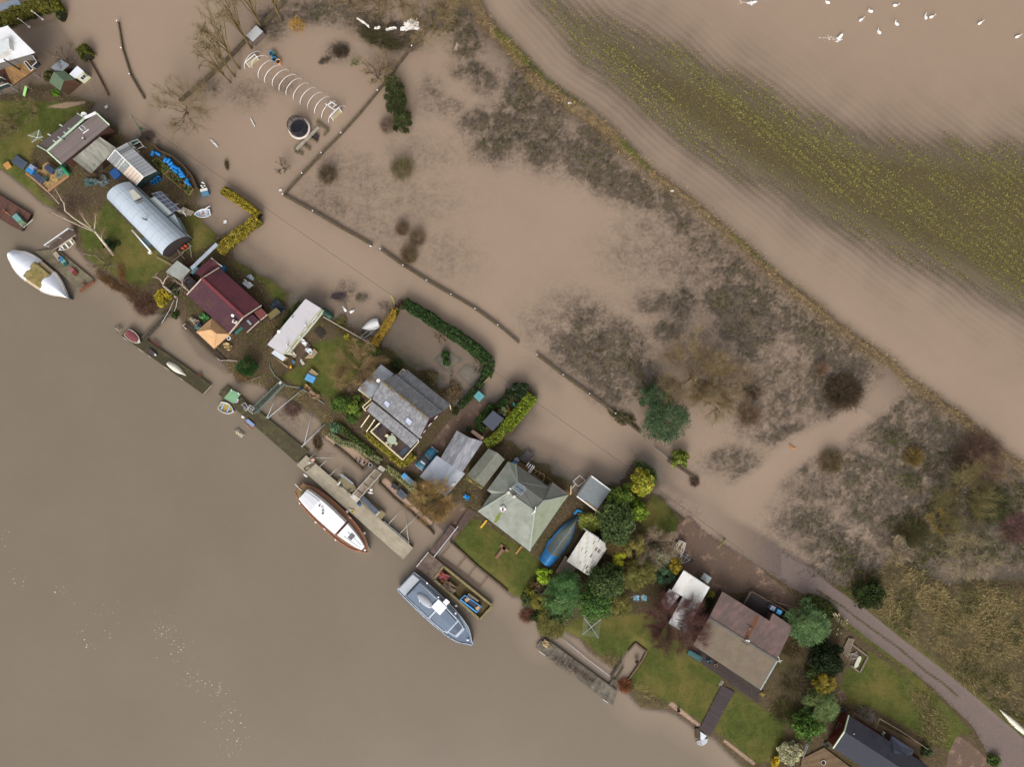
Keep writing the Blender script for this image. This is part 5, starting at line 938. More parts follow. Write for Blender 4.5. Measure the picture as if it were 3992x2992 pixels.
# dinghies
dinghy('rowing_dinghy','cream rowing dinghy with white thwarts beside the railed gangway',W(e(1030,1225),.3),W(e(1270,1045),.3),1.35,mt('cbc2b0',.55,.08),mt('d8d0bf',.6),mt('8b8064',.8,.2),WHT)
dn2,Hd2=dinghy('moored_tender','white tender with blue seats and oars floating off the lawn by the cabin',W(d(1592,606),.3),W(d(1858,565),.3),1.42,HW,mt('d9dde6',.5),mt('ccd3de',.5),mt('9fb2d2',.6))
MB().box(Hd2.P(.5,0,.3),.4,.3,.12,.4).build('orange_bag',mt('d0744a',.7),dn2)
for sg,ln in((1,1.2),(-1,.9)):MB().bar(Hd2.P(.62,sg*.3,.5),Hd2.P(.1,sg*1.0,.52),.05,.04).build('oar',TIMBL,dn2)
MB().tube([W(d(1755,510),.5),W(d(1855,452),.6)],[.05,.09],6).build('oar',WHT,dn2)
def upturned(name,label,bow,stern,beam,m_,zt,shape,zb=.1,keel=True):
 H_=Hull(bow,stern,beam,shape,zb,zb,0);rt=boat(name,label,H_);vs=[];N_=18;K_=8
 for q_ in range(N_+1):
  t_=q_/N_;hh=(zt-zb)*max(.12,min(1,H_.hb(t_)/H_.bm*1.15))
  for e_ in range(K_+1):u_=-1+2*e_/K_;X=H_.P(t_,u_,zb+hh*(1-abs(u_)**2.6));vs.append(X)
 MB().add(vs,[[q_*(K_+1)+e_,(q_+1)*(K_+1)+e_,(q_+1)*(K_+1)+e_+1,q_*(K_+1)+e_+1]for q_ in range(N_)for e_ in range(K_)]+[list(range(K_+1))],0,True).build('hull',m_,rt)
 H_.gunwale(.04,0).build('gunwale',m_,rt)
 if keel:MB().bar(H_.P(.06,0,zt+.01),H_.P(.92,0,zb+(zt-zb)*.75),.06,.06).build('keel',m_,rt)
 return rt,H_
ub,Hu=upturned('upturned_boat','white boat lying upside down on its trailer beside the yellow hedge',W(l(505,580),.4),W(l(785,480),.4),1.75,HW,1.25,[.85,1,1.02,.9,.7,.4,.05],.55)
tr_=thing('boat_trailer','galvanised trailer under the upturned white boat','trailer',W(l(600,650),.1))
for l0,l1 in(((470,720),(760,480)),((545,740),(850,500)),((470,720),(545,740)),((600,600),(660,640))):MB().bar(W(l(*l0),.45),W(l(*l1),.45),.08,.08).build('frame_bar',STEEL,tr_)
for X in((505,640),(720,590)):MB().lathe(W(l(*X),.3),[(.1,-.1),(.3,-.1),(.3,.1),(.1,.1)],12,rot=Matrix.Rotation(math.pi/2,3,'X')).build('wheel',BLK,tr_)
upturned('upturned_skiff','long narrow white skiff lying upside down on the dark pontoon',W(j(1430,1060),.6),W(j(1115,840),.6),1.05,mt('d9d4c6',.6,.08),.85,[.55,.8,.95,1,.9,.65,.3,.04],.5)
upturned('verge_canoe','long white canoe lying on the grass verge at the lower right',W(ad(1768,652),.4),W(ad(2420,1250),.4),1.1,mt('d8d2c2',.6,.08),.75,[.08,.45,.75,.95,1,.95,.75,.45,.05],.25)
rb,Hr=dinghy('red_covered_dinghy','white dinghy with a faded red cover on the left pontoon end',W(j(650,490),.8),W(j(420,310),.8),1.6,mt('d8cdbf',.55,.08),HW,HW,HW,.95,(.2,),.45,shape=[.75,.95,1,.97,.85,.6,.12])
Hr.plate(.06,.8,.02,.86,th=.04,crown=.12).build('cover',mt('7a4346',.8,.15,h2='8d5a54',t2=.6),rb)
dinghy('blue_seat_dinghy','white fibreglass dinghy with pale blue seats moored to the long pontoon',W(k(500,915),.35),W(k(252,800),.35),1.75,HW,mt('cfc08a',.6,.12),mt('b39a4e',.8,.2,h2='6a4a3a',t2=.6),mt('8fb2e0',.5,.08),.5,(.2,.6),-.2)
# white yacht with teak deck
Hy=Hull(W(p(1500,1690),0),W(p(330,640),0),4.6,[.42,.78,.93,1,1.0,.97,.86,.62,.1],-.5,1.0,.55);Hy.B=W((1441,2145),0);Hy.S=W(p(320,655),0);Hy.dr=(Hy.B-Hy.S).normalized();Hy.L=(Hy.B-Hy.S).length;Hy.nv=V((-Hy.dr.y,Hy.dr.x,0))
yt=boat('white_motor_yacht','large white motor yacht with a brown teak deck moored at the concrete pontoon',Hy,'yacht');Hy.shell(24,.86).build('hull',HW,yt);Hy.plate(.02,.97).build('teak_deck',mt('86624c',.75,.14,st=(-.7,8)),yt);Hy.gunwale(.09,.1).build('cap_rail',mt('a5684a',.5,.12),yt)
Hy.plate(.05,.9,.0,.1,6).build('aft_deck',mt('86704e',.8,.15),yt)
wt=mt('f2f2f4',.4,.03);Hy.block(.085,.62,.66,.62,1.0,2.35,.97,14).build('saloon',wt,yt);Hy.block(.64,.94,.62,.5,1.15,1.95,.94,12).build('fore_cabin',wt,yt);Hy.block(.615,.645,.62,.6,1.1,1.6,.9,3).build('dark_gap',mt('5a3430'),yt)
Hy.block(.09,.27,.52,.55,2.38,2.5,.9,8).build('canvas_cover',mt('d8d9dd',.7,.06,bump=.4,bs=3),yt)
for tt,uu,sx in((.3,.25,.28),(.38,-.02,.3),(.36,.15,.2)):MB().box(Hy.P(tt,uu,2.42),sx,.22,.18,.8).build('deck_gear',mt('50545a'),yt)
MB().ring(Hy.P(.33,.32,2.46),.16,.03).build('hatch_ring',GREYP,yt)
fm_=thing
hp=[Hy.M(.74,.7,2.03),Hy.M(.79,.7,2.03),Hy.M(.79,-.35,2.03),Hy.M(.74,-.35,2.03)];hq=MB().slab(ccw(hp),.03).build('hatch',mt('6b6c74',.4),yt);MB().bar(mid(hp[:2])+V((0,0,.02)),mid(hp[2:])+V((0,0,.02)),.06,.03).build('hatch_bar',mt('b0655a'),hq)
MB().tube([Hy.P(.7,.18,2.02),Hy.P(.9,.2,2.0)],.03,6).build('hand_rail',GREYP,yt);MB().tube([Hy.P(.7,-.3,2.02),Hy.P(.92,-.3,2.0)],.03,6).build('hand_rail',GREYP,yt)
for tt,sg in((.12,-1),(.38,-1),(.66,-1),(.55,1),(.84,1)):MB().blob(Hy.P(tt,sg*1.06,.75),.26,.26,.3,10,6).build('fender',WHT,yt)
MB().bar(Hy.P(.0,.0,1.3),Hy.P(-.05,.15,1.5),.1,.1).bar(Hy.P(.05,0,1.25),Hy.P(0,0,1.35),.08,.08).build('stern_davit',WHTD,yt)
for tt,sg in((.62,1),(.5,-1)):MB().box(Hy.P(tt,sg*.97,1.15),.5,.08,.12,math.atan2(Hy.dr.y,Hy.dr.x)).build('gate_block',WHT,yt)
MB().blob(Hy.P(.965,0,1.85),.2,.2,.12,8,5).build('windlass',WHT,yt)
# blue grey motor cruiser
Hc=Hull(W((1840,2497),0),W(s(400,690),0),4.55,[.92,.98,1,1.0,.99,.95,.85,.62,.06],-.5,1.15,.5);Hc.S=W(s(380,700),0);Hc.B=W((1843,2500),0);Hc.dr=(Hc.B-Hc.S).normalized();Hc.L=(Hc.B-Hc.S).length;Hc.nv=V((-Hc.dr.y,Hc.dr.x,0))
cr=boat('blue_grey_cruiser','blue grey motor cruiser with a covered tender on its aft deck',Hc,'motor cruiser');CB=mt('6c7a8c',.5,.08);CL=mt('b9c1cc',.45,.06);Hc.shell(24,.9).build('hull',mt('3f4c66',.45,.1),cr);Hc.plate(.02,.97).build('main_deck',CB,cr);Hc.gunwale(.08,.08).build('toe_rail',mt('b4c0d2',.4),cr)
Hc.plate(.1,.9,.0,.09,6,.3).build('swim_platform_cover',mt('bfc3c8',.6,.06),cr);MB().slab([Hc.P(.005,.82,1.7),Hc.P(.1,.86,1.7),Hc.P(.1,-.86,1.7),Hc.P(.005,-.82,1.7)],.35).build('aft_canopy',mt('b4b8be',.6,.06),cr)
bl=MB()
Hc.block(.12,.72,.78,.76,1.15,2.1,.97,14).build('superstructure',CL,cr);Hc.block(.13,.44,.66,.68,2.1,2.22,.98,8).build('aft_upper_deck',CB,cr);Hc.block(.47,.7,.64,.6,2.1,2.4,.97,8).build('wheelhouse_roof',CB,cr);Hc.block(.445,.468,.7,.7,2.1,2.3,.98,3).build('bulkhead',CL,cr)
Hc.block(.71,.83,.72,.62,1.2,1.7,.93,6).build('windscreen_coaming',CL,cr);Hc.block(.72,.8,.6,.52,1.7,1.78,.95,6).build('fore_hatch',mt('566274',.4,.1),cr)
for sg in(1,-1):MB().tube([Hc.P(tt,sg*.74,2.25)for tt in(.12,.3,.5,.68)],.1,6).build('coaming_rail',CL,cr)
tn=[];
for q_ in range(13):
 t_=.19+.22*q_/12;hh=max(.12,math.sin(math.pi*min(1,(q_+.6)/12.6))**.5)
 for e_ in range(9):an=math.pi*e_/8;tn.append(Hc.M(t_,.12+.75*hh*math.cos(an),2.22+.5*hh*math.sin(an)+R.uniform(-.02,.02)))
ct_=thing('tender_cover','grey covered tender lying on the aft deck of the cruiser','tender',Hc.M(.3,0,2.2));MB().add(tn,[[q_*9+e_,q_*9+9+e_,q_*9+10+e_,q_*9+1+e_]for q_ in range(12)for e_ in range(8)]+[list(range(9)),list(range(108,117))],0,True).build('canvas',mt('a9acb4',.7,.07,bump=.5,bs=4),ct_);MB().bar(Hc.M(.19,.12,2.62),Hc.M(.4,.12,2.62),.03,.03).build('seam',mt('b5b8c0'),ct_)
MB().slab([W(s(*q_),2.55)for q_ in((800,1185),(925,1055),(1072,1195),(950,1332))],.12).build('white_hatch',wt,cr);MB().slab([W(s(*q_),2.5)for q_ in((1000,1105),(1058,1045),(1122,1105),(1062,1170))],.1).build('white_locker',wt,cr)
for X in((1222,1296),(728,775),(1010,1470),(605,1080),(925,1020)):MB().lathe(W(s(*X),2.3),[(.16,-.2),(.17,.06),(.1,.12)],10).build('vent',WHT,cr)
MB().slab([W(s(*q_),1.75)for q_ in((1090,1540),(1150,1490),(1185,1515),(1135,1580))],.1).build('seat',WHT,cr);MB().blob(Hc.P(.93,.1,1.75),.25,.2,.15,8,5).build('anchor_winch',WHT,cr)
for tt in(.1,.24,.36,.5,.62,.76):
 for sg in(1,-1):X=Hc.P(tt,sg*.97,1.2);MB().bar(X,X+V((0,0,.7)),.04,.04).build('stanchion',WHT,cr)
for sg in(1,-1):MB().tube([Hc.P(tt,sg*.97,1.9)for tt in(.1,.3,.5,.76,.92)],.025,5).build('guard_wire',STEEL,cr)
for X in((330,945),(475,1105),(600,1245),(855,1435),(345,930)):fender(cr,W(s(*X),.6),WHT if X[0]in(855,330)else mt('44506a'))
MB().ring(W(s(768,1335),1.5),.14,.05,12,5).build('lifebuoy',WHT,cr);MB().ring(W(s(1232,1170),1.5),.14,.05,12,5).build('lifebuoy',WHT,cr)
# blue tarpaulin boat ashore
Ht=Hull(W(t(1105,270),0),W(t(545,1075),0),2.85,[.72,.86,.95,1,.98,.88,.66,.36,.05],.3,.9,.35);tb=boat('tarpaulined_boat','boat laid up on the bank under a ragged blue and grey tarpaulin',Ht);Ht.shell(16).build('hull',mt('2f6da8',.6,.15),tb)
vs=[];N_=18;K_=10
for q_ in range(N_+1):
 t_=-.01+1.01*q_/N_
 for e_ in range(K_+1):u_=-1.12+2.24*e_/K_;X=Ht.P(t_,u_*(1+R.uniform(-.06,.06)*(abs(u_)>1)),0);X.z=.55+(1.2+.25*math.sin(t_*9))*(1-abs(u_/1.12)**1.5)+R.uniform(-.05,.05);vs.append(X)
fq=[[q_*(K_+1)+e_,(q_+1)*(K_+1)+e_,(q_+1)*(K_+1)+e_+1,q_*(K_+1)+e_+1]for q_ in range(N_)for e_ in range(K_)]
isg=[(q_>3 and 1<=e_<=8)for q_ in range(N_)for e_ in range(K_)]
MB().add(vs,[F for F,G_ in zip(fq,isg)if not G_],0,True).build('blue_tarpaulin',mt('2f78b4',.55,.16,h2='4a86ae',t2=.58,s2=1.2,bump=.6,bs=3),tb);MB().add(vs,[F for F,G_ in zip(fq,isg)if G_],0,True).build('worn_tarpaulin',mt('6d6f62',.7,.16,h2='5a7480',t2=.55,s2=1.2,bump=.6,bs=3),tb)
MB().tube([Ht.P(tt,0,1.85+.2*math.sin(tt*9))for tt in(.1,.35,.6,.9)],.035,5).build('ridge_rope',mt('8fa9b8'),tb)
# blue inflatable behind it
inf=thing('blue_paddling_boat','bright blue inflatable boat with slatted seats at the tarpaulined bow','inflatable boat',W(t(1150,270),.2));pts=[W(t(*q_),.5)for q_ in((1060,250),(1105,180),(1160,195),(1215,245),(1225,300),(1180,360),(1130,345))];MB().tube(pts,.22,8).build('tube',mt('2aa0e0',.45,.08),inf)
for q_ in range(3):MB().bar(W(t(1075+q_*28,250+q_*18),.6),W(t(1125+q_*28,215+q_*22),.6),.18,.05).build('seat_slat',mt('5a4638' if q_%2==0 else '8a7460'),inf)
# dinghy on drive with trailer
wd2,Hw=dinghy('trailer_dinghy','white sailing dinghy with a brown interior parked on the brick yard',W(w(760,640),.7),W(w(930,280),.7),1.65,HW,mt('cbb996',.7,.15),mt('b29a72',.8,.2,h2='6a5436',t2=.58),mt('5d5156',.7),.85,(.33,.62),.3,shape=[.7,.88,1,1,.9,.66,.2])
for sg in(.5,-.5):MB().bar(Hw.P(.05,sg,.8),Hw.P(.42,sg,.8),.2,.12).build('side_bench',mt('c9bda6'),wd2)
lt2=thing('launching_trolley','steel launching trolley with small dark wheels beside the parked dinghy','trolley',W(w(990,590),.1))
for l0,l1 in(((930,520),(1075,610)),((925,530),(910,665)),((910,665),(1050,605)),((910,665),(1020,515)),((900,690),(910,665)),((990,490),(1050,530))):MB().bar(W(w(*l0),.35),W(w(*l1),.35),.09,.07).build('frame_bar',STEEL,lt2)
for X in((1070,620),(1092,598)):MB().lathe(W(w(*X),.25),[(.08,-.08),(.25,-.08),(.25,.08),(.08,.08)],12,rot=Matrix.Rotation(math.pi/2,3,'X')).build('wheel',BLK,lt2)
# ------------------------------------------------------------------ pontoons, jetties, gangways
ALG=mt('4c4533',.92,.18,h2='5f5a36',t2=.6,s2=.8);ALG2=mt('443e2e',.92,.18,h2='554f30',t2=.6,s2=.8);CONC=mt('9c917e',.92,.14,scl=2.,h2='b2a792',t2=.55,s2=.6,w2=.15,st=(-.7,2));GALV=mt('a7a9a8',.5,.1,metal=.3)
def pont(name,label,Z,pts,zt,m_,nb=0,cat='pontoon',slabs=0,th=.12,edge=None,along_first=True):
 T_=[W(Z(*q_),zt)for q_ in pts];rt=thing(name,label,cat,(mid(T_).x,mid(T_).y,-.2))
 MB().prism(ccw([V((q_.x,q_.y,zt-th))for q_ in inset(T_,.04)]),-.5).build('float',mt('3d372c',.9,.15),rt)
 if slabs:sheets(rt,'deck_slab',T_[:4],slabs,m_,th,jit=.01,gap=.0015,shv=.05)
 elif nb:deck(rt,'deck_boards',T_[:4],nb,m_,th,gap=.06)
 else:MB().slab(ccw(T_),th).build('deck',m_,rt)
 if edge:
  for q_ in range(len(T_)):MB().bar(T_[q_]+V((0,0,.02)),T_[(q_+1)%len(T_)]+V((0,0,.02)),.14,.1).build('edge_timber',edge,rt)
 return rt,T_
pA,_=pont('west_pontoon','weathered olive planked pontoon beside the white sheeted boat',f,[(1010,110),(620,130),(1330,760),(1620,640)],.4,mt('6d6552',.92,.2,h2='7f7660',t2=.55),0);bpy.data.objects.remove(pA.children[1])
deck(pA,'deck_boards',[W(f(*q_),.4)for q_ in((600,140),(950,-20),(1650,640),(1310,790))][0:1]+[W(f(*q_),.4)for q_ in((1340,770),(1640,640),(960,80))],62,mt('6d6552',.92,.2,h2='7f7660',t2=.55),.12)
bm_=thing('rusty_beam','rust red steel beam with a bracket at the end of the planked pontoon','beam',W(f(1500,740),.4));MB().bar(W(f(1380,830),.6),W(f(1620,650),.6),.35,.25).build('girder',mt('7a4a34',.85,.2),bm_);MB().bar(W(f(1490,740),.6),W(f(1410,670),.8),.3,.12).build('bracket',mt('6f3f2e',.85,.2),bm_)
gw=thing('railed_gangway','gangway with a tall white handrail leading to the white sheeted boat','gangway',W(e(1050,1000),.3));GQ=[W(e(*q_),zz)for q_,zz in(((840,1170),.5),((1240,830),.75),((1310,940),.75),((900,1240),.5))]
deck(gw,'deck_boards',[GQ[0],GQ[1],GQ[2],GQ[3]],22,mt('5a4c44',.9,.2),.08);rail(gw,[W(e(850,1160),.55),W(e(1265,870),.8)],1.35,mt('e2e4ea',.45,.05),1,.1,2.4);MB().bar(W(e(895,1235),.55),W(e(1305,955),.8),.08,.1).build('kick_board',mt('b5a28c'),gw)
pB,TB_=pont('dark_pontoon','long dark wooden pontoon carrying the red covered dinghy',j,[(470,240),(1880,1225),(1740,1390),(320,370)],.45,ALG2,0);bpy.data.objects.remove(pB.children[1])
deck(pB,'deck_boards',[TB_[0],TB_[3],TB_[2],TB_[1]],11,ALG2,.12,.2);MB().bar(W(j(1735,1388),.52),W(j(1882,1228),.52),.1,.08).build('end_trim',mt('b3a690'),pB)
for l0,l1 in(((350,400),(425,455)),((615,595),(700,655)),((785,715),(835,748)),((1055,905),(1140,965)),((1330,1102),(1390,1145))):MB().bar(W(j(*l0),.5),W(j(*l1),.5),.07,.09).build('rubbing_strip',mt('c4bcb0'),pB)
for l0,l1 in(((845,465),(985,560)),((1640,1030),(1705,1080))):MB().bar(W(j(*l0),.5),W(j(*l1),.5),.2,.2).build('rusty_channel',mt('6d3a2c',.85,.2),pB)
hb=thing('slatted_hatch','low purple brown slatted box on the dark pontoon','deck box',W(j(820,650),.45));deck(hb,'lid_slats',[W(j(*q_),.75)for q_ in((770,640),(820,600),(935,690),(890,720))],5,mt('4f444c',.8,.15),.05);MB().prism(ccw([W(j(*q_),.69)for q_ in((775,638),(820,605),(930,688),(890,715))]),.4).build('box_side',mt('2c2826'),hb);MB().box(W(j(912,705),.75),.2,.35,.12,.7).build('white_float',WHT,hb)
st_=thing('mooring_stump','mossy wooden mooring frame standing alone off the dark pontoon','mooring post',W(j(262,270),0))
for X in((215,240),(320,250),(255,325),(280,210)):MB().bar(W(j(*X),-.4),W(j(*X),.6),.14,.14).build('pile',mt('5a5238',.95,.2),st_)
MB().bar(W(j(215,240),.6),W(j(285,295),.6),.16,.08).build('cross_plank',mt('a0938a'),st_);MB().bar(W(j(255,325),.5),W(j(330,255),.5),.12,.08).build('cross_plank',OLDW,st_)
gB=thing('footbridge','narrow dark plank footbridge from the bank to the dark pontoon','footbridge',W(g(900,1450),.3));q4=[W(g(*q_),zz)for q_,zz in(((1085,1180),.75),((1165,1230),.75),((755,1660),.5),((670,1610),.5))];deck(gB,'deck_boards',[q4[0],q4[3],q4[2],q4[1]][0:1]+[q4[1],q4[2],q4[3]],3,mt('4a4238',.9,.2),.08);MB().bar(W(g(1065,1215),1.2),W(g(690,1610),1.0),.08,.08).build('hand_rail',mt('6b6252'),gB)
for q_ in range(9):A_=q4[0].lerp(q4[3],q_/8);MB().bar(A_+V((0,0,.04)),q4[1].lerp(q4[2],q_/8)+V((0,0,.04)),.07,.05).build('cleat',mt('6a6052'),gB)
MB().tube([W(g(1230,970),3.2),W(g(1150,1150),2.0),W(g(1010,1390),.6)],.03,5).build('stay_rope',WHTD,gB);MB().tube([W(g(1290,940),3.5),W(g(1270,1080),1.9),W(g(1235,1165),1.0)],.03,5).build('stay_rope',WHTD,gB)
# dock edge of the maroon house
dkM=thing('dock_edge','dark timber dock edge below the tan gazebo','dock',W(j(1600,400),.2));deck(dkM,'deck_boards',[W(j(*q_),.45)for q_ in((1380,170),(1450,160),(2130,830),(2050,830))][0:1]+[W(j(*q_),.45)for q_ in((2045,830),(2150,800),(1480,150))],40,mt('453a30',.92,.2),.12)
for l0,l1 in(((1380,200),(1445,260)),((1965,750),(2030,805)),((2040,805),(2115,797)),((2125,795),(2330,812)),((1380,200),(1435,160))):MB().tube([W(j(*l0),.6),W(j(*l1),.6)],.06,6).build('pale_rail',mt('c9bcae'),dkM)
# long pontoon group
pC,TC=pont('long_pontoon','long algae darkened pontoon with a green roofed shelter at one end',k,[(375,455),(1790,1600),(1570,1790),(225,605)],.4,ALG,0);bpy.data.objects.remove(pC.children[1]);deck(pC,'deck_boards',[TC[0],TC[3],TC[2],TC[1]],13,ALG,.12,.1)
gs,TG=flat('green_shelter','green sheet roofed shelter on the long algae darkened pontoon',k,[(325,680),(445,528),(612,605),(492,775)],1.9,mt('7fa883',.6,.1),None,zg=.4,n=5,cat='shelter')
for X in TG:Y=X.lerp(mid(TG),.12);MB().bar(V((Y.x,Y.y,.4)),Y-V((0,0,.05)),.1,.1).build('post',TIMB,gs)
for X in((455,540),(575,595)):MB().box(W(k(*X),1.95),.12,.35,.1,.6).build('roof_clip',WHT,gs)
cht=thing('white_chairs','pair of small white seats beside the green shelter','chairs',W(k(545,730),.4))
for X in((553,715),(538,742)):MB().box(W(k(*X),.8),.5,.28,.08,.6).box(W(k(*X),.4),.06,.06,.4).box(W(k(X[0]+20,X[1]),.4),.06,.06,.4).build('seat',WHT,cht)
tg=thing('truss_gangway','grey green lattice gangway from the reed bank to the long pontoon','gangway',W(k(1080,700),.4));GT_=mt('6f8079',.6,.15)
ga,gb_=[W(k(855,945),.6),W(k(1360,430),.9)],[W(k(780,880),.6),W(k(1300,380),.9)]
deck(tg,'deck_grid',[W(k(880,930),.55),W(k(1340,440),.85),W(k(1290,400),.85),W(k(800,890),.55)],30,mt('4d4f42',.9,.15),.05)
for A_,B0 in(ga,gb_,[W(k(855,945),1.6),W(k(1360,430),1.9)],[W(k(790,870),1.6),W(k(1305,372),1.9)],[W(k(900,940),.65),W(k(1375,440),.95)]):MB().bar(A_,B0,.09,.09).build('chord',GT_,tg)
for q_ in range(9):
 for A_,B0 in(ga,gb_):MB().bar(A_.lerp(B0,q_/9),A_.lerp(B0,(q_+.5)/9)+V((0,0,1)),.05,.05).build('lattice',GT_,tg);MB().bar(A_.lerp(B0,(q_+.5)/9)+V((0,0,1)),A_.lerp(B0,(q_+1)/9),.05,.05).build('lattice',GT_,tg)
MB().box(W(k(1300,412),1.2),.5,.4,.35,.8).build('cable_box',WHTD,tg)
for ii,(l0,l1,z0,z1)in enumerate((((1068,1010),(1220,660),.5,.5),((1085,1018),(1668,535),.5,.8),((1705,1480),(1845,905),.5,.7),((1672,1508),(2075,1115),.5,.5))):
 solo('mooring_strut',['short steel strut beside the lattice gangway','long steel strut from the gangway foot to the log pile','steep steel strut at the far end of the long pontoon','long steel strut at the far end nearest the slate house hedge'][ii],'strut',MB().tube([W(k(*l0),z0),W(k(*l1),z1)],.07,8).lathe(W(k(*l0),z0-.1),[(.14,0),(.14,.12)],8),mt('a9adb0',.45,.08),'steel struts holding the long pontoon off the bank')
solo('mooring_line','slack grey mooring line from the green shelter to the straw bank','rope',MB().tube([W(k(470,515),.8),W(k(620,420),.4),W(k(830,350),.4),W(k(955,300),.5)],.05,5),OLDW)
solo('water_hose','grey hose curving down the straw bank to the lattice gangway','hose',MB().tube([W(k(1105,40),.5),W(k(1120,150),.5),W(k(1200,290),.5),W(k(1350,410),.6),W(k(1400,465),.6),W(k(1650,500),.5),W(k(1800,600),.5),W(k(2060,780),.5)],.06,6),mt('8d948c',.6))
pt=thing('frame_table','white tubular frame with a dark net on the long pontoon','frame',W(k(720,840),.4))
for l0,l1 in(((615,785),(825,950)),((640,775),(690,760)),((690,760),(745,850)),((705,900),(745,850)),((660,850),(705,900)),((770,790),(850,850)),((770,790),(730,850)),((850,850),(800,905)),((745,830),(825,885)),((790,800),(745,865)),((820,825),(775,885))):MB().bar(W(k(*l0),.9),W(k(*l1),.9),.06,.06).bar(W(k(*l0),.4),W(k(*l0),.9),.05,.05).build('tube',mt('d8d2cc',.5),pt)
MB().slab([W(k(*q_),.92)for q_ in((645,785),(690,768),(738,850),(700,870))],.02).build('net',mt('3b4050'),pt)
raft=thing('box_raft','blue lidded wooden box floating off the long pontoon','floating box',W(k(770,1130),0));MB().prism(ccw([W(k(*q_),.55)for q_ in((690,1080),(735,1050),(855,1150),(800,1205))]),-.1).build('box_side',mt('8a5a34',.8,.15),raft);MB().slab([W(k(*q_),.68)for q_ in((690,1070),(735,1035),(855,1135),(815,1180))],.08).build('lid',mt('7f97c0',.6,.08),raft)
for X in((685,1115),(730,1155),(770,1192)):MB().blob(W(k(*X),.2),.13,.13,.15,8,5).build('float',mt('b8926a'),raft)
MB().lathe(W(k(658,995),.02),[(.24,-.1),(.3,.15),(.22,.28),(.1,.32)],12,True).build('buoy',WHTD,raft)
pr2_=thing('pallet_raft','bleached pallet raft drifting off the long pontoon','raft',W(k(600,1290),0))
for q_ in range(6):A_=W(k(535+q_*22,1215+q_*20),.25);MB().bar(A_+V((-.5,-.55,0))*.8,A_+V((.35,.1,0)),.16,.05).build('slat',mt('a39a90' if q_%2 else '8b8378',.9,.15),pr2_)
for q_ in range(8):X=W(k(550+(q_%4)*28,1255+(q_%4)*20+(q_//4)*30-(q_%2)*4),.28);MB().box(X,.26,.2,.12,.7).build('sack',mt('cfc4a8',.8,.1),pr2_)
# concrete pontoon
pD,TD=pont('concrete_pontoon','pale concrete pontoon beside the large white motor yacht',p,[(255,290),(410,115),(2250,1640),(2050,1800)],.7,CONC,0);bpy.data.objects.remove(pD.children[1])
TD=[W(p(250,285),.7),W(p(412,117),.7),W(s(490,168),.7),W(s(318,368),.7)];sheets(pD,'deck_slab',[TD[0],TD[3],TD[2],TD[1]],9,CONC,.14,jit=.012,gap=.0012,shv=.05)
bpy.data.objects.remove(pD.children[0]);MB().prism(ccw([V((q_.x,q_.y,.55))for q_ in inset(TD,.06)]),-.6).build('float',mt('4f473a',.9,.2),pD)
for sd in((0,3),(1,2)):MB().bar(TD[sd[0]]-V((0,0,.2)),TD[sd[1]]-V((0,0,.2)),.1,.18).build('waling',mt('756a52',.9,.2),pD)
pd2=MB().slab([W(p(*q_),.72)for q_ in((950,570),(1040,480),(1240,620),(1280,700),(1180,760))],.14);pd2.build('side_platform',mt('857a5e',.92,.15),pD)
MB().bar(W(p(1020,445),1.1),W(p(1225,610),1.1),.3,.2).bar(W(p(980,435),.8),W(p(1040,490),.8),.2,.1).build('grey_beam',GREYP,pD);MB().slab([W(p(*q_),.7)for q_ in((1400,800),(1790,1130),(1700,1235),(1330,900))],.12).build('side_platform',mt('84795c',.92,.15),pD)
for l0,l1 in(((1750,1255),(2180,1620)),):MB().bar(W(p(*l0),.75),W(p(*l1),.75),.12,.1).build('steel_channel',GREYP,pD)
for ii,(l0,l1)in enumerate((((490,155),(595,62)),((530,160),(905,163)),((655,305),(800,172)),((825,460),(975,315)),((1825,1310),(2080,1040)),((2020,1475),(2400,1090)),((2185,1640),(2110,1045)))):
 solo('pontoon_stay',['short stay at the upstream end of the concrete pontoon','long level stay at the upstream end of the concrete pontoon','second short steel stay upstream of the timber platform','third short steel stay just upstream of the timber platform','steel stay below the slate tank lids','crossing steel stay nearest the willow','steep steel stay at the downstream end of the concrete pontoon'][ii],'stay',MB().tube([W(p(*l0),.6),W(p(*l1),.5)],.05,6).lathe(W(p(*l0),.5),[(.1,0),(.1,.1)],8),mt('b5b1a8',.5),'steel stays behind the concrete pontoon')
bench2=thing('slate_tanks','two slate grey lidded tanks end to end on the concrete pontoon','tank',W(p(1500,980),.7))
for c4 in(((1345,890),(1400,815),(1540,950),(1490,1010)),((1480,1020),(1545,955),(1680,1080),(1600,1140))):MB().prism(ccw([W(p(*q_),1.15)for q_ in c4]),.7).build('tank_body',mt('4c505a',.6),bench2);deck(bench2,'lid_ribs',[W(p(*q_),1.2)for q_ in c4],7,mt('565c68',.5,.08),.05)
MB().prism(ccw([W(p(*q_),1.1)for q_ in((1605,1145),(1680,1080),(1690,1100),(1625,1170))]),.7).build('end_cap',mt('b8aa9c'),bench2)
gD=thing('grey_gangway','broad grey gangway with double handrails down to the concrete pontoon','gangway',W(p(1450,600),.6));q4=[W(p(*q_),zz)for q_,zz in(((1185,830),.95),((1620,350),1.15),((1730,420),1.15),((1295,915),.95))];deck(gD,'deck_grid',q4,4,mt('8a7c6c',.9,.14),.08);
for o1,o2 in((0,1),(3,2)):rail(gD,[q4[o1],q4[o2]],1.0,mt('b7b2a8',.5,.08),2,.07,1.7)
MB().slab([q4[0]+V((-.1,-.1,0)),q4[3]+V((-.1,-.1,0)),q4[3]+V((.5,.4,.03)),q4[0]+V((.5,.4,.03))],.1).build('toe_plate',mt('c9c2b8'),gD);MB().slab([W(p(*q_),1.2)for q_ in((1690,290),(1780,350),(1735,410),(1640,345))],.1).build('top_plate',mt('b8b0a2'),gD)
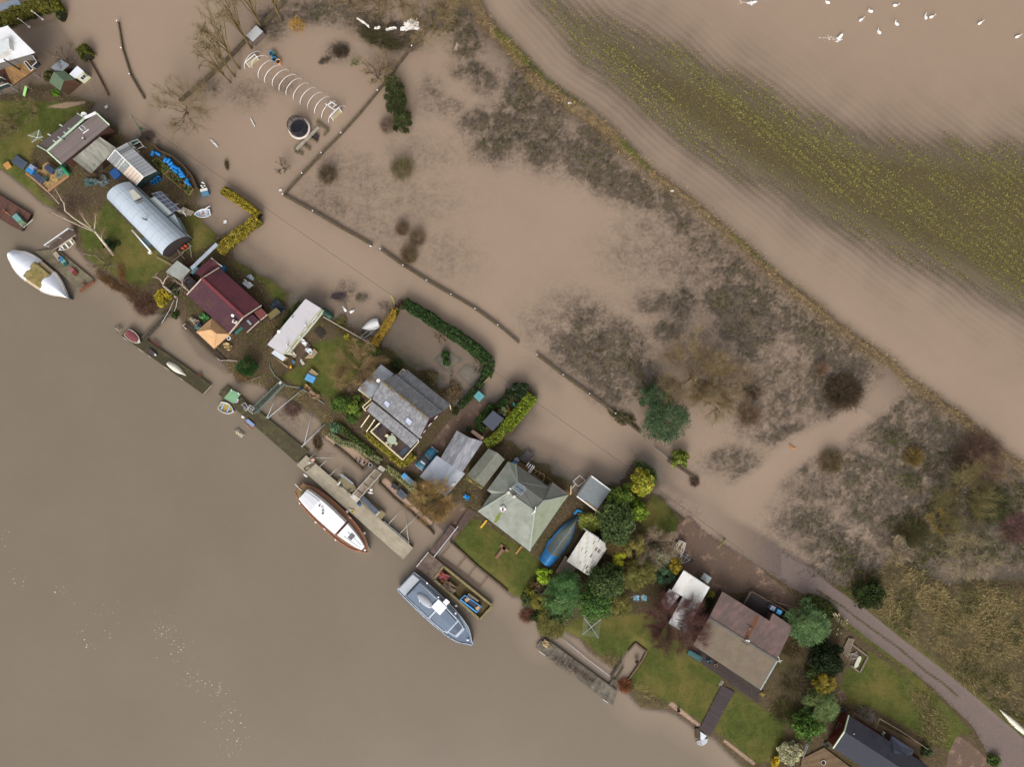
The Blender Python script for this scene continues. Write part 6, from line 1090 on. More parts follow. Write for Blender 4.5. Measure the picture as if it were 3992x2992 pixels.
for ii,X in enumerate(((535,185),(1535,705))):solo('buoy',['pink round buoy on the upstream end of the concrete pontoon','white round buoy hung beside the grey gangway'][ii],'buoy',MB().blob(W(p(*X),.95),.33,.33,.33,12,8).lathe(W(p(*X),1.2),[(.1,0),(.12,.12),(.05,.16)],8),[mt('d8a898',.5),mt('e6d9cc',.5)][ii])
solo('long_fender','white sausage fender floating below the round buoy','fender',MB().tube([W(p(1470,750),.4),W(p(1490,752),.4),W(p(1545,765),.4),W(p(1570,768),.4)],[.05,.2,.18,.04],10),WHT);solo('pontoon_fender','white cylinder fender on the river edge of the concrete pontoon','fender',MB().tube([W(p(370,435),.5),W(p(385,445),.5),W(p(425,480),.5),W(p(440,490),.5)],[.05,.2,.2,.05],10),WHT)
solo('yellow_lifebuoy','yellow lifebuoy lying on the concrete pontoon beside the yacht','lifebuoy',MB().ring(W(p(1213,1078),.78),.26,.09,18,8).bar(W(p(1190,1060),.84),W(p(1200,1070),.84),.22,.03),mt('c9a83a',.5,.08))
for ii,(X,hx)in enumerate((((470,240),'cfd2d6'),((1170,1055),'d5d3d0'),((400,460),'c4beb2'))):
 if ii<2:solo('deck_bundle',['small white bundle of cloth near the upstream end','small white bucket beside the yellow lifebuoy'][ii],'bundle',MB().blob(W(p(*X),.82),.24,.16,.12,9,5,.2).box(W(p(*X),.7),.3,.2,.05),mt(hx))
tool=thing('folding_frame','rusty angle iron frame lying at the upstream end of the concrete pontoon','frame',W(p(480,330),.72))
for l0,l1 in(((370,345),(410,395)),((370,345),(560,265)),((410,395),(590,240)),((560,265),(605,245))):MB().bar(W(p(*l0),.8),W(p(*l1),.85),.1,.1).build('iron',mt('5f5142'),tool)
for ii,(X,nm)in enumerate((((985,600),'white sack on the timber platform'),((1010,640),'black plank bundle on the timber platform'),((1150,745),'dark folded tarpaulin on the timber platform'),((1320,950),'coil of blue rope at the gangway foot'))):
 mb=MB()
 if ii==3:mb.ring(W(p(*X),.78),.25,.08,12,5).ring(W(p(*X),.88),.18,.07,12,5).ring(W(p(X[0]+20,X[1]+25),.78),.18,.06,12,5)
 else:mb.box(W(p(*X),.72),.7,.3,.2,-.75 if ii else .8,tp=.85).bar(W(p(X[0]-40,X[1]+30),.95),W(p(X[0]+30,X[1]-40),.95),.1,.06)
 solo(['sack','plank_bundle','tarpaulin','rope_coil'][ii],nm,['sack','planks','tarpaulin','rope'][ii],mb,[WHTD,mt('47484e'),mt('55584e'),mt('2f5f8e')][ii])
# barge garden pontoon by the cruiser
pE=thing('barge_garden','sunken barge planter of weeds and clutter beside the blue grey cruiser','barge',W(s(1350,1000),.1));hbq=[W(s(*q_),.7)for q_ in((1010,480),(1855,1165),(1640,1400),(850,710))];MB().prism(ccw([V((q_.x,q_.y,.4))for q_ in inset(hbq,.1)]),-.5).build('hold',mt('5d5130',.95,.25,h2='453a26',t2=.5,s2=1.2),pE)
for q_ in range(4):MB().bar(hbq[q_],hbq[(q_+1)%4],.38 if q_%2==0 else .34,.35).build('gunwale',mt('94855e',.92,.2,h2='7a7050',t2=.5,s2=1.5),pE)
jd=thing('landing_stage','brown planked landing stage between the cruiser and the footway','landing stage',W(s(780,480),.2));deck(jd,'deck_boards',[W(s(*q_),.75)for q_ in((545,500),(755,245),(1035,485),(835,720))][0:4],34,mt('6b5a52',.9,.18,h2='7d6c5e',t2=.55),.12);MB().bar(W(s(545,495),.9),W(s(752,240),.9),.12,.15).build('edge_rail',mt('cfc8c8'),jd)
fwj=thing('river_footway','pinkish brown plank footway with a white handrail to the landing stage','footway',W(s(950,150),.4));q4=[W(s(790,235),.75),W(s(870,300),.75),W(q(1260,1640),.75),W(q(1140,1540),.75)];deck(fwj,'deck_boards',[q4[1],q4[2],q4[3],q4[0]],30,mt('6a5752',.9,.14),.1);rail(fwj,[W(s(860,300),.8),W(q(1268,1550),.8)],.95,mt('c9ccd0',.45),1,.09,1.8)
bk=deck(fwj,'path_bricks',[W(q(1180,1640),.42),W(q(1300,1660),.42),W(q(1790,930),.42),W(q(1430,1260),.42)][0:1]+[W(q(1340,1640),.42),W(q(1590,1320),.42),W(q(1440,1240),.42)],30,mt('5d4c44',.9,.15),.06)
# slatted old jetty lower middle
pF,TF=pont('old_jetty','bleached broken jetty overgrown with brambles',x,[(390,555),(480,440),(1800,1310),(1720,1570)],.5,mt('8b8278',.93,.2,h2='6f675c',t2=.5),0,cat='jetty');bpy.data.objects.remove(pF.children[1])
deck(pF,'deck_boards',[W(x(390,560),.5),W(x(1720,1570),.5),W(x(1800,1310),.5),W(x(560,400),.5)],84,mt('80776b',.93,.2,h2='625b50',t2=.5),.1,.25,.1,.06);MB().bar(W(x(445,620),.56),W(x(550,700),.56),.08,.06).bar(W(x(1545,1450),.56),W(x(1640,1520),.56),.08,.06).build('white_edge',WHTD,pF)
sl2=thing('slipway_planks','two dark plank runners on the small slipway cut into the lawn','slipway',W(x(1750,1100),.1));MB().bar(W(x(1680,1090),.35),W(x(1870,790),.4),.35,.1).build('runner',DKT,sl2);MB().bar(W(x(1740,1190),.35),W(x(1905,895),.35),.3,.1).build('runner',mt('59503a',.9,.2),sl2);deck(sl2,'ladder_treads',[W(x(1640,1290),.45),W(x(1700,1260),.45),W(x(1810,1080),.4),W(x(1730,1060),.4)][0:1]+[W(x(1620,1270),.45),W(x(1720,1100),.42),W(x(1790,1130),.42)],3,mt('5d564c',.9,.2),.06)
solo('boundary_pipe','long pale pipe floating along the inlet behind the old jetty','pipe',MB().tube([W(x(795,365),.35),W(x(985,520),.3),W(x(1260,745),.3),W(x(1680,1065),.35)],.06,6),mt('b0b6be',.5))
wp_=thing('spiral_steps','white fan shaped landing steps at the river end of the dark boardwalk','steps',W(ab(600,1200),0))
for q_ in range(7):
 A0=math.radians(200+q_*24);A1=math.radians(200+q_*24+23);c0_=W(ab(600,1190),.15+.02*q_);MB().slab([c0_,c0_+V((math.cos(A0)*1.05,math.sin(A0)*1.05,0)),c0_+V((math.cos(A1)*1.05,math.sin(A1)*1.05,0))],.1,.05*(q_%2)).build('step',mt('b9bbc0',.6,.06),wp_)
MB().slab([W(ab(*q_),.3)for q_ in((575,1050),(685,1130),(640,1190),(580,1195))],.08).build('ramp',mt('cfd4dc',.5),wp_);MB().tube([W(ab(490,1010),.9),W(ab(470,1120),.6),W(ab(500,1230),.5),W(ab(610,1275),.4)],.04,6).build('hand_rail',mt('5a4a3a'),wp_)
MB().prism(ccw([W(ab(*q_),.4)for q_ in((485,1000),(560,1000),(575,1060),(575,1170),(500,1170))]),-.3).build('plinth',mt('4d4232',.9),wp_)
# timber walls along the bank
def wall_t(name,label,Z,pts,hh,m_,wd_=.25,cat='retaining wall',z0=-.5):
 rt=thing(name,label,cat,W(Z(*pts[0]),0))
 for q_ in range(len(pts)-1):
  A_,B0=W(Z(*pts[q_]),hh/2),W(Z(*pts[q_+1]),hh/2);L_=(B0-A_).length;n_=max(1,round(L_/2.2))
  for e_ in range(n_):MB().bar(A_.lerp(B0,e_/n_+.002),A_.lerp(B0,(e_+1)/n_-.002),wd_,hh,R.uniform(-.15,.15)).build('board',m_,rt);MB().bar(V((A_.lerp(B0,e_/n_).x,A_.lerp(B0,e_/n_).y,z0)),A_.lerp(B0,e_/n_)+V((0,0,hh*.55)),.16,.16).build('pile',m_,rt)
 return rt
SHW=mt('4d4232',.92,.2,h2='5f553f',t2=.55)
wall_t('shingle_wall','weathered plank wall holding the upstream shingle bed',p,[(900,-60),(1120,110),(1390,360),(1480,270)],.5,SHW);wall_t('lower_shingle_wall','weathered plank wall holding the downstream shingle bed',p,[(1670,590),(1930,850),(2211,1090),(2560,1400),(2620,1480)],.5,SHW)
wall_t('barrel_garden_wall','curved dark plank wall behind the blue barrels',c,[(900,840),(1000,950),(1200,1030),(1400,1190),(1560,1390),(1650,1610)],1.1,mt('4f4030',.92,.2),.3);wall_t('corner_steps_wall','thin brown plank edging at the flood edge of the cream playhouse',a,[(1470,1010),(1560,1050),(1700,1300),(1870,1640)],.5,mt('6a5240',.9,.2),.18)
wall_t('lawn_wall','low brown wall at the river edge of the bungalow lawn',s,[(1130,60),(1390,290),(1590,480),(1800,650),(1990,800),(2120,920)],.4,mt('574a3c',.92,.2));wall_t('pit_wall','brick edging round the slipway cut beside the lawn',y,[(0,840),(120,700),(310,850),(240,1000),(0,1330)],.35,mt('6d5a46',.92,.2))
# ------------------------------------------------------------------ plants
def leaf_quads(C,size,up=.5,asp=1.6,cols=None):
 N_=len(C);D_=NR.normal(0,1,(N_,3));D_/=np.linalg.norm(D_,axis=1,keepdims=True);U_=NR.normal(0,1,(N_,3))+np.array([0,0,up*3]);U_/=np.linalg.norm(U_,axis=1,keepdims=True)
 S_=np.cross(D_,U_);S_/=np.linalg.norm(S_,axis=1,keepdims=True)+1e-9;D_=np.cross(U_,S_);s_=(size*NR.uniform(.6,1.3,(N_,1)))*.5
 return np.stack([C-D_*s_*asp,C+S_*s_*.7,C+D_*s_*asp,C-S_*s_*.7],1)
BARK=mt('5a4a3c',.9,.2);BARKL=mt('8a7a64',.9,.2);BARKY=mt('7c6a44',.9,.2)
def clumps(c0,rx,ry,rz,N_,K_,lump=.4):
 a_=NR.uniform(0,2*np.pi,K_);cz=NR.uniform(-.15,1,K_);rr=np.sqrt(1-np.clip(cz,0,1)**2)*NR.uniform(.35,.82,K_);CC=np.stack([np.cos(a_)*rr,np.sin(a_)*rr,cz*.72],1)
 pk=NR.integers(0,K_,N_);D_=NR.normal(0,1,(N_,3));D_/=np.linalg.norm(D_,axis=1,keepdims=True);rad=lump*(.55+.55*NR.random((K_,1)))[pk]*NR.uniform(.55,1,(N_,1))**.5
 P=CC[pk]+D_*rad;return P*np.array([rx,ry,rz])+np.array(c0),pk
def leafy(name,label,pxy,r_px,hgt_,hexes,leaf=.3,dens=140,sq=(1,1),rot=0.,cat='tree',group=None,style='leaf',K_=None,trunk=True,base=None,low=.12):
 rm=r_px*SP*1.3;c0=W(pxy,hgt_*.62);rt=thing(name,label,cat,(c0.x,c0.y,.1),group);N_=int(math.pi*rm*rm*sq[0]*sq[1]*dens)+60;K_=K_ or max(12,int(rm*rm*6))
 rx,ry=rm*sq[0]*.95,rm*sq[1]*.95;zl=hgt_*low;P,pk=clumps((0,0,zl+(hgt_-zl)*.28),rx,ry,(hgt_-zl)*.72,N_,K_,.36 if K_<25 else .24)
 ct,st_=math.cos(rot),math.sin(rot);P=np.stack([c0.x+P[:,0]*ct-P[:,1]*st_,c0.y+P[:,0]*st_+P[:,1]*ct,np.maximum(P[:,2],.1)],1)
 cl=pal(hexes,K_,.22)[pk]*.6+pal(hexes,N_,.22)*.5
 if style=='leaf':co=leaf_quads(P,leaf,.5)
 else:
  d_=P-np.array([c0.x,c0.y,hgt_*.2]);an=np.arctan2(d_[:,1],d_[:,0])+NR.normal(0,.6,N_);co,cl=blades(P[:,0],P[:,1],P[:,2],NR.uniform(.7,1.5,N_)*leaf*1.7,NR.uniform(.1,.2,N_)*leaf*2.2,an,NR.uniform(-.3,.8,N_),cl)
 raw_mesh('crown',co,4,cl,LEAF,rt)
 tb_=MB().tube([(c0.x,c0.y,-.1),(c0.x+.05,c0.y,hgt_*.35),(c0.x,c0.y+.05,hgt_*.7)],[.05+.03*rm,.04+.025*rm,.02],6)
 for q_ in range(6):an=q_*1.05+R.random();tb_.tube([(c0.x,c0.y,hgt_*(.15+.06*q_)),(c0.x+math.cos(an)*rx*.4,c0.y+math.sin(an)*ry*.4,hgt_*(.4+.04*q_)),(c0.x+math.cos(an)*rx*.7,c0.y+math.sin(an)*ry*.7,hgt_*(.55+.04*q_))],[.05+.015*rm,.04,.015],5)
 tb_.build('trunk',BARK,rt);return rt
def ribbons(A_,B_,w0,cols,bend=.1): # thin twigs as two crossed blades each
 D_=B_-A_;L_=np.linalg.norm(D_,axis=1,keepdims=True)+1e-6;S_=np.stack([-D_[:,1],D_[:,0],np.zeros(len(D_))],1);S_/=np.linalg.norm(S_,axis=1,keepdims=True)+1e-6
 M_=(A_+B_)/2+NR.normal(0,bend,A_.shape)*L_;w_=np.asarray(w0).reshape(-1,1)*.5;T_=np.cross(S_,D_/L_)
 return np.concatenate([np.stack([A_-S_*w_,M_-S_*w_*.8,B_,M_+S_*w_*.8],1),np.stack([A_-T_*w_,M_-T_*w_*.8,B_,M_+T_*w_*.8],1)],0),np.concatenate([cols,cols],0)
def bare(name,label,pxy,r_m,hgt_,hexes,n_limb=9,tw=700,up=.5,wdt=.035,top=None,bark=None,cat='tree',group=None,fork=.18,squash=1.,zb=0.):
 tw=int(tw*2.2);b0=W(pxy,zb);rt=thing(name,label,cat,(b0.x,b0.y,zb),group);lx,ly=(0,0)
 if top:tp_=W(top,hgt_);lx,ly=tp_.x-b0.x,tp_.y-b0.y
 mb=MB();pts=[];fz=hgt_*fork;mb.tube([b0+V((0,0,-.3)),b0+V((lx*.1,ly*.1,fz)),b0+V((lx*.5,ly*.5,hgt_*.55))],[.06+.010*hgt_,.05+.007*hgt_,.03],7)
 lim=MB()
 for q_ in range(n_limb):
  an=2*math.pi*q_/n_limb+R.uniform(-.35,.35);el=R.uniform(up-.3,up+.35);Lr=R.uniform(.7,1.0);z0=fz*R.uniform(.7,1.2)+(R.random()<.4)*hgt_*.15;f0=z0/hgt_
  S_=b0+V((lx*f0*.6,ly*f0*.6,z0));E_=V((b0.x+lx*.8+math.cos(an)*r_m*Lr*math.cos(el)**.5,b0.y+ly*.8+math.sin(an)*r_m*Lr*math.cos(el)**.5*squash,min(hgt_,z0+(hgt_-z0)*(.35+.75*math.sin(max(.05,el))))))
  M_=S_.lerp(E_,.5)+V((R.gauss(0,.08)*r_m,R.gauss(0,.08)*r_m,.1*hgt_*(1 if el>.4 else .4)));pp=[S_,S_.lerp(M_,.55)+V((R.gauss(0,.04)*r_m,R.gauss(0,.04)*r_m,0)),M_,M_.lerp(E_,.55)+V((R.gauss(0,.05)*r_m,R.gauss(0,.05)*r_m,0)),E_]
  lim.tube(pp,[.025+.005*hgt_,.02+.004*hgt_,.015+.003*hgt_,.02,.008],5);pts+=[(pp,x_)for x_ in(1,2,3)]
  for s2 in range(4):
   i0=R.choice((1,2,2,3));S2=pp[i0].lerp(pp[i0+1]if i0<4 else pp[i0],R.random());a2=an+R.uniform(-1.1,1.1);L2_=r_m*R.uniform(.25,.5);E2_=S2+V((math.cos(a2)*L2_,math.sin(a2)*L2_*squash,L2_*R.uniform(.0,.8)));M2=S2.lerp(E2_,.5)+V((R.gauss(0,.05),R.gauss(0,.05),.05))*r_m
   lim.tube([S2,M2,E2_],[.02+.004*hgt_,.02,.007],4);pts.append(([S2,M2,E2_],0));pts.append(([S2,M2,E2_],1));pts.append(([S2,M2,E2_],1))
 mb.build('trunk',bark or BARK,rt);lim.build('limbs',bark or BARK,rt)
 i0=[R.randrange(len(pts))for _ in range(tw)];A_=[];dr=[]
 for q_ in i0:
  pp,sidx=pts[q_];u_=R.random();a0,a1=pp[sidx],pp[min(sidx+1,len(pp)-1)];A_.append(tuple(a0.lerp(a1,u_)));dd=(a1-a0);dr.append(tuple(dd.normalized()if dd.length>1e-6 else V((0,0,1))))
 A_=np.array(A_);dr=np.array(dr);D_=dr+NR.normal(0,.65,dr.shape)+np.array([0,0,.25]);D_/=np.linalg.norm(D_,axis=1,keepdims=True);L_=r_m*NR.uniform(.1,.32,(tw,1));B_=A_+D_*L_;B_[:,2]=np.maximum(B_[:,2],.05)
 co1,c1=ribbons(A_,B_,wdt*NR.uniform(.7,1.3,tw),pal(hexes,tw,.15));u_=NR.uniform(.3,.9,(tw*2,1));idx=NR.integers(0,tw,tw*2);A2=A_[idx]*(1-u_)+B_[idx]*u_;D2=D_[idx]+NR.normal(0,.6,(tw*2,3));B2=A2+D2*r_m*NR.uniform(.04,.13,(tw*2,1));B2[:,2]=np.maximum(B2[:,2],.05)
 co2,c2=ribbons(A2,B2,wdt*.6*NR.uniform(.7,1.3,tw*2),pal(hexes,tw*2,.15));raw_mesh('crown',np.concatenate([co1,co2]),4,np.concatenate([c1,c2]),BRUSHY,rt);return rt
def twiggy(name,label,pxy,r_px,hgt_,hexes,N_=900,wdt=.04,cat='shrub',group=None,sq=(1,1),rot=0.,flat_=False,inner=.25):
 rm=r_px*SP*1.08;N_=int(N_*.42);c0=W(pxy,hgt_*.45);a_=NR.uniform(0,2*np.pi,N_);el=np.arcsin(NR.uniform(.05 if flat_ else .15,1,N_));rr=NR.uniform(.75,1.05,N_)
 E_=np.stack([np.cos(a_)*np.cos(el)*rm*sq[0]*rr,np.sin(a_)*np.cos(el)*rm*sq[1]*rr,np.sin(el)*hgt_*rr],1);S_=E_*NR.uniform(.0,.6,(N_,1))**.8;S_[:,2]*=.7;E_+=NR.normal(0,.06*rm,E_.shape)
 ct,st_=math.cos(rot),math.sin(rot)
 for Q_ in(S_,E_):x_,y_=Q_[:,0].copy(),Q_[:,1].copy();Q_[:,0]=c0.x+x_*ct-y_*st_;Q_[:,1]=c0.y+x_*st_+y_*ct;Q_[:,2]=np.maximum(Q_[:,2],.02)
 co1,c1=ribbons(S_,E_,wdt*NR.uniform(.6,1.3,N_),pal(hexes,N_,.18),.06);u_=NR.uniform(.4,1,(N_*2,1));ix=NR.integers(0,N_,N_*2);A2=S_[ix]*(1-u_)+E_[ix]*u_;B2=A2+(E_[ix]-S_[ix])*.15+NR.normal(0,.12*rm,A2.shape);B2[:,2]=np.maximum(B2[:,2],.02)
 co2,c2=ribbons(A2,B2,wdt*.7*NR.uniform(.6,1.2,N_*2),pal(hexes,N_*2,.18));o=raw_mesh(name,np.concatenate([co1,co2]),4,np.concatenate([c1,c2]),BRUSHY);o['label']=label;o['category']=cat
 if group:o['group']=group
 return o
def hedge(name,label,Z,pts,wd_,hgt_,hexes,leaf=.22,dens=130,cat='hedge',lumpy=.25,tips=None):
 T_=[W(Z(*q_),hgt_*.75)for q_ in pts];rt=thing(name,label,cat,(mid(T_).x,mid(T_).y,.05));core=MB();Ltot=polyline_len(T_);N_=int(Ltot*(wd_+hgt_*1.2)*dens);ds=NR.uniform(0,Ltot,N_);P=np.zeros((N_,3))
 for q_ in range(len(T_)-1):core.bar(V((T_[q_].x,T_[q_].y,hgt_*.42)),V((T_[q_+1].x,T_[q_+1].y,hgt_*.42)),wd_*.7,hgt_*.8)
 core.build('stems',mt('2c2a1c',.95,.2),rt);acc=[0]
 for q_ in range(len(T_)-1):acc.append(acc[-1]+(T_[q_+1]-T_[q_]).length)
 acc=np.array(acc);ii=np.clip(np.searchsorted(acc,ds)-1,0,len(T_)-2);A_=np.array([tuple(q_)for q_ in T_]);u_=((ds-acc[ii])/(acc[ii+1]-acc[ii]+1e-6)).reshape(-1,1);X=A_[ii]*(1-u_)+A_[ii+1]*u_;D_=A_[ii+1]-A_[ii];nn=np.stack([-D_[:,1],D_[:,0],0*D_[:,0]],1);nn/=np.linalg.norm(nn,axis=1,keepdims=True)+1e-9
 wig=fbm(ds*.9,ds*0+3.3,3,len(label));an=NR.uniform(-.35,math.pi+.35,N_);rad=(1+lumpy*2*(wig-.5))*NR.uniform(.85,1.08,N_);hx=np.sign(np.cos(an))*np.abs(np.cos(an))**.6;hz=np.sign(np.sin(an))*np.abs(np.sin(an))**.6
 P=X+nn*(hx*rad*wd_*.5).reshape(-1,1);P[:,2]=np.maximum(hgt_*.45+hz*rad*hgt_*.52,.03);cl=pal(hexes,N_,.25)
 if tips:mk=(fbm(ds*.5,ds*0+9.,3,2)+.25*hz>.55);cl[mk]=pal(tips,int(mk.sum()),.2)
 raw_mesh('foliage',leaf_quads(P,leaf,.3),4,cl,LEAF,rt);return rt
YG=['7f8a2c','9aa03a','66752a','b0a83e'];MG=['55702c','668236','3f5a24','7a8c3c'];DG=['3c4e2a','4e6438','2e3e20','607446'];DK=['2c3a1c','3a4a24','202c14','4a5a30'];OL=['5c6030','70723a','4a5026','807c44'];BRG=['5a5030','6c6038','484428','604e30'];GOLD=['9c8c2a','ac9c38','7c7628','b4a448'];TW=['6b5a48','7a6854','55463a','8a7862'];TWY=['6c5f46','7a6b4e','584c38','887654'];TWD=['4c4238','5f5346','3c342e','74664f'];TWR=['5c403c','6c4c46','4c3532','664640']
# evergreen belt behind the hipped bungalow
leafy('laurel_tree','bright yellow green laurel tree at the tip of the evergreen belt by the lane',v(1120,480),48,5.2,YG,.34);leafy('laurel_tree','mid green laurel beside the grey summerhouse',v(770,730),52,4.8,MG,.32);leafy('laurel_tree','yellow green laurel edging the flooded grass strip',v(1050,990),40,4.2,['66802a','7c9434','506a22'],.3)
leafy('ivy_thicket','dark green thicket curving round the lane corner behind the bright laurel',v(1190,330),46,3.2,DG,.26,sq=(1.1,.7),rot=-.8,cat='thicket');leafy('evergreen_tree','broad dark green tree between the summerhouse and the holed white roof',v(690,1130),72,7.5,DG,.26,sq=(.95,1.05),dens=110);leafy('evergreen_tree','lower dark green crown touching the edge of the holed white roof',t(1790,600),52,6.8,DG,.26)
leafy('bronze_conifer','bronze brown conifer between the two dark green trees',t(1740,760),38,5.5,BRG,.26,style='n');leafy('gold_conifer','domed gold conifer beside the pale bare bush',w(90,400),42,5.4,['74703a','848040','5c5c2e'],.24,style='n',dens=140);leafy('gold_conifer','feathery olive conifer below the domed gold one',w(230,830),52,5.2,OL,.26,style='n',dens=110)
leafy('shed_evergreen','large dark green tree right of the corrugated shed, upper half',u(1600,330),70,7.2,DG,.26,dens=115);leafy('shed_evergreen','large dark green tree above the rotary dryer lawn',u(1450,680),66,6.6,['3f6030','527a3c','2f4a24','64863c'],.26,dens=115);leafy('river_evergreen','blue green tree below the brown felt annex',u(900,400),56,6.2,['456b3c','588048','34542e'],.26,style='n',dens=140);leafy('river_evergreen','blue green spreading tree in the middle of the riverside clump',u(860,650),62,5.6,['46683c','5c8048','325030','6a8a50'],.26,style='n',dens=140)
leafy('river_evergreen','dark green tree on the riverside of the clump above the olive shrub',u(790,900),44,4.8,DG,.24);leafy('olive_conifer','rounded olive conifer standing at the old jetty end',u(670,1050),52,4.4,OL,.25,style='n',dens=140);leafy('olive_shrub','small rounded olive shrub below the teal box',u(455,670),26,2.6,['7a7a35','8c8a40','5f6428'],.22,style='n',dens=140,cat='shrub');leafy('lime_shrub','vivid lime green shrub at the stern of the tarpaulined boat',u(540,210),30,2.4,['84a82c','9cbc3c','6c8c24'],.26,cat='shrub');leafy('box_shrub','small dark olive shrub at the lawn corner by the river',u(310,485),19,2.0,['6b6f28','545a20'],.2,cat='shrub')
leafy('brown_shrub','brownish heather shrub between lime shrub and lawn',u(390,350),19,1.6,BRG,.2,cat='shrub');leafy('river_scrub','dull green scrub on the river bank below the small shrub',u(240,620),28,1.4,['4a5a34','3c4828','5e6a3c'],.22,cat='shrub');leafy('river_scrub','dark scrub along the water edge beside the olive conifer',u(430,900),30,1.5,DK,.22,cat='shrub');leafy('ochre_conifer','loose ochre green conifer right of the large shed tree',u(2050,220),48,5.2,OL,.26,style='n',dens=140);leafy('ochre_conifer','drooping ochre green conifer over the lawn edge by the washing',u(1840,700),46,5.,OL,.26,style='n',dens=140);leafy('yellow_conifer','bright yellow green spray between the bronze conifer and the gold one',t(1840,1000),26,4.2,['9aa02c','7f8a24'],.24,style='n')
leafy('lawn_palm_shrub','spiky yellow green shrub beside the tarpaulined boat bow',t(1310,390),34,2.2,['7a8a3c','94a04a','5c6a2c'],.36,style='n');leafy('yard_shrub','round blue green shrub beside the white roofed barn',w(640,850),40,3.,['48684a','5c7c58','34503a'],.26,cat='shrub');leafy('yellow_yard_shrub','yellow variegated shrub at the bow of the parked dinghy',w(800,720),32,2.8,GOLD,.24,cat='shrub');leafy('pampas_shrub','grey green spiky clump in front of the round yard shrub',w(520,590),40,2.0,['6f7a5a','858c68','58644a'],.5,style='n',cat='shrub')
leafy('path_shrub','small yellow green shrub at the corner of the brown felt bungalow',w(1450,1200),14,1.3,['7a8430','94963a'],.2,cat='shrub');hedge('side_hedge','narrow dark hedge strip along the side of the brown felt bungalow',w,[(1440,1260),(1340,1440),(1250,1600)],.9,1.1,DK)
hedge('fallen_hedge','dark green verge planting along the lane behind the round conifer',aa,[(640,180),(900,260),(1050,380),(1120,470)],2.,1.0,['46542c','5a6434','38441f']);leafy('lane_conifer','large soft green conifer between the dark deck and the lane',aa(700,620),72,5.2,['486a40','5c8050','365432','74905a'],.27,style='n',dens=130);leafy('dark_yew','very dark yew beside the sand pit',aa(1030,1220),64,4.6,['1e2a16','2a3a1e','16200f'],.24,dens=140);leafy('dark_yew','dark green undershrub between the yew and the bungalow path',aa(880,1420),50,3.2,DK,.24)
leafy('feather_conifer','feathery sage green conifer above the dark roofed house',ac(930,620),58,5.4,['506a40','68804c','7a8a50','3c5230'],.27,style='n',dens=130);leafy('feather_conifer','golden tipped conifer touching the dark yew',ac(950,240),40,4.6,['8a7c2c','9c8c3a','5e6a2c'],.26,style='n');leafy('leafy_tree','fresh green leafy tree at the head of the plank terrace',ac(690,960),56,4.4,['46682c','5c7e36','365422'],.28);leafy('variegated_shrub','pale variegated shrub on the bottom edge by the plank terrace',ac(360,1440),46,2.6,['98a080','b4b890','7a8464','c9c89a'],.22,dens=130,cat='shrub');leafy('forsythia','narrow bright yellow shrub on the lawn corner at the bottom edge',ac(105,1570),18,2.0,['cdb52c','e0c83c','a89a2a'],.22,sq=(.7,1.5),dens=150,cat='shrub')
twiggy('bramble_scrub','brown bramble scrub between the brown felt bungalow and the yew',aa(420,1000),60,1.0,['4a3c2c','5c4a34','3c3a20','6a5a3c'],1500,.05,flat_=True);twiggy('bramble_scrub','grey brown shrub mound behind the feathery conifer',ac(450,250),66,1.8,['6a5c4a','54483a','7d7058','4c5030'],1700,.045);twiggy('bramble_scrub','low green brown scrub along the lawn fence of the dark boardwalk',ac(250,700),62,1.2,['3f4a24','4f5630','5c4c34'],1500,.06);leafy('lane_bush','round dark green bush standing alone on the far lane verge',aa(1740,90),58,3.0,['303e1c','3f4e24','25301a'],.24,dens=130,cat='bush')
leafy('far_evergreen','smaller dark green tree at the end of the meadow fence',LI(1055,715),54,5.0,['3d5238','4e6646','2e4029'],.25,dens=110,style='n');leafy('far_evergreen','broad dark green tree at the flooded lane gate',LI(1120,870),84,6.0,['3a5034','4a6444','2a3c26','5a7450'],.25,dens=110,style='n',sq=(1,.9));leafy('gate_shrub','bright green shrub at the foot of the broad dark tree',LJ(405,632),36,2.8,['6a7a30','83903c','55682a'],.28,cat='shrub')
for ii,(X,rr)in enumerate((((370,520),28),((380,590),36),((400,650),34),((428,755),38))):leafy('meadow_thorn',['dark green bush on the brush fence, uppermost of the row','second dark green bush down the row from the brush fence','third dark green bush down the row from the brush fence','lowest dark green bush of the meadow row, its foot in flood'][ii],LB(*X),rr,2.8,['3a4426','4c5830','2c341c'],.26,style='n',dens=140,cat='bush')
leafy('dock_yew','dark green yew at the dock end by the straw bank',k(700,140),36,3.6,['28441f','365628','1e3418'],.26,style='n',dens=130);leafy('gold_bay','golden yellow topped shrub beside the dead pollard',g(1055,940),34,2.6,['a8962a','c4ae34','6c7428','848428'],.26,sq=(.85,1.15),cat='shrub',dens=130);leafy('green_bay','dark green shrub behind the golden yellow one',g(1210,810),22,2.0,DK,.24,cat='shrub');leafy('jetty_bush','small green bush at the shore end of the plank footbridge',g(1240,1220),15,1.0,['3f5226','2f401c'],.2,cat='bush')
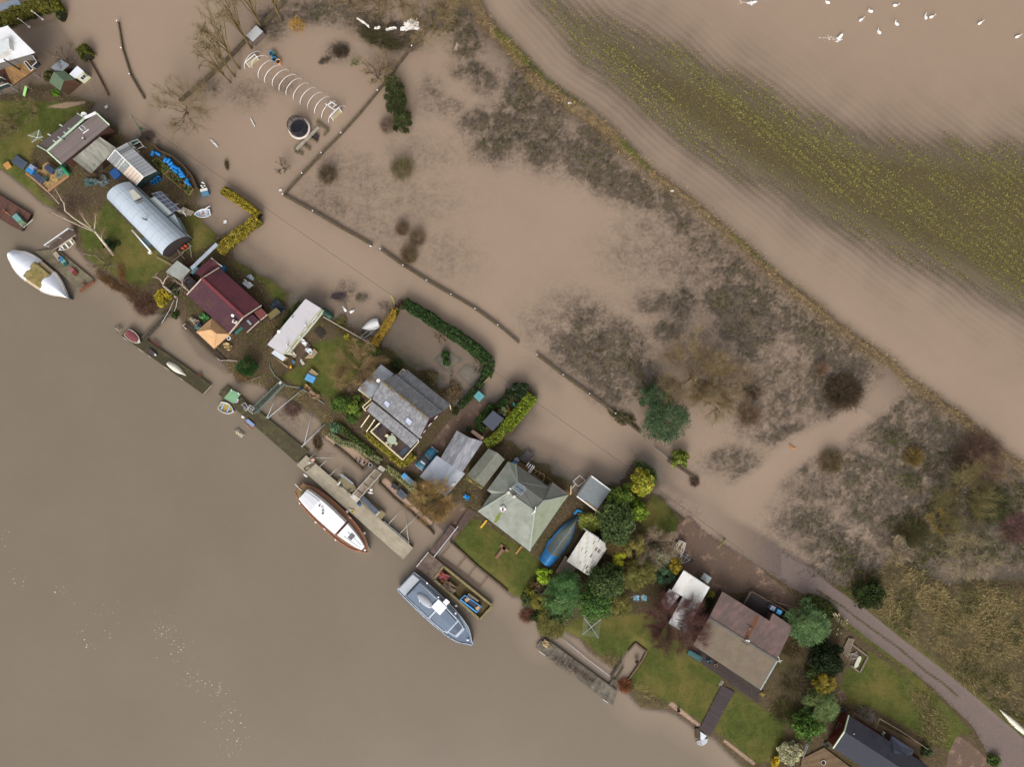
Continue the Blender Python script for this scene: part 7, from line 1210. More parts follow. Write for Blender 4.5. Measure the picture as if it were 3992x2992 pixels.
leafy('path_laurel','green laurel mound between the veranda posts and the tin lean-to',m(370,830),28,2.2,MG,.24,sq=(1,1.4),rot=-.4,cat='shrub');leafy('path_laurel','green laurel mound at the bend of the river path',m(310,1020),26,2.0,['46602c','587434','364c22'],.24,cat='shrub');leafy('river_path_shrub','mixed green shrub on the outer side of the river path',m(110,760),34,2.2,['4a6a2c','5c7c34','3c4c28'],.25,cat='shrub');leafy('river_path_shrub','grey green rosette shrub at the head of the straw bank hedge',m(30,1180),22,1.3,['587a5a','6a8a64','3c5a42'],.26,cat='shrub');leafy('nook_shrub','pale green rounded shrub in front of the slate blue garden room',o_(1160,890),20,1.8,['6f7c54','848e62','586644'],.2,cat='shrub');leafy('nook_shrub','orange tinted small shrub beside the long clipped hedge',o_(1270,930),17,1.5,['7a6a34','8c6c34','5c5a2c'],.2,cat='shrub')
leafy('drive_bush','round dark green bush at the drive corner of the slate house',o_(330,900),13,1.2,DK,.2,cat='bush');leafy('garage_bush','small dark green bush at the garage corner',o_(575,1215),10,1.0,['2f4a30','3c5a3a'],.2,cat='bush');leafy('bed_shrub','dark green upright shrub, upper of two in the flooded rose bed',n(1045,1030),16,1.4,['2f4a24','3c5a2c'],.22,cat='shrub');leafy('bed_shrub','dark green upright shrub, lower of two in the flooded rose bed',n(1070,1150),16,1.4,['2f4a24','3c5a2c'],.22,cat='shrub');leafy('fence_creeper','dark creeper on the fence behind the tin lean-to',l(1080,1180),26,1.4,['34422a','46542f'],.22,cat='creeper',sq=(1.3,.7),rot=-.7);leafy('end_hedge_bush','green bush at the lawn end of the long white fence',l(690,990),20,1.8,['3f5a26','52702e'],.22,cat='bush')
leafy('rose_mound','tangle of pale green plants in the bed nearest the slate house wall',l(1700,1400),28,.8,['6a6a44','808054','4c4834','5a4c38'],.22,dens=70,cat='plants');leafy('rose_mound','reddish and green plant tangle in the bed by the drive hedge',o_(290,560),34,.8,['5f5c3c','7a7450','6a4a38','4a3c30'],.22,dens=70,cat='plants');leafy('bramble_clump','bramble clump on the brush fence near the broad dark trees',LI(850,850),44,.8,['44482c','545a36','5a4838'],.2,dens=70,sq=(1.4,.6),rot=-.6,cat='brambles')
# hedges
hedge('tall_hedge','thick dark hedge slanting across the top left corner',a,[(-60,380),(240,220),(560,110),(850,30)],2.0,2.2,['3c4420','4c5428','2e3418'],tips=['6a6c30']);hedge('golden_hedge','golden green hedge running down beside the flood in the top left corner',a,[(900,-30),(960,90),(1015,200)],1.5,2.0,['5c6426','7a7c30','484e1e']);hedge('hedge_end','clipped hedge block with a bare gap standing alone in the flood',a,[(1390,800),(1450,890),(1490,970)],1.9,1.8,['4c5420','6a702c','3a4018']);hedge('dark_hedge_end','dark clipped block at the end of the golden green hedge',a,[(1000,230),(1070,260)],1.5,1.6,DK)
hedge('yellow_hedge','L shaped bright yellow hedge around the flooded pond, upper arm',id_,[(868,740),(940,785),(1008,838)],1.3,1.8,['6a6824','7c782c','54561c'],tips=['9c9034','8a842f']);hedge('yellow_hedge','bright yellow hedge arm running from the pond to the pale canopy',id_,[(1005,850),(930,910),(850,975)],1.8,1.9,['6a6824','7e782c','54581c'],tips=['a0943a','8c8634']);hedge('euonymus_hedge','yellow and green hedge between the upturned boat and the formal garden',l,[(1060,230),(1030,330),(930,480),(850,620),(740,780),(710,870)],1.2,1.8,['4c5a20','3a4a1c','6c6c24'],tips=['ac9440','9c8638'])
hedge('garden_hedge','long dark green hedge around the formal garden along the lane',n,[(330,130),(480,230),(700,350),(950,530),(1200,680),(1450,850),(1650,1020),(1790,1150),(1800,1250),(1740,1390)],1.9,1.9,['2f4a26','3f5e30','24381c','4c6438']);hedge('drive_hedge','narrow clipped dark hedge between the formal garden and the drive',o_,[(860,270),(760,440),(620,600),(500,720),(410,820)],1.1,1.3,['34482a','26381c','435a30']);twiggy('dead_corner_shrub','brown dead shrub at the lane corner of the long dark hedge',n(300,170),24,1.6,['5a443a','6e5444','4a3a32'],600,.05)
hedge('nook_hedge','clipped dark hedge along the drive side of the garden room',o_,[(985,790),(880,920),(770,1030),(690,1110),(800,1200),(850,1220)],1.1,1.4,['344a22','44602c','26381a']);hedge('nook_hedge','short clipped hedge joining the garden room to the rounded dark shrubs',o_,[(1070,840),(1160,760),(1240,690)],1.0,1.3,['304826','3f5a30']);hedge('round_hedge','broad dark shrubs at the drive entrance beside the white globe lamp',o_,[(1290,670),(1330,560),(1440,540),(1560,570)],2.2,2.0,['2f4026','3f5230','26341f']);hedge('long_clipped_hedge','long bright green clipped hedge slanting down to the flood',o_,[(1650,620),(1560,770),(1440,920),(1330,1040),(1200,1180)],2.1,2.0,['6a8226','7f982e','526a1e','92a23a']);hedge('lower_clipped_hedge','darker green hedge continuing the bright clipped one to the felt shed',o_,[(1180,1180),(1090,1300),(980,1410),(860,1470)],1.7,1.8,['446026','587630','34501e'],tips=['7c8c34'])
hedge('veranda_hedge','yellow green hedge below the cream veranda rail',m,[(570,1290),(700,1420),(860,1540),(1020,1660)],1.0,1.0,['646e2a','787e34','4e5a22'],tips=['94903a']);hedge('veranda_hedge','yellow hedge turning the river corner of the veranda',q,[(30,260),(180,400),(310,500),(420,420),(500,330)],1.1,1.0,['646e2a','787e34','4e5a22'],tips=['94903a']);hedge('shingle_hedge','pale green lavender hedge along the upstream shingle bed',p,[(820,-260),(1000,-110),(1250,-50),(1460,80),(1700,230)],1.0,.9,['56683c','6c7c4c','445230'],tips=['8a9468']);hedge('lower_lavender_hedge','pale green lavender hedge along the downstream shingle bed',p,[(1800,330),(1960,440),(2150,600),(2330,770),(2480,900)],1.0,.9,['5c6e40','7a8858','465430'],tips=['9aa070'])
hedge('upper_shingle_hedge','mossy hedge between the slate house path and the upstream shingle bed',m,[(100,1160),(250,1290),(450,1460),(700,1650)],1.0,1.0,['4c6030','607440','3c4c28'])
hedge('home_hedge','narrow green hedge along the far side of the mobile home',i_,[(760,360),(640,520),(500,680),(440,760)],1.0,1.4,['3f5228','52642f','34441f']);leafy('lone_gold_shrub','small golden shrub on the lawn beside the white fence',i_(1565,945),14,.9,['948c34','aca040','767428'],.2,cat='shrub',dens=130);leafy('edge_grass_shrub','rough green shrub at the flood edge outside the white fence',i_(1460,720),20,.7,['5a5c34','6a6038','48502c'],.24,cat='shrub',style='n')
leafy('terrace_shrub','dark green shrub at the terrace end of the dark roofed house',ad(520,1385),24,1.6,['36462a','465a36'],.22,cat='shrub');twiggy('grey_twig_shrub','silvery grey bare shrub leaning on the terrace rail',ac(1690,770),34,2.0,['8a8078','9c9288','6e665e'],900,.035,rot=.9,sq=(.8,1.3));leafy('left_lawn_bush','small vivid green bush behind the green roofed shed',a(945,1590),13,1.2,['4f7a24','62902e'],.22,cat='bush');leafy('shed_thicket','dull olive shrub against the wall of the green roofed shed',a(830,1300),22,1.4,['3f4426','50522c'],.24,cat='shrub');leafy('birch_undershrub','dark green round shrub at the foot of the leaning birch',e(1900,1140),26,1.6,['24341c','304424'],.22,cat='shrub');leafy('corner_bush','dark green bush at the lower edge beside the gravel yard',ad(1700,1560),22,1.4,['3f5426','556a30'],.24,cat='bush')
# bare trees
bare('lane_tree','bare greenish tree over the flood beside the dark rail fence',c(1470,300),4.8,6.5,['6c604a','5f533f','7a6c50'],11,900,.5,.03,bark=BARKY,top=c(1420,130))
TALL='tall bare trees leaning over the flood at the top of the photograph'
for ii,(bp,tp_,hh,rr)in enumerate(((LA(375,430),LA(190,60),14,3.2),(LA(345,478),LA(160,190),12,2.8),(LA(318,515),LA(150,320),10,2.4),(LA(450,300),LA(270,-40),15,3.2),(LA(520,180),LA(380,-120),15,3.4),(LA(640,130),LA(560,-180),14,3.2))):
 bare('poplar',['tall slim bare tree just left of the hoop frame end','slim bare tree, second out from the hoop frame end','slim bare tree farthest into the flood from the hoop frame','tall bare tree beside the small snow pale shed','tall bare tree standing on the dark brush bank by the pale shed','tall bare tree beside the ochre reflections near the top edge'][ii],bp,rr,hh,['6e6248','5e5440','7c6e52'],9,420,1.0,.03,top=tp_,bark=BARKY,group=TALL,fork=.3)
for ii,(bp,rr,hh,tp_)in enumerate(((LB(625,205),5.2,9,LB(600,40)),(LB(300,90),4.2,10,LB(270,-80)),(LB(430,70),4.5,10,LB(430,-110)),(LB(120,60),4.0,9,LB(80,-110)),(LB(740,60),4.2,9,LB(760,-90)),(LB(200,30),3.6,9,LB(180,-140)))):bare('willow',['pale bare willow at the top end of the brush fence','brown bare tree behind the torn white sheeting','bare tree right of the torn white sheeting at the top edge','bare tree on the upper edge above the brush heap','reddish bare tree right of the pale willow at the top edge','thin bare tree on the top edge left of the torn sheeting'][ii],bp,rr,hh,TWY if ii in(0,)else['6a5c48','56493a','786850'],10,700,.8,.032,top=tp_,bark=BARKY)
twiggy('ochre_bush','ochre twigged bush in the flood near the top edge',LA(730,150),34,2.0,['9a7a3c','b08c48','7a6434'],600,.04)
twiggy('brush_heap','dark heap of cut brush standing in the flood',LA(1005,318),34,1.0,['4a3c30','5c4c3c','383028'],900,.06,sq=(1,.75),flat_=True);twiggy('brush_heap','low dark brush drift beside the larger heap',LA(905,375),22,.5,['5c5044','4a4238'],400,.06,sq=(1.3,.6),rot=.4,flat_=True);twiggy('brush_bank','long dark bramble bank behind the torn white sheeting',LB(290,240),70,1.0,['4a4030','5a4e38','4c5434','3c3428'],1600,.06,sq=(1.5,.5),rot=-.35,flat_=True)
for ii,(X,rr)in enumerate((((440,285),42),((905,250),52),((905,628),30),((1000,685),37),((950,790),40))):twiggy('willow_stool',['round brown twig bush nearest the fence corner','largest round grey green twig bush in the upper meadow','uppermost of the three huddled brown twig bushes','right hand of the three huddled brown twig bushes','lowest of the three huddled brown twig bushes'][ii],LC(*X),rr,2.2,[['5c5040','6e604a','4a4236'],['5c5640','6e6a48','4c4638','7c6c48'],TW,TW,['6b5c44','7c6a4c','564a38']][ii],1500,.04)
twiggy('fence_bush','grey brown twig bush beside the lowest dark green meadow bush',LB(335,780),36,2.0,['6a5a4c','7a6a5a','584a40'],1100,.035);twiggy('marsh_bush','dense brown twig bush right of the big bare trees',LJ(840,355),54,2.4,TW,1700,.04);twiggy('marsh_bush','brown twig bush beside the drowned diagonal path',MB_(125,850),54,2.2,['6a5c44','5a4e3c','7a6a4c'],1700,.04);twiggy('path_bush','yellow centred twig bush in the rusty marsh',MB_(1030,790),44,1.8,['7a6c3c','8c7c42','5f5236','6b4c34'],1300,.04)
twiggy('brush_thicket','dark tangled thicket of fallen branches beside the diagonal path',LH(950,1010),86,1.8,['40342c','524438','33291f','64543f'],2600,.05,flat_=True,sq=(1,.9));twiggy('upright_reed_bush','upright reddish twig bush above the dark thicket',LH(810,860),32,2.2,['6a5446','7c6452'],700,.035);twiggy('rusty_scrub','wide rusty red scrub at the right edge of the marsh',MB_(1720,800),110,1.0,['5f4a42','745a4e','54423a','6a5c4c'],3000,.045,flat_=True);twiggy('bramble_patch','dark green bramble patch at the right edge',MB_(1830,1300),86,1.1,['39422a','4a5232','2f3522','5a4c38'],2600,.07,flat_=True);twiggy('bramble_patch','green tinged bramble spread above the pale branching tree',MA(1000,230),70,.9,['474a2e','58583a','4c3e30'],2200,.06,flat_=True)
twiggy('red_scrub','purple red low scrub at the lower right edge of the marsh',MA(2130,170),70,.9,['6a4c4c','7c5c58','54403c'],1700,.04,flat_=True);twiggy('lane_dogwood','purple brown twig clump at the fence end by the lane',v(2030,460),24,1.1,['5c4640','6c544c','4a3a34'],700,.04,rot=.3)
bare('crack_willow','wide bare yellow twigged tree, upper of the meadow group',LJ(460,130),5.6,6.5,TWY,12,1300,.45,.032,bark=BARKY,top=LJ(500,60));bare('crack_willow','wide bare yellow twigged tree leaning over the flood below the upper one',LJ(560,300),5.0,6.,TWY,11,1100,.4,.032,bark=BARKY,top=LJ(640,120));bare('crack_willow','bare brown twigged tree at the right of the meadow group',LJ(640,190),4.2,6,['6e5e46','5c4e3c','7c6a50'],10,800,.5,.03,bark=BARKY,top=LJ(650,60));bare('small_willow','small bare tree beside the fallen brush right of the meadow group',LJ(800,190),2.8,4,TW,8,420,.5,.03)
twiggy('brush_stack','dark brush stack between the bare trees and the round twig bush',LJ(865,215),30,1.0,['41352c','56483c'],600,.06,flat_=True)
bare('pale_bare_tree','pale branching bare tree in the lower right marsh',MA(1430,390),4.2,5.5,['8a8064','9c9070','74684e'],10,700,.5,.035,bark=BARKL);bare('pale_bare_tree','small pale bare tree beside the rusty grass edge',MA(760,380),2.4,3.2,['8a7c68','9c8e74'],8,320,.4,.035,bark=BARKL);bare('marsh_tree','bare olive tree in the middle of the right hand marsh',MB_(1400,1180),5.2,5.5,['6c6444','5a5238','80764e'],11,1200,.4,.032,bark=BARKY);bare('marsh_tree','low yellow limbed tree below the olive marsh tree',MB_(1230,1470),2.6,3.2,['7c6c3c','8c7c46'],8,400,.3,.035,bark=BARKY);bare('far_marsh_tree','bare tree with a long fallen limb at the right edge',MB_(1640,930),3.6,4.2,['6e5c48','7e6c52'],8,500,.35,.03,bark=BARKY)
bare('golden_willow','golden twigged willow beside the blue grey car port',q(840,1080),3.5,4.6,['86704a','987e54','6e5a3a','8e764c'],14,1700,.45,.04,bark=mt('8a6a38',.9,.15),top=q(860,1150));bare('lawn_tree','wide golden brown bare tree at the edge of the mobile home lawn',l(420,1300),4.0,4.8,['7c684a','8e7856','665640'],13,1500,.4,.032,bark=BARKY,top=l(430,1200));bare('yard_bare_bush','pale bare bush on the grass behind the parked dinghy',v(1330,1500),3.3,3.6,['8a7a68','9c8c76','746658'],12,1300,.35,.03,bark=BARKL);bare('red_twig_tree','reddish twigged tree spreading over the white store roofs',y(690,230),5.0,5.4,TWR,16,2600,.35,.03,bark=mt('6a5448',.9,.15))
for ii,(X,rr,hh,hx)in enumerate(((b(620,330),2.0,3.0,TWY),(b(80,720),2.4,3.5,TWY),(b(270,560),1.8,2.6,TW),(a(1245,1095),2.3,3.2,TWD),(LA(1240,490),2.4,3.4,TWY),(LA(1100,405),.9,1.4,['6a7044','7c7c4c']),(LB(290,470),2.6,3.4,TWY),(LB(350,420),2.0,3.0,TW),(LC(180,255),1.2,2.0,TWD),(e(1900,1490),2.6,3.4,TW),(b(1770,1370),1.8,2.6,TWD),(n(975,720),1.3,1.8,TWY),(n(1660,1200),1.7,2.0,TWD),(u(560,380),1.4,1.6,['7a6a64','8c7c74']))):
 bare('small_bare_tree',['small bare tree on the lawn behind the brown bungalow','pale bare shrub tree at the left edge of the lawn','thin bare tree between the lawn shrubs at the left','small dark bare tree in the flood behind the cream playhouse','bare shrub tree right of the brush heap in the flood','tiny green tinged sapling standing in the flood','bare tree on the brush fence above the row of green bushes','brown bare tree just above the row of green bushes','tiny leafless sapling in the flood near the trampoline','low bare tree on the point beyond the birch','bare tangled sapling beside the barrel roofed cabin','yellow twigged rose at the middle of the formal garden hedge','grey bare rose against the bend of the formal garden hedge','grey lilac bare shrub above the teal box'][ii],X,rr,hh,hx,7,260,.5,.03)
for ii,(X,rr,sq_,hx)in enumerate(((g(640,900),70,(1.2,.7),['5a4434','6e5642','4a3a2c']),(g(760,1070),56,(1,.8),['5c4038','6c5044','4a3630']),(f(1900,680),46,(1.7,.4),['6a5034','7c6040','54422e']),(f(2100,500),36,(.6,1.4),['6a4c34','7c5c40']),(e(1230,430),60,(1.3,.8),['4f4038','64544a','5a4c44']),(c(760,690),28,(1.2,.8),['463a36','5a4c46']),(k(700,270),40,(1.2,.8),['7a6446','8c7450','644f3a']),(k(1500,880),34,(1.2,1),['5f4c44','6e584c']),(k(1930,1450),24,(.8,1.5),['4f4030','62503a']),(u(230,900),32,(1,1),['6e4a38','7e563e','5a3c30']),(x(1930,1220),34,(1,1),['7a4a30','8a5a38','643e2c']),(x(900,830),56,(1.6,.45),['5c4840','6c564a','4c3c34']),(x(1220,1020),46,(1.6,.4),['5c463c','6e5648']),(i_(400,950),40,(1,1.2),['5f5030','72603c','4c4028']),(i_(1400,250),22,(1.4,.6),['4a4246','5a5054']),(c(2130,1180),14,(.6,1.6),['6a5c44']),(r(620,150),22,(1.3,.7),['5c4a36','6c583e']))):
 twiggy('bramble',['brown bramble mound on the point below the barrel roofed cabin lawn','reddish bramble mound overhanging the river by the footbridge','brown flattened reed arm reaching out over the river','brown reed ridge between the lawn point and the reed arm','purplish bare scrub at the edge of the lower lawn','dark scrub at the foot of the utility pole by the greenhouse','straw coloured scrub under the dock yew','reddish scrub growing in the inlet between the steel struts','dark scrub at the corner of the upstream shingle bed','rust red twigs hanging over the river below the lawn','orange red twigs at the slipway edge','bramble arching over the upstream half of the old jetty','bramble arching over the downstream half of the old jetty','olive scrub between maroon house and mobile home','dark floating weed tuft near the two swans','reed tuft leaning in the flood beside the lane','brown scrub at the end of the felt shed'][ii],X,rr,.9,hx,int(500+rr*14),.045,flat_=True,sq=sq_,rot=-.6 if ii in(0,2,11,12)else .2)
# leaning birch, pollards
def branch_tree(name,label,segs,mats,at,tw=None,cat='tree'):
 rt=thing(name,label,cat,at);ends=[]
 for ii,(pts,r0,r1)in enumerate(segs):MB().tube(pts,[r0+(r1-r0)*q_/(len(pts)-1)for q_ in range(len(pts))],8).build('trunk' if ii==0 else 'limb',mats,rt);ends.append(pts)
 if tw:
  A_=[];D_=[]
  for _ in range(tw[0]):pp=R.choice(ends[1:]);q_=R.randrange(len(pp)-1);A_.append(tuple(pp[q_].lerp(pp[q_+1],R.random())));D_.append(tuple((pp[q_+1]-pp[q_]).normalized()))
  A_=np.array(A_);D_=np.array(D_)+NR.normal(0,.6,A_.shape);co,cl=ribbons(A_,A_+D_*NR.uniform(.4,1.6,(len(A_),1)),np.full(len(A_),.03),pal(tw[1],len(A_),.15));raw_mesh('twigs',co,4,cl,TWIG,rt)
 return rt
BIRCH=mt('cabba6',.8,.1,scl=3,h2='5a4a40',t2=.6,s2=3.5,w2=.06)
bl_=lambda *s_:[W(e(X,Y),Z_)for X,Y,Z_ in s_]
branch_tree('leaning_birch','white barked bare birch with a forked crown on the river lawn',[(bl_((1955,1300,.2),(1790,1090,3),(1620,880,6)),.24,.15),(bl_((1620,880,6),(1400,750,7.5),(1280,670,8.5),(1120,540,10),(1100,400,11),(1060,350,11.5),(950,160,13)),.13,.03),(bl_((1640,900,6),(1380,800,7.5),(1100,670,9),(890,570,10)),.1,.03),(bl_((1560,820,6.5),(1460,700,7.5),(1370,540,9)),.08,.02),(bl_((1625,860,6),(1645,700,7),(1640,600,8)),.07,.02),(bl_((1020,420,11),(830,210,12),(580,-20,13)),.06,.015),(bl_((1750,1020,4),(1760,920,5)),.05,.015)],BIRCH,W(e(1955,1300),0),(420,['6a5248','7c6456','8a7460']))
branch_tree('fallen_branch','pale fallen branch lying along the river edge of the birch lawn',[([W(e(X,Y),.35)for X,Y in((1420,1275),(1550,1305),(1640,1305),(1720,1380),(1800,1440))],.06,.1),([W(e(X,Y),.3)for X,Y in((1800,1440),(1900,1490),(2010,1535))],.09,.05),([W(e(X,Y),.4)for X,Y in((1850,1460),(1880,1380),(1930,1300))],.05,.02)],mt('8a7c64',.9,.2),W(e(1650,1350),0),None,'branch')
pg=lambda *s_:[W(g(X,Y),Z_)for X,Y,Z_ in s_];PALEB=mt('a8998c',.85,.15,h2='7a6c60',t2=.6,s2=3)
branch_tree('dead_pollard','dead forked pollard rising beside the golden yellow shrub',[(pg((1285,935,0),(1160,820,1.8),(1040,725,3.6)),.26,.17),(pg((1040,705,3.7),(990,610,4.4),(930,590,4.7),(850,570,5)),.11,.03),(pg((1040,705,3.7),(1080,610,4.5),(1130,560,4.9),(1115,500,5.2)),.11,.03),(pg((990,610,4.4),(905,550,4.8),(950,480,5.2)),.05,.02),(pg((1130,560,4.9),(1210,580,5)),.05,.02)],PALEB,W(g(1285,935),0),None);branch_tree('dead_pollard','dead pollard with stubby branches against the maroon roof',[(pg((1500,825,0),(1440,770,1.4),(1380,725,2.6)),.2,.16),(pg((1380,725,2.6),(1370,640,3.2)),.13,.08),(pg((1370,725,2.6),(1300,670,3.2),(1260,640,3.5),(1215,660,3.7)),.08,.03),(pg((1380,725,2.6),(1330,780,2.9)),.05,.02)],PALEB,W(g(1500,825),0),(60,['a8998c','8c7e70']))
# pampas plume clump by the lane
pm=thing('pampas_grass','pampas grass clump with cream plumes beside the lane','pampas grass',W(aa(1160,600),.1));pc=W(aa(1165,595),0);N_=420;co,cl=blades(np.full(N_,pc.x)+NR.normal(0,.25,N_),np.full(N_,pc.y)+NR.normal(0,.25,N_),np.full(N_,.2),NR.uniform(.9,1.7,N_),NR.uniform(.03,.05,N_),NR.uniform(-3.14,3.14,N_),NR.uniform(.2,1.1,N_),pal(['6a6a44','84805a','55583a'],N_));raw_mesh('leaves',co,4,cl,LEAF,pm)
for X in((1135,420),(1165,450),(1195,430),(1340,525),(1340,588),(1240,540),(1030,710),(1045,700),(1175,690),(1160,770),(1235,755),(1105,435),(1265,630),(1010,570)):
 E_=W(aa(*X),1.9);D_=(E_-pc);MB().tube([pc+V((0,0,.3)),pc.lerp(E_,.6)+V((0,0,.5)),E_],[.015,.012,.01],4).tube([E_-V((D_.x,D_.y,0))*.14,E_,E_+V((D_.x,D_.y,0))*.12],[.02,.08,.02],6).build('plume',mt('d0c0a0',.9,.1),pm)
# ------------------------------------------------------------------ fences, frames, yard things, birds, car, person
def tb(P_,Q_,w_=.06,m_=None,root=None,nm='bar',h_=None):return MB().bar(P_,Q_,w_,h_ or w_).build(nm,m_ or OLDW,root)
BRUSH=mt('564a3a',.95,.2,h2='6a5c46',t2=.55,s2=2)
def brush_fence(label,Z,pts,wd_=.36,hh=.55,tag=True,cat='fence',step=4.6,m_=BRUSH):
 T_=[W(Z(*q_),hh)for q_ in pts];rt=thing('brush_fence',label,cat,(T_[0].x,T_[0].y,0));L_=polyline_len(T_);n_=max(2,int(L_/step))
 for q_ in range(n_):
  P_,dr=along(T_,L_*q_/n_);Q_,_=along(T_,L_*(q_+1)/n_);tb(P_-V((0,0,.2)),Q_-V((0,0,.2)),wd_*R.uniform(.75,1.1),m_,rt,'rail',.35);po=tb(V((P_.x,P_.y,-.5)),P_+V((0,0,.25)),.14,m_,rt,'post')
  if tag and R.random()<.8:MB().box(P_+V((0,0,.27)),.2,.14,.22,.5).build('white_cap',WHT,po)
brush_fence('brush fence running from the meadow corner up to the pale willow',LC,[(168,412),(250,320),(430,130),(560,0),(700,-160),(1000,-550),(1090,-640)]);brush_fence('brush fence along the flooded lane up to the first gap',LC,[(168,415),(275,470),(490,600),(722,730)],.4);brush_fence('brush fence along the flooded lane between the two gaps',LC,[(775,755),(850,815),(1060,948)]+[((X*.6241+1900-1000)/.6241,(Y*.6241+1100-500)/.6241)for X,Y in((-120,140),(0,212),(90,290),(198,380))],.4);brush_fence('brush fence from the second gap down to the broad dark trees',LI,[(310,455),(430,550),(550,635),(670,722),(760,790),(960,945)],.4);brush_fence('short mossy fence stub below the bright green gate shrub',LJ,[(330,640),(430,700),(495,748)],.4,.5,False);brush_fence('thin dark rail fence standing alone in the upper left flood',a,[(2030,370),(2060,640),(2110,850),(2200,1170),(2330,1480),(2480,1690)],.22,.5);brush_fence('long dark wall line from the lane tree up to the top edge',LA,[(0,625),(100,545),(330,335),(410,245),(490,170),(600,60),(660,-10)],.6,.6,False)
gt=thing('field_gate','grey bar gate hanging beside the broad dark trees','gate',W(LJ(320,620),0))
for q_ in range(5):tb(W(LJ(245,562),.35+q_*.2),W(LJ(360,652),.35+q_*.2),.06,GREYP,gt,'bar')
# hoop tunnel
ht=thing('hoop_tunnel','bare white hoops of a polytunnel standing in the flood','polytunnel',W(LA(720,540),0));FL=((412,432),(458,425),(497,488),(537,518),(584,540),(626,570),(670,597),(715,628),(757,657),(803,683),(847,712),(892,742),(934,768));FR=((515,330),(558,360),(598,386),(645,415),(690,443),(735,473),(770,497),(812,525),(860,553),(902,583),(945,610),(985,638),(1040,667))
for l0,l1 in zip(FL,FR):A_,B0=W(LA(*l0),-.2),W(LA(*l1),-.2);MB().tube([A_.lerp(B0,.5-.5*math.cos(math.pi*q_/10))+V((0,0,2.1*math.sin(math.pi*q_/10)))for q_ in range(11)],.045,6).build('hoop',WHT,ht)
for c4 in(((420,380),(440,420),(497,372),(475,332)),((955,712),(962,752),(1014,700),(1000,672))):
 A_,B0=W(LA(*c4[1]),0),W(LA(*c4[2]),0);up=V((0,0,2));fo=MB().bar(A_,A_+up,.1,.1).bar(B0,B0+up,.1,.1).bar(A_+up,B0+up,.12,.12).build('door_frame',WHT,ht);MB().add([A_,B0,B0+V((0,0,1.5)),A_+V((0,0,1.5))],[[0,1,2,3]]).build('panel',mt('b5a888',.7),fo)
wf=thing('white_staging','white slatted staging inside the near end of the hoops','staging',W(LA(950,660),0))
for l0,l1 in(((912,648),(975,690)),((940,632),(982,656)),((925,660),(945,640)),((960,668),(980,650))):tb(W(LA(*l0),.8),W(LA(*l1),.8),.14,WHT,wf,'slat')
# trampoline
tp_=thing('trampoline','round trampoline with a dark safety net half sunk in the flood','trampoline',W(LA(752,800),0));tcn=W(LA(748,800),.75);MB().lathe(tcn,[(1.45,0),(1.45,.02)],28).build('jump_mat',mt('2c2e36',.6),tp_);MB().ring(tcn,1.72,.2,28,6).build('pad_ring',mt('d9cdc4',.6,.1,h2='a8653c',t2=.62,s2=.7),tp_)
net=MB();up=V((0,0,1.9));vs=[]
for q_ in range(28):an=q_*2*math.pi/28;P_=tcn+V((math.cos(an),math.sin(an),0))*1.5;vs+=[P_,P_+up]
NET=NG('net');NET.P.inputs['Base Color'].default_value=(.02,.02,.025,1);NET.P.inputs['Alpha'].default_value=.55;net.add(vs,[[q_*2,(q_*2+2)%56,(q_*2+3)%56,q_*2+1]for q_ in range(28)]).build('safety_net',NET.m,tp_);MB().ring(tcn+up,1.5,.05,28,5).build('top_hoop',mt('3a3234'),tp_)
for q_ in range(8):an=q_*math.pi/4;P_=tcn+V((math.cos(an),math.sin(an),0))*1.56;tb(V((P_.x,P_.y,-.3)),P_+up,.06,BLK,tp_,'pole')
# drowned timber frames
fr_=thing('sunken_staging','long weathered slatted staging in the flood below the trampoline','staging',W(LA(800,860),0));deck(fr_,'slats',[W(LA(*q_),.6)for q_ in((722,925),(862,785),(874,800),(735,940))],40,mt('a09888',.9,.15),.1)
for l0,l1 in(((855,760),(930,815)),((900,845),(930,815)),((805,855),(860,885)),((765,900),(815,935)),((718,920),(725,948)),((725,948),(770,965))):tb(W(LA(*l0),.4),W(LA(*l1),.4),.3,mt('6a5c44',.92,.2),fr_,'timber')
MB().slab([W(LA(*q_),.35)for q_ in((812,850),(835,820),(872,845),(862,882))],.2).build('dark_tank',mt('3a3034',.8),fr_)
def item(name,label,cat,P_,sx,sy,hh,rz,hx,lid=None,tp=1.,group=None):
 rt=thing(name,label,cat,P_,group);MB().box(P_,sx,sy,hh*.85,rz,0,tp).build('body',mt(hx,.6,.1),rt);L_=MB().box(P_+V((0,0,hh*.85)),sx*1.08*tp,sy*1.08*tp,hh*.15,rz,0,.92).build('lid',mt(lid or hx,.55,.08),rt);MB().box(P_+V((0,0,hh)),sx*.35,sy*.12,.04,rz).build('handle',mt(lid or hx),L_);return rt
def tub(name,label,cat,P_,r0,hh,hx,ins='3a3028',group=None):
 rt=thing(name,label,cat,P_,group);MB().lathe(P_,[(r0*.75,0),(r0,hh),(r0*1.06,hh),(r0*.88,hh-.02),(r0*.85,hh*.6)],14).build('shell',mt(hx,.6,.1),rt);MB().lathe(P_+V((0,0,hh*.55)),[(r0*.86,0),(r0*.8,.05)],12).build('filling',mt(ins,.95,.25),rt);return rt
for X,nm,hx in(((583,342),'blue open tub beside the hoop frame, uppermost','2f7fae'),((598,352),'green open tub between the two blue ones','4f7a64'),((600,378),'blue open tub beside the orange pot','2a84b8'),((623,392),'orange pot beside the blue tubs','d8a070')):tub('tub',nm,'tub',W(LA(*X),0),.42,.7,hx)
item('snow_pale_shed','collapsed shed with a torn pale roof on the dark wall line','shed',W(LA(490,235),0),2.6,1.5,1.7,.8,'6e625a','b4b4b4',.9)
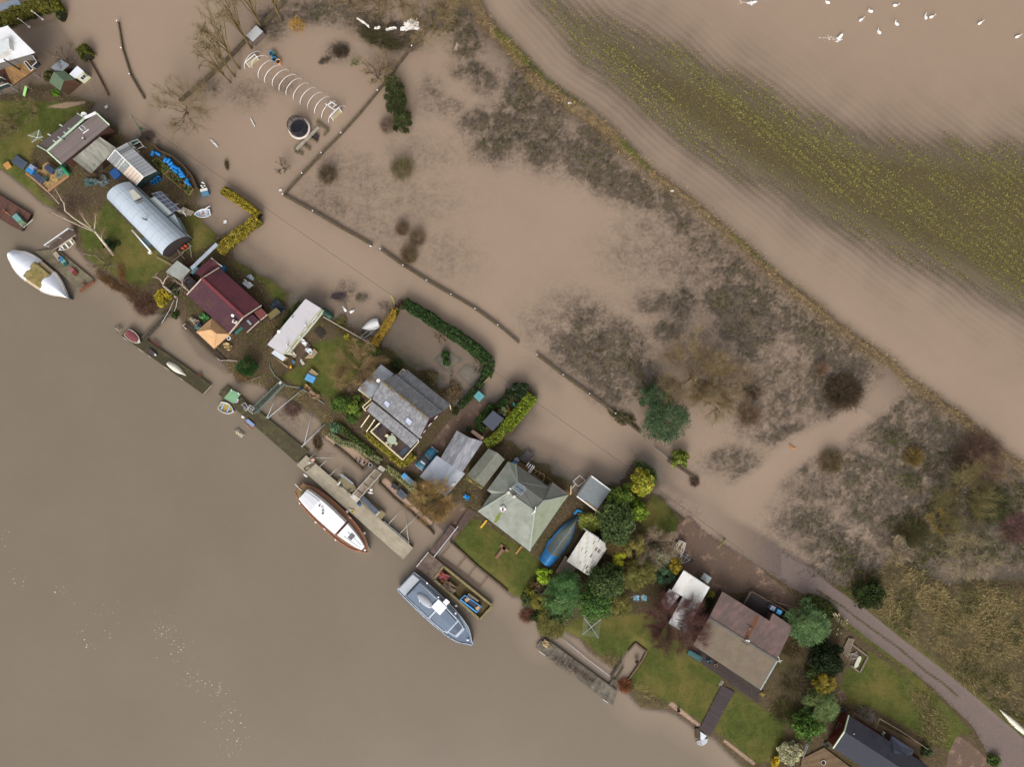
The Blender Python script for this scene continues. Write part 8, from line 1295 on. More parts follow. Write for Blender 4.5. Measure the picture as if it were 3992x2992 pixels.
# white wreckage
def crumple(name,label,cat,P_,sx,sy,hx='e6e4e2',rz=0.,hz=.35):
 vs=[];ca,sa=math.cos(rz),math.sin(rz)
 for q_ in range(6):
  for e_ in range(6):X,Y=(q_/5-.5)*sx+R.uniform(-.1,.1)*sx,(e_/5-.5)*sy+R.uniform(-.12,.12)*sy;vs.append((P_.x+X*ca-Y*sa,P_.y+X*sa+Y*ca,P_.z+R.random()*hz))
 return solo(name,label,cat,MB().add(vs,[[q_*6+e_,q_*6+6+e_,q_*6+7+e_,q_*6+1+e_]for q_ in range(5)for e_ in range(5)]),mt(hx,.6,.06))
for c4 in(('torn_sheeting','large torn white sheet caught on the bramble bank',(490,160),2.4,1.7,.3),('torn_sheeting','pointed white sheet scrap above the large torn one',(484,135),1.2,.5,1.),('torn_sheeting','white sheet scrap left of the large torn one',(436,180),.9,.5,0),('torn_sheeting','bent white strip in the middle of the bramble bank',(360,182),1.8,.5,.1),('torn_sheeting','short white strip between long strip and bent strip',(275,175),1.0,.4,.2),('torn_sheeting','long peach white strip along the top of the bramble bank',(185,140),2.6,.3,-.6)):crumple(c4[0],c4[1],'sheeting',W(LB(*c4[2]),.8),c4[3],c4[4],'efe8e2',c4[5])
for nm,X,sx,sy,rz in(('white plank drifting below the hoop frame',LA(457,762),1.9,.22,-1.1),('white pointed board drifting near the lane tree',LA(215,893),1.8,.3,-.8),('pale branch caught in the lane tree',c(1420,320),1.4,.2,.6),('white scrap in the bramble scrub by the field bank',LF(513,642),.5,.4,.3),('white litter beside the mid bank of the field',LG(832,473),.6,.3,0),('white bag standing at the meadow fence corner',LC(150,388),.5,.4,0),('white bag at the first gap of the lane fence',LC(716,734),.5,.4,0),('white bag pile on the lawn by the white fence',i_(1790,1075),.9,.7,0),('pale green bag beside the white bag pile',i_(1695,1022),.45,.4,0),('orange and white bag on the mobile home lawn',i_(1560,1090),.7,.3,-.6),('white box on the boardwalk by the brown bungalow',b(1838,185),.6,.5,.5),('white crumpled cover in the flood off the lawn',d(2118,730),.6,.5,0),('white scrap on the far end of the concrete pontoon',s(180,195),.6,.5,.4),('orange branch drifting in the marsh',LJ(1100,553),1.3,.3,-.6),('dark plank drifting by the brush fence end',LB(768,292),.5,1.5,-.3)):crumple('drift',nm,'debris',W(X,.1),sx,sy,'e4e2de' if 'white' in nm else('c9d4c0' if 'green' in nm else('c08a50' if 'orange' in nm else '9a8c78')),rz,.2)
# swans
def swan(nm,wings=False):
 rt=thing(nm,'white swan','swan',(0,0,0));m_=mt('f2f0ee',.6,.03);sp_=[(-.62,0,.2),(-.45,0,.17),(-.2,0,.15),(.1,0,.15),(.3,0,.17),(.4,0,.28),(.44,0,.45),(.42,0,.62),(.46,0,.72),(.55,0,.74),(.62,0,.71)]
 MB().tube(sp_,[.03,.14,.22,.22,.15,.07,.05,.045,.05,.055,.03],10).build('body',m_,rt);MB().tube([(.6,0,.715),(.7,0,.68),(.74,0,.665)],[.028,.02,.012],6).build('beak',mt('c0703a',.5),rt)
 for sg in(1,-1):
  if wings:MB().add([(.2,.12*sg,.3),(.28,.6*sg,.55),(.1,1.1*sg,.6),(-.15,1.05*sg,.55),(-.3,.5*sg,.45),(-.3,.14*sg,.28)],[[0,1,4,5],[1,2,3,4]],0,True).add([(.2,.12*sg,.27),(.28,.6*sg,.52),(.1,1.1*sg,.58),(-.15,1.05*sg,.53),(-.3,.5*sg,.42),(-.3,.14*sg,.25)],[[5,4,1,0],[4,3,2,1]],0,True).build('wing',m_,rt)
  else:MB().blob((-.16,.13*sg,.27),.4,.13,.13,10,6).build('wing',m_,rt)
 return rt
sw,swf=swan('swan'),swan('swan',True);first={0:1,1:1}
for X,rz,wg,nm in((LD(205,22),-1.4,1,'swan flapping its wings at the top edge, leftmost of the flock'),(LD(750,245),-.6,1,'swan beating its wings above a white wake'),(LD(678,14),2.6,0,'swan cut close by the top edge between the two flapping swans'),(LD(946,70),2.8,0,'swan left of the middle pair, facing left near the top'),(LD(891,123),.6,0,'swan with its head tucked, left of the flock middle'),(LD(1000,200),2.3,0,'swan lowest of the flock with upright neck'),(LD(1105,34),.1,0,'swan highest in the middle of the flock'),(LD(1109,148),2.4,0,'swan with upright neck right of the lowest one'),(LE(650,106),1.8,0,'left swan of the close pair'),(LE(690,106),.4,0,'right swan of the close pair'),(LE(992,144),.6,0,'swan alone between the close pair and the right edge'),(LE(1226,229),.4,0,'swan farthest right at the edge of the photo'),(i_(1525,470),2.1,0,'white swan upstream of two by the mobile home'),(i_(1655,508),.5,0,'white swan with curled neck, right of two by the mobile home')):
 src=swf if wg else sw;g_='swans on the flood';sz=.85
 if first[wg]:src.location=W(X,0);src.rotation_euler=(0,0,rz);src['label']=nm;src['group']=g_;src.scale=(sz,)*3;first[wg]=0
 else:dup(src,W(X,0),rz,nm,g_,sz)
for _ in range(1):
 co=[]
 for q_ in range(34):X=LD(745-abs(R.gauss(0,60)),242+R.gauss(0,9))if q_<24 else LD(150+R.gauss(0,25),12+R.gauss(0,6));P_=W(X,.015);r0=R.uniform(.05,.16);co.append([P_+V((math.cos(e_*1.047)*r0*1.6,math.sin(e_*1.047)*r0*.5,0))for e_ in range(6)])
 raw_mesh('wake_foam',np.array([[tuple(q_)for q_ in F]for F in co]),6,pal(['c8bcb0','b8a99c'],len(co),.08),TWIG,kind='stuff',label='white splash trails behind the flapping swans')
# poles and wire
def pole(label,base,top,z1,Z,m_,box=None):
 B_=W(Z(*base),-.5);T_=W(Z(*top),z1);rt=thing('utility_pole',label,'pole',(B_.x,B_.y,0));MB().tube([B_,T_],[.14,.1],8).build('pole',m_,rt);tb(T_+V((-.35,-.3,-.15)),T_+V((.35,.3,-.15)),.1,OLDW,rt,'cross_arm')
 if box:MB().box(W(Z(*box),2.6),.4,.3,.6,.5).build('meter_box',mt('2f4a3a'),rt)
 return T_
t1_=pole('grey green utility pole with a dark box rising from the scrub by the greenhouse',(710,690),(495,325),6.2,c,mt('5f6450',.8),(675,565));t2_=pole('lichen yellow utility pole at the tip of the euonymus hedge',(1070,200),(990,-5),7.5,l,mt('94903c',.85));pole('lichen covered short post leaning at the yard edge',(1700,190),(1560,370),1.5,w,mt('8f8c3a',.9,.2))
solo('overhead_wire','thin overhead wire from pole to pole along the flooded lane','wire',MB().tube([t1_,t1_.lerp(t2_,.5)-V((0,0,.8)),t2_],.02,4),BLK);solo('overhead_wire','thin overhead wire from the yellow pole towards the yard','wire',MB().tube([t2_,W(o_(1700,730),6),W(v(830,180),5.5),W(w(2000,470),6)],.02,4),BLK)
for ii,(bp,tpp)in enumerate((((735,325),(615,140)),((505,455),(385,268)))):
 lp=thing('lamp_post',['white lamp post standing in the flood farther from the balcony','white lamp post standing in the flood nearer the stilt house'][ii],'lamp post',W(a(*bp),0),'white lamp posts');B_=W(a(*bp),0);MB().lathe(B_,[(.22,-.2),(.22,.12),(.09,.2),(.07,2.3),(.05,2.4)],10).build('post',WHT,lp);tb(B_+V((-.3,.1,2.2)),B_+V((.3,-.1,2.2)),.06,WHT,lp,'arm');MB().lathe(B_+V((0,0,2.4)),[(.1,0),(.17,.25),(.05,.4)],8).build('lantern',mt('c9b8ac',.4),lp)
gl=thing('globe_lamp','white globe lamp at the drive entrance of the slate house','lamp',W(o_(1320,540),0));G_=W(o_(1334,522),1.7);tb(V((G_.x,G_.y,0)),G_,.1,DKT,gl,'post');MB().blob(G_,.22,.22,.22).build('globe',WHT,gl)
# car
cd=V(W(q(870,215),0)-W(q(575,560),0)).normalized();cc=(W(q(880,230),.6)+W(q(572,553),.6))/2;cn_=V((-cd.y,cd.x,0));car=thing('classic_car','teal blue classic convertible with a dark soft top parked by the garage','car',(cc.x,cc.y,.2));zg=.2
def cp_(X,Y,Z_):P_=cc+cd*X+cn_*Y;return V((P_.x,P_.y,zg+Z_))
def cloft(secs,nm,m_,root=car):
 vs=[];n_=8
 for X,hw,z0,z1,rr in secs:vs+=[cp_(X,-hw,z0),cp_(X,-hw*1.02,(z0+z1)/2),cp_(X,-hw*.97,z1-rr),cp_(X,-hw*.8,z1),cp_(X,hw*.8,z1),cp_(X,hw*.97,z1-rr),cp_(X,hw*1.02,(z0+z1)/2),cp_(X,hw,z0)]
 fs=[[q_*n_+e_,(q_+1)*n_+e_,(q_+1)*n_+e_+1,q_*n_+e_+1]for q_ in range(len(secs)-1)for e_ in range(n_-1)]+[list(range(n_)),list(range((len(secs)-1)*n_,len(secs)*n_))];return MB().add(vs,fs,0,True).build(nm,m_,root)
CARB=mt('1f6a86',.25,.06,spec=.6);cloft([(-2.1,.62,.35,.72,.08),(-1.95,.78,.25,.82,.08),(-1.2,.84,.22,.88,.07),(.3,.85,.22,.9,.06),(1.3,.82,.24,.86,.07),(1.95,.72,.28,.78,.1),(2.1,.6,.38,.68,.1)],'body',CARB);cloft([(-1.05,.66,.86,.95,.03),(-.65,.68,.86,1.36,.08),(-.1,.68,.86,1.4,.08),(.25,.66,.86,1.36,.06),(.3,.66,.86,1.3,.06)],'soft_top',mt('3a3c44',.8,.1))
MB().add([cp_(.3,-.64,.9),cp_(.3,.64,.9),cp_(.24,.56,1.34),cp_(.24,-.56,1.34)],[[0,1,2,3]]).add([cp_(.62,-.66,.9),cp_(.62,.66,.9),cp_(.28,.58,1.36),cp_(.28,-.58,1.36)],[[0,1,2,3]]).build('windscreen',mt('9fb0b4',.1),car);MB().slab([cp_(-1.08,-.45,1.0),cp_(-1.08,.45,1.0),cp_(-.72,.45,1.33),cp_(-.72,-.45,1.33)],.02).build('rear_window',mt('c2c6ca',.3),car)
for X in(-2.14,2.12):MB().tube([cp_(X*.97,-.78,.42),cp_(X,-.6,.42),cp_(X,.6,.42),cp_(X*.97,.78,.42)],.075,6).build('bumper',mt('e2dedb',.2,.03),car)
for X in(-1.3,1.3):
 for Y in(-.78,.78):wh=MB().tube([cp_(X,Y-.08,.3),cp_(X,Y+.08,.3)],.31,14).build('wheel',BLK,car);MB().tube([cp_(X,Y-.09,.3),cp_(X,Y+.09,.3)],.17,12).build('rim',STEEL,wh)
for Y in(-.55,.55):MB().blob(cp_(2.08,Y,.6),.1,.1,.1,8,6).build('headlight',WHT,car);MB().blob(cp_(-2.1,Y,.62),.05,.06,.06,6,5).build('tail_light',mt('8a2a22',.3),car)
MB().tube([cp_(-1.85,0,.84),cp_(-1.75,0,.87)],.03,6).build('boot_handle',STEEL,car);tb(cp_(.7,0,.9),cp_(2.,0,.8),.03,STEEL,car,'bonnet_strip')
# person
def skin(nm,J,E_,m_,root):
 me=bpy.data.meshes.new(nm);og=ORG[root];me.from_pydata([tuple(V(j_[:3])-og)for j_ in J],E_,[]);o=bpy.data.objects.new(nm,me);COL.objects.link(o);o.parent=root;md=o.modifiers.new('skin','SKIN');md.use_smooth_shade=True
 for q_,j_ in enumerate(J):me.skin_vertices[0].data[q_].radius=(j_[3],j_[3]*(j_[4]if len(j_)>4 else 1));me.skin_vertices[0].data[q_].use_root=q_==0
 sb=o.modifiers.new('sub','SUBSURF');sb.levels=sb.render_levels=1;me.materials.append(m_);return o
pb=W(i_(630,1485),.35);pr=thing('person','person in a bright yellow jacket and dark trousers bending over the timber steps','person',pb);fx=V((-.45,.85,0)).normalized();sx_=V((fx.y,-fx.x,0));pp=lambda F,S_,Z_:pb+fx*F+sx_*S_+V((0,0,Z_));jt=lambda F,S_,Z_,r_:(*pp(F,S_,Z_),r_)
skin('body',[jt(0,0,.92,.13),jt(.12,0,1.15,.14),jt(.28,0,1.38,.13),jt(.38,0,1.5,.055),jt(.46,0,1.6,.09),jt(.5,0,1.68,.085),jt(.02,.1,.85,.1),jt(.12,.11,.47,.065),jt(-.02,.12,.08,.05),jt(.14,.13,.03,.045),jt(-.02,-.1,.85,.1),jt(.0,-.12,.47,.065),jt(-.18,-.12,.08,.05),jt(-.02,-.13,.03,.045),jt(.3,.2,1.4,.06),jt(.42,.26,1.15,.045),jt(.62,.2,1.05,.035),jt(.3,-.2,1.4,.06),jt(.45,-.25,1.18,.045),jt(.64,-.18,1.1,.035)],[(0,1),(1,2),(2,3),(3,4),(4,5),(0,6),(6,7),(7,8),(8,9),(0,10),(10,11),(11,12),(12,13),(2,14),(14,15),(15,16),(2,17),(17,18),(18,19)],mt('3a342f',.8),pr)
skin('jacket',[jt(-.01,0,.88,.17),jt(.12,0,1.16,.18),jt(.28,0,1.4,.16),jt(.3,.2,1.42,.085),jt(.42,.27,1.16,.07),jt(.58,.21,1.06,.055),jt(.3,-.2,1.42,.085),jt(.45,-.26,1.19,.07),jt(.6,-.19,1.11,.055)],[(0,1),(1,2),(2,3),(3,4),(4,5),(2,6),(6,7),(7,8)],mt('e0a818',.7,.08),pr);MB().blob(pp(.44,0,1.68),.1,.1,.09,10,6).build('hair',mt('4a382c',.9),pr)
sk=mt('c99a80',.6)
for sd,hp_ in((1,pp(.64,.2,1.05)),(-1,pp(.66,-.18,1.1))):
 hd=MB().blob(hp_,.05,.045,.03,8,5).build('hand',sk,pr)
 for q_ in range(5):a0=hp_+sx_*((q_-2)*.018*sd);ln=(.05,.075,.085,.078,.06)[q_];MB().tube([a0,a0+fx*ln*.6+(sx_*.03*-sd if q_==0 else V((0,0,0))),a0+fx*ln+V((0,0,-.03))],[.011,.01,.007],5).build('finger',sk,hd)
MB().blob(pp(.575,0,1.62),.02,.02,.02,6,4).build('nose',sk,pr);MB().blob(pp(.52,0,1.62),.05,.07,.08,8,6).build('face',sk,pr)
# barrels
br_=thing('barrel','x','barrel',(0,0,0));BB=mt('1f7fc8',.45,.1);rt_=Matrix.Rotation(math.pi/2,3,'Y');MB().lathe((-.46,0,.29),[(.24,0),(.285,.04),(.285,.28),(.3,.31),(.285,.34),(.285,.6),(.3,.63),(.285,.66),(.285,.88),(.24,.92)],14,True,rot=rt_).build('drum',BB,br_)
for Y in(.1,-.1):MB().lathe((.455,Y,.33),[(.035,0),(.035,.03)],8,rot=rt_).build('bung',mt('16547f'),br_)
BL=[(878,995,70),(970,1000,-32),(1095,1105,62),(1150,1120,50),(1190,1170,32),(1215,1222,60),(1270,1232,-38),(1270,1298,-36),(1345,1280,-58),(1370,1345,18),(1390,1387,20),(1462,1470,62),(1490,1512,-55)]
for q_,(X,Y,an)in enumerate(BL):
 nm=['blue barrel lying nearest the greenhouse','blue barrel lying end on to the one nearest the greenhouse'][q_]if q_<2 else ORD[q_-2]+' blue barrel of the heap, counting from the greenhouse end';P_=W(c(X,Y),.3)
 if q_==0:br_.location=P_;br_.rotation_euler=(0,0,math.radians(an));br_['label']=nm;br_['group']='blue barrels heaped behind the planters'
 else:dup(br_,P_,math.radians(an),nm,'blue barrels heaped behind the planters')
for q_,X in enumerate(((905,1510),(955,1470),(1005,1432))):tub('cut_barrel',ORD[q_]+' upright blue barrel in the framed bay, counting from the cabin','barrel',W(c(*X),.3),.32,.95,'1f74b4','20405a','upright blue barrels in the framed bay')
def bed(label,Z,c4,hexes):
 T_=[W(Z(*q_),.55)for q_ in c4];rt=thing('planter',label,'planter',(mid(T_).x,mid(T_).y,.1))
 for q_ in range(4):tb(T_[q_]-V((0,0,.15)),T_[(q_+1)%4]-V((0,0,.15)),.12,mt('8f8050',.9,.2),rt,'edge_board',.4)
 MB().prism(ccw([V((q_.x,q_.y,.45))for q_ in T_]),.1).build('soil',mt('3f3226',.95,.2),rt);n_=260;u_,v_=NR.random((n_,1)),NR.random((n_,1));A_=[np.array(q_)for q_ in T_];X=(A_[0]*(1-u_)+A_[1]*u_)*(1-v_)+(A_[3]*(1-u_)+A_[2]*u_)*v_;X[:,2]=.5+NR.random(n_)*.35;raw_mesh('plants',leaf_quads(X,.22),4,pal(hexes,n_,.3),LEAF,rt)
GRN=['4f6a2c','6f8440','3a4a24','7a6a44'];bed('raised planter of fresh green plants beside the greenhouse',c,((850,1118),(945,1055),(1165,1255),(1060,1345)),GRN);bed('long raised planter of herbs and pots beside the barrel heap',c,((1090,1362),(1185,1290),(1560,1590),(1490,1700)),GRN+['5a3a30']);bed('framed bay of pots at the greenhouse end',c,((760,1400),(890,1300),(960,1370),(830,1490)),['3f3a30','5a5a3a','7a4a34'])
for nm,X,Z,r0,hx in(('orange terracotta pot in the long planter',(1378,1545),c,.2,'c8743c'),('large terracotta pot by the bungalow front planters',(1400,672),r,.28,'b07a58'),('terracotta pot on the yard by the grey lidded box',(1240,825),w,.3,'b88a68'),('terracotta pot on the front boardwalk by the bench',(1495,1080),y,.26,'b09078'),('dark round pot on the shingle by the boardwalk',(195,672),ab,.3,'20242a'),('hexagonal white rimmed fire bowl on the plank terrace',(912,1570),ac,.42,'d8c8c4'),('dark pot at the red brown gable corner',(975,1260),ac,.42,'3f4a50'),('round fire basket beside the slipway pit',(145,1010),y,.42,'7a6248'),('white pot with plants on the upstream shingle',(1527,280),p,.34,'c9ccd2'),('black tyre tub in the barge planter',(930,697),s,.36,'2c2e34'),('black pot on the tan patio, beside the blue tub',(705,1245),b,.3,'26262a'),('grey white pot on the tan patio by the wall',(852,1212),b,.2,'b4b0ac'),('stone bird bath in the middle of the formal garden',(1150,1390),n,.24,'8c94a0'),('black pot left of the grey pots on the upstream shingle',(1272,203),p,.18,'2a2626'),('grey blue pot on the upstream shingle',(1345,215),p,.24,'8d97b4'),('black pot right of the grey pots on the upstream shingle',(1420,242),p,.18,'2a2a26'),('blue pot on the veranda by the post',(780,1210),m,.28,'3f5a78'),('dark blue pot on the veranda beside the house wall',(810,1155),m,.26,'2c3450'),('upper dark pot on the river path',(210,1170),m,.24,'28262a'),('lower dark pot on the river path',(325,1260),m,.26,'2a2628')):tub('pot',nm,'pot',W(Z(*X),1.2 if 'veranda' in nm else .35),r0,.4,hx)
for nm,X,Z,sx,sy,hh,rz,hx,lid in(('sky blue wheeled bin at the end of the bin row',(352,685),q,.8,.85,1.0,-.75,'4f8ec0','5a9ad0'),('grey blue wheeled bin second in the row',(408,735),q,.75,.8,1.0,-.75,'5f6f84','74869a'),('grey green bin third in the row',(460,778),q,.75,.8,1.0,-.75,'55666e','687c84'),('dark grey green bin last in the row',(515,818),q,.8,.8,1.0,-.75,'4a5a60','5c7078'),('grey wheeled bin at the bungalow corner',(945,410),r,.7,.7,1.0,.5,'7a828e','88909c'),('blue wheeled bin at the bungalow corner',(915,462),r,.75,.7,1.0,.5,'4a86bc','5a98cc'),('grey lidded bin on the dark deck',(1565,512),z,.8,.75,1.1,-.45,'6a707e','8088a0'),('blue lidded bin on the dark deck',(1672,578),z,.8,.75,1.1,-.45,'2f7fae','4a98c8'),('teal lidded tank at the drive edge of the slate house',(745,640),o_,1.35,1.25,.9,-.75,'4c8a90','5c9aa0'),('teal lidded box among the riverside shrubs',(465,540),u,.8,.7,.8,-.5,'55807c','628e8a'),('blue lidded crate on the mobile home lawn',(1830,335),k,1.5,1.1,.8,-.45,'2f78b4','5a9cd0'),('grey lidded box on the brick yard',(1318,892),w,1.5,1.15,.8,-.6,'9aa09e','a8aeae'),('teal box against the porch of the barrel roofed cabin',(780,1110),d,1.6,1.1,1.0,-.75,'4a5c64','566a72'),('blue bin beside the small maroon extension',(2095,1540),d,.8,.9,1.0,-.4,'2a6a94','347ca8'),('teal tank behind the small maroon extension',(1610,1560),d,1.,1.4,1.1,-.75,'4f727c','5f848e'),('grey box on the planked pontoon',(1010,215),f,1.4,.7,.5,-.9,'9a8a78','a89884'),('blue box on the planked pontoon',(1075,270),f,.75,.7,.5,-.9,'3f74a4','4a82b4'),('teal box on the planked pontoon',(1120,315),f,.8,.7,.5,-.9,'5f8f88','6ea098'),('dark green crate on the planked pontoon',(1155,355),f,.5,.6,.5,-.9,'1f4a48','285854'),('red box on the planked pontoon',(1265,465),f,.75,.7,.45,-.7,'8c4650','a05a62'),('rust brown box on the planked pontoon',(1315,510),f,.75,.7,.45,-.7,'5c2c22','6e382c'),('blue tub box on the tan patio',(565,1300),b,1.1,.9,.8,-.6,'1f6ca4','2f84c0'),('grey box behind the blue tub on the patio',(605,1245),b,.8,.7,.9,-.6,'8088a0','9098b0'),('navy covered barbecue on the tan patio',(900,1270),b,1.4,1.0,.9,-.7,'333c54','3c4660'),('charcoal low table on the tan patio',(700,1420),b,1.7,1.1,.5,-.6,'343c50','3c465c'),('dark green bin on the tan patio',(815,1440),b,.7,.6,.8,-.4,'2c4444','365252'),('blue crate at the greenhouse foot',(240,1345),c,1.5,1.3,.5,-.85,'1f4a86','2f5c9c'),('orange tan crate at the lawn edge',(150,1200),b,1.,1.,.4,.6,'a8783c','b88a4c'),('dark flat trailer on the left lawn',(370,1150),b,2.2,1.4,.5,-.6,'3a4450','465060'),('slate box on the downstream shingle',(300,1000),q,1.6,1.1,.5,-.75,'3f444e','4c525c'),('black cased pump on the downstream shingle',(175,870),q,1.,.8,.5,-.6,'2c2a30','38363c')):
 item('lidded_box' if 'bin' not in nm else 'wheeled_bin',nm,'bin' if ' bin' in nm else 'box',W(Z(*X),.35 if Z not in(z,)else 1.15),sx,sy,hh,rz,hx,lid)
# patio, veranda set
pt_=thing('tiled_patio','tan tiled patio with timber kerbs at the river end of the brown bungalow','patio',W(b(820,1380),.3));PQ=[W(b(*q_),.36)for q_ in((460,1325),(830,1640),(1190,1370),(820,1130))]
for jj in range(13):
 mb=MB()
 for ii in range(11):
  g_=lambda u_,v_:PQ[0].lerp(PQ[1],u_).lerp(PQ[3].lerp(PQ[2],u_),v_);mb.slab([g_((ii+.05)/11,(jj+.05)/13),g_((ii+.95)/11,(jj+.05)/13),g_((ii+.95)/11,(jj+.95)/13),g_((ii+.05)/11,(jj+.95)/13)],.04,R.uniform(-.12,.12))
 mb.build('tile_row',mt('bd9a66',.85,.16),pt_)['kind']='stuff'
for q_ in(0,1):tb(PQ[q_]+V((0,0,.1)),PQ[q_+1]+V((0,0,.1)),.3,mt('a8805c',.85,.2),pt_,'kerb_timber',.25)
solo('green_netting','bright green netting heaped at the patio corner','netting',MB().tube([W(b(*q_),.9)for q_ in((1050,1190),(1110,1250),(1150,1310),(1190,1360))],[.15,.35,.3,.2],8),mt('1f8a5c',.6,.12,bump=.6,bs=5));crumple('grey_netting','grey green crumpled netting beside the bright green heap','netting',W(b(1080,1300),.5),2.0,1.6,'5f746a',.4,.4);crumple('teal_heap','teal covered heap in the scrub beside the cabin','heap',W(b(1580,1480),.5),2.2,1.5,'47605c',.3,.5);crumple('tool_heap','jumbled grey heap of tools in the scrub beside the cabin','heap',W(b(1790,1470),.5),1.8,1.6,'6a7272',.9,.6)
vt=thing('veranda_table','pale green octagonal table on the veranda','table',W(m(1005,1395),1.2));tc_=W(m(1005,1398),1.95);MB().lathe(tc_,[(.05,-.05),(.82,-.04),(.82,.02),(.05,.02)],8).build('table_top',mt('a9b39c',.6,.08),vt);MB().lathe(tc_-V((0,0,.74)),[(.3,0),(.07,.05),(.06,.7)],8).build('pedestal',CREAM,vt)
for q_,(X,an)in enumerate((((935,1330),140),((1025,1315),70),((1085,1450),-40),((985,1500),-110),((920,1450),200))):
 ch=thing('veranda_chair',['cream chair left of the table by the rail','cream chair at the house side of the octagonal table','cream chair at the steps side of the octagonal table','cream chair nearest the yellow hedge corner','cream chair against the veranda rail'][q_],'chair',W(m(*X),1.2),'cream chairs round the veranda table');P_=W(m(*X),1.2);an=math.radians(an);dv=V((math.cos(an),math.sin(an),0));sv=V((-dv.y,dv.x,0));MB().slab([P_+V((0,0,.45))+dv*s1*.24+sv*s2*.24 for s1,s2 in((1,1),(-1,1),(-1,-1),(1,-1))],.05).build('seat',CREAM,ch);MB().bar(P_+dv*.26-sv*.24+V((0,0,.75)),P_+dv*.26+sv*.24+V((0,0,.75)),.06,.45).build('backrest',CREAM,ch)
 for s1 in(1,-1):
  for s2 in(1,-1):X_=P_+dv*s1*.2+sv*s2*.2;tb(X_,X_+V((0,0,.42)),.05,CREAM,ch,'leg')
# rotary dryers, washing line
for nm,c_,arms,hx in(('square rotary dryer with blue grey arms on the lawn',(1350,1095),((1220,925),(1515,960),(1472,1282),(1190,1228)),'a4aab8'),('tilted white rotary dryer on the left lawn',(640,712),((480,668),(675,578),(740,700),(552,795)),'d0d6d2')):
 Z=u if 'square' in nm else b;rt=thing('rotary_dryer',nm,'clothes dryer',W(Z(*c_),.3));C_=W(Z(*c_),1.6);m_=mt(hx,.4,.06);tb(V((C_.x,C_.y,.2)),C_,.07,m_,rt,'post');T_=[W(Z(*q_),1.9)for q_ in arms]
 for q_ in T_:tb(C_,q_,.08,m_,rt,'arm')
 ln=MB()
 for k_ in(.5,.62,.74,.86,.98):
  for q_ in range(4):ln.bar(C_.lerp(T_[q_],k_),C_.lerp(T_[(q_+1)%4],k_),.025,.02)
 ln.build('lines',mt('9aa088',.6),rt)['kind']='stuff'
wl=thing('washing_line','washing line above the lawn beside the red twigged tree','washing line',W(u(1990,580),0));tb(W(u(1990,580),1.9),W(w(320,1220),1.9),.03,WHTD,wl,'line');[tb(W(X,0),W(X,1.9),.06,GREYP,wl,'post')for X in(u(1990,580),w(320,1220))]
for nm,X in(('left pale blue cloth pair on the washing line',(125,1245)),('right pale blue cloth pair on the washing line',(265,1245))):crumple('hanging_cloth',nm,'laundry',W(w(*X),1.6),.9,1.0,'8fb8c8',0,.4)
# teal bench, timber things
bn=thing('teal_bench','teal slatted garden bench at the corner of the front boardwalk','bench',W(y(1135,925),.5));TL=mt('3f7478',.6,.1);S4=[W(y(*q_),.95)for q_ in((1015,890),(1230,1020),(1262,940),(1045,825))]
for q_ in range(7):A_,B0=S4[0].lerp(S4[3],q_/7),S4[1].lerp(S4[2],q_/7);tb(A_,B0,.07,TL,bn,'seat_slat',.04)
for q_ in range(10):A_=S4[3].lerp(S4[2],q_/9);tb(A_,A_+V((.06,.1,.45)),.06,TL,bn,'back_slat',.04)
for q_ in S4:tb(V((q_.x,q_.y,.5)),q_,.08,TL,bn,'leg')
for s_ in((0,3),(1,2)):tb(S4[s_[0]]+V((0,0,.22)),S4[s_[1]]+V((0,0,.22)),.08,TL,bn,'armrest')
def planks(name,label,cat,Z,lst,w_,m_,z0=.5,nm='timber'):
 rt=thing(name,label,cat,W(Z(*lst[0][0]),0))
 for l0,l1 in lst:tb(W(Z(*l0),z0),W(Z(*l1),z0),w_,m_,rt,nm,max(.08,w_*.5))
 return rt
planks('sand_pit','grey sleeper framed pit holding a pale board beside the dark yew','sand pit',aa,[((1415,945),(1690,1155)),((1700,1150),(1555,1435)),((1555,1435),(1400,1310))],.3,mt('7a6c60',.9,.2));planks('slat_bench','weathered slatted bench along the sand pit','bench',aa,[((1370+q_*22,840+q_*4),(1250+q_*22,1090+q_*22))for q_ in range(5)],.16,mt('8a7c6c',.9,.2),.6,'slat')
solo('pale_board','pale bean shaped board lying in the sand pit','board',MB().slab(ccw([W(aa(*q_),.6)for q_ in((1565,1150),(1585,1175),(1575,1230),(1540,1290),(1535,1320),(1490,1360),(1460,1345),(1470,1290),(1500,1220),(1530,1165))]),.12),mt('c4c2b0',.6,.08));crumple('pit_rubble','heap of grey rubble in the sand pit','rubble',W(aa(1440,1150),.3),1.6,1.2,'7c7068',.3,.3)
planks('lawn_fence','long pale timber fence slanting across the mobile home lawn','fence',i_,[((1150,600),(1480,790)),((1480,790),(1970,1065)),((1980,1080),(2135,1210))],.14,mt('b8ac9c',.8,.12),.7,'rail');planks('timber_fence','tan timber fence panel at the drive gate of the slate house','fence',o_,[((735,500),(850,385)),((850,385),(970,260))],.16,mt('a08a66',.85,.15),1.2,'panel');planks('scaffold_boards','orange brown boards leaning along the big bungalow river wall','boards',t,[((155,800),(45,935))],.3,mt('a87a4c',.8),.4);planks('yellow_plank','yellow plank on the lawn below the bungalow eaves','plank',r,[((430,1460),(328,1588))],.3,mt('d8b03c',.7),.5);planks('lawn_planks','red brown plank path on the lawn below the bungalow','path',s,[((2080,140),(1920,340)),((1990,110),(2130,230))],.55,mt('80604c',.85,.15),.4);planks('mossy_pipe_rail','rust brown rail fence from the planters to the bungalow corner','fence',r,[((1465,710),(1660,860)),((1660,860),(1860,1010))],.14,mt('8a5c46',.85,.15),.8,'rail')
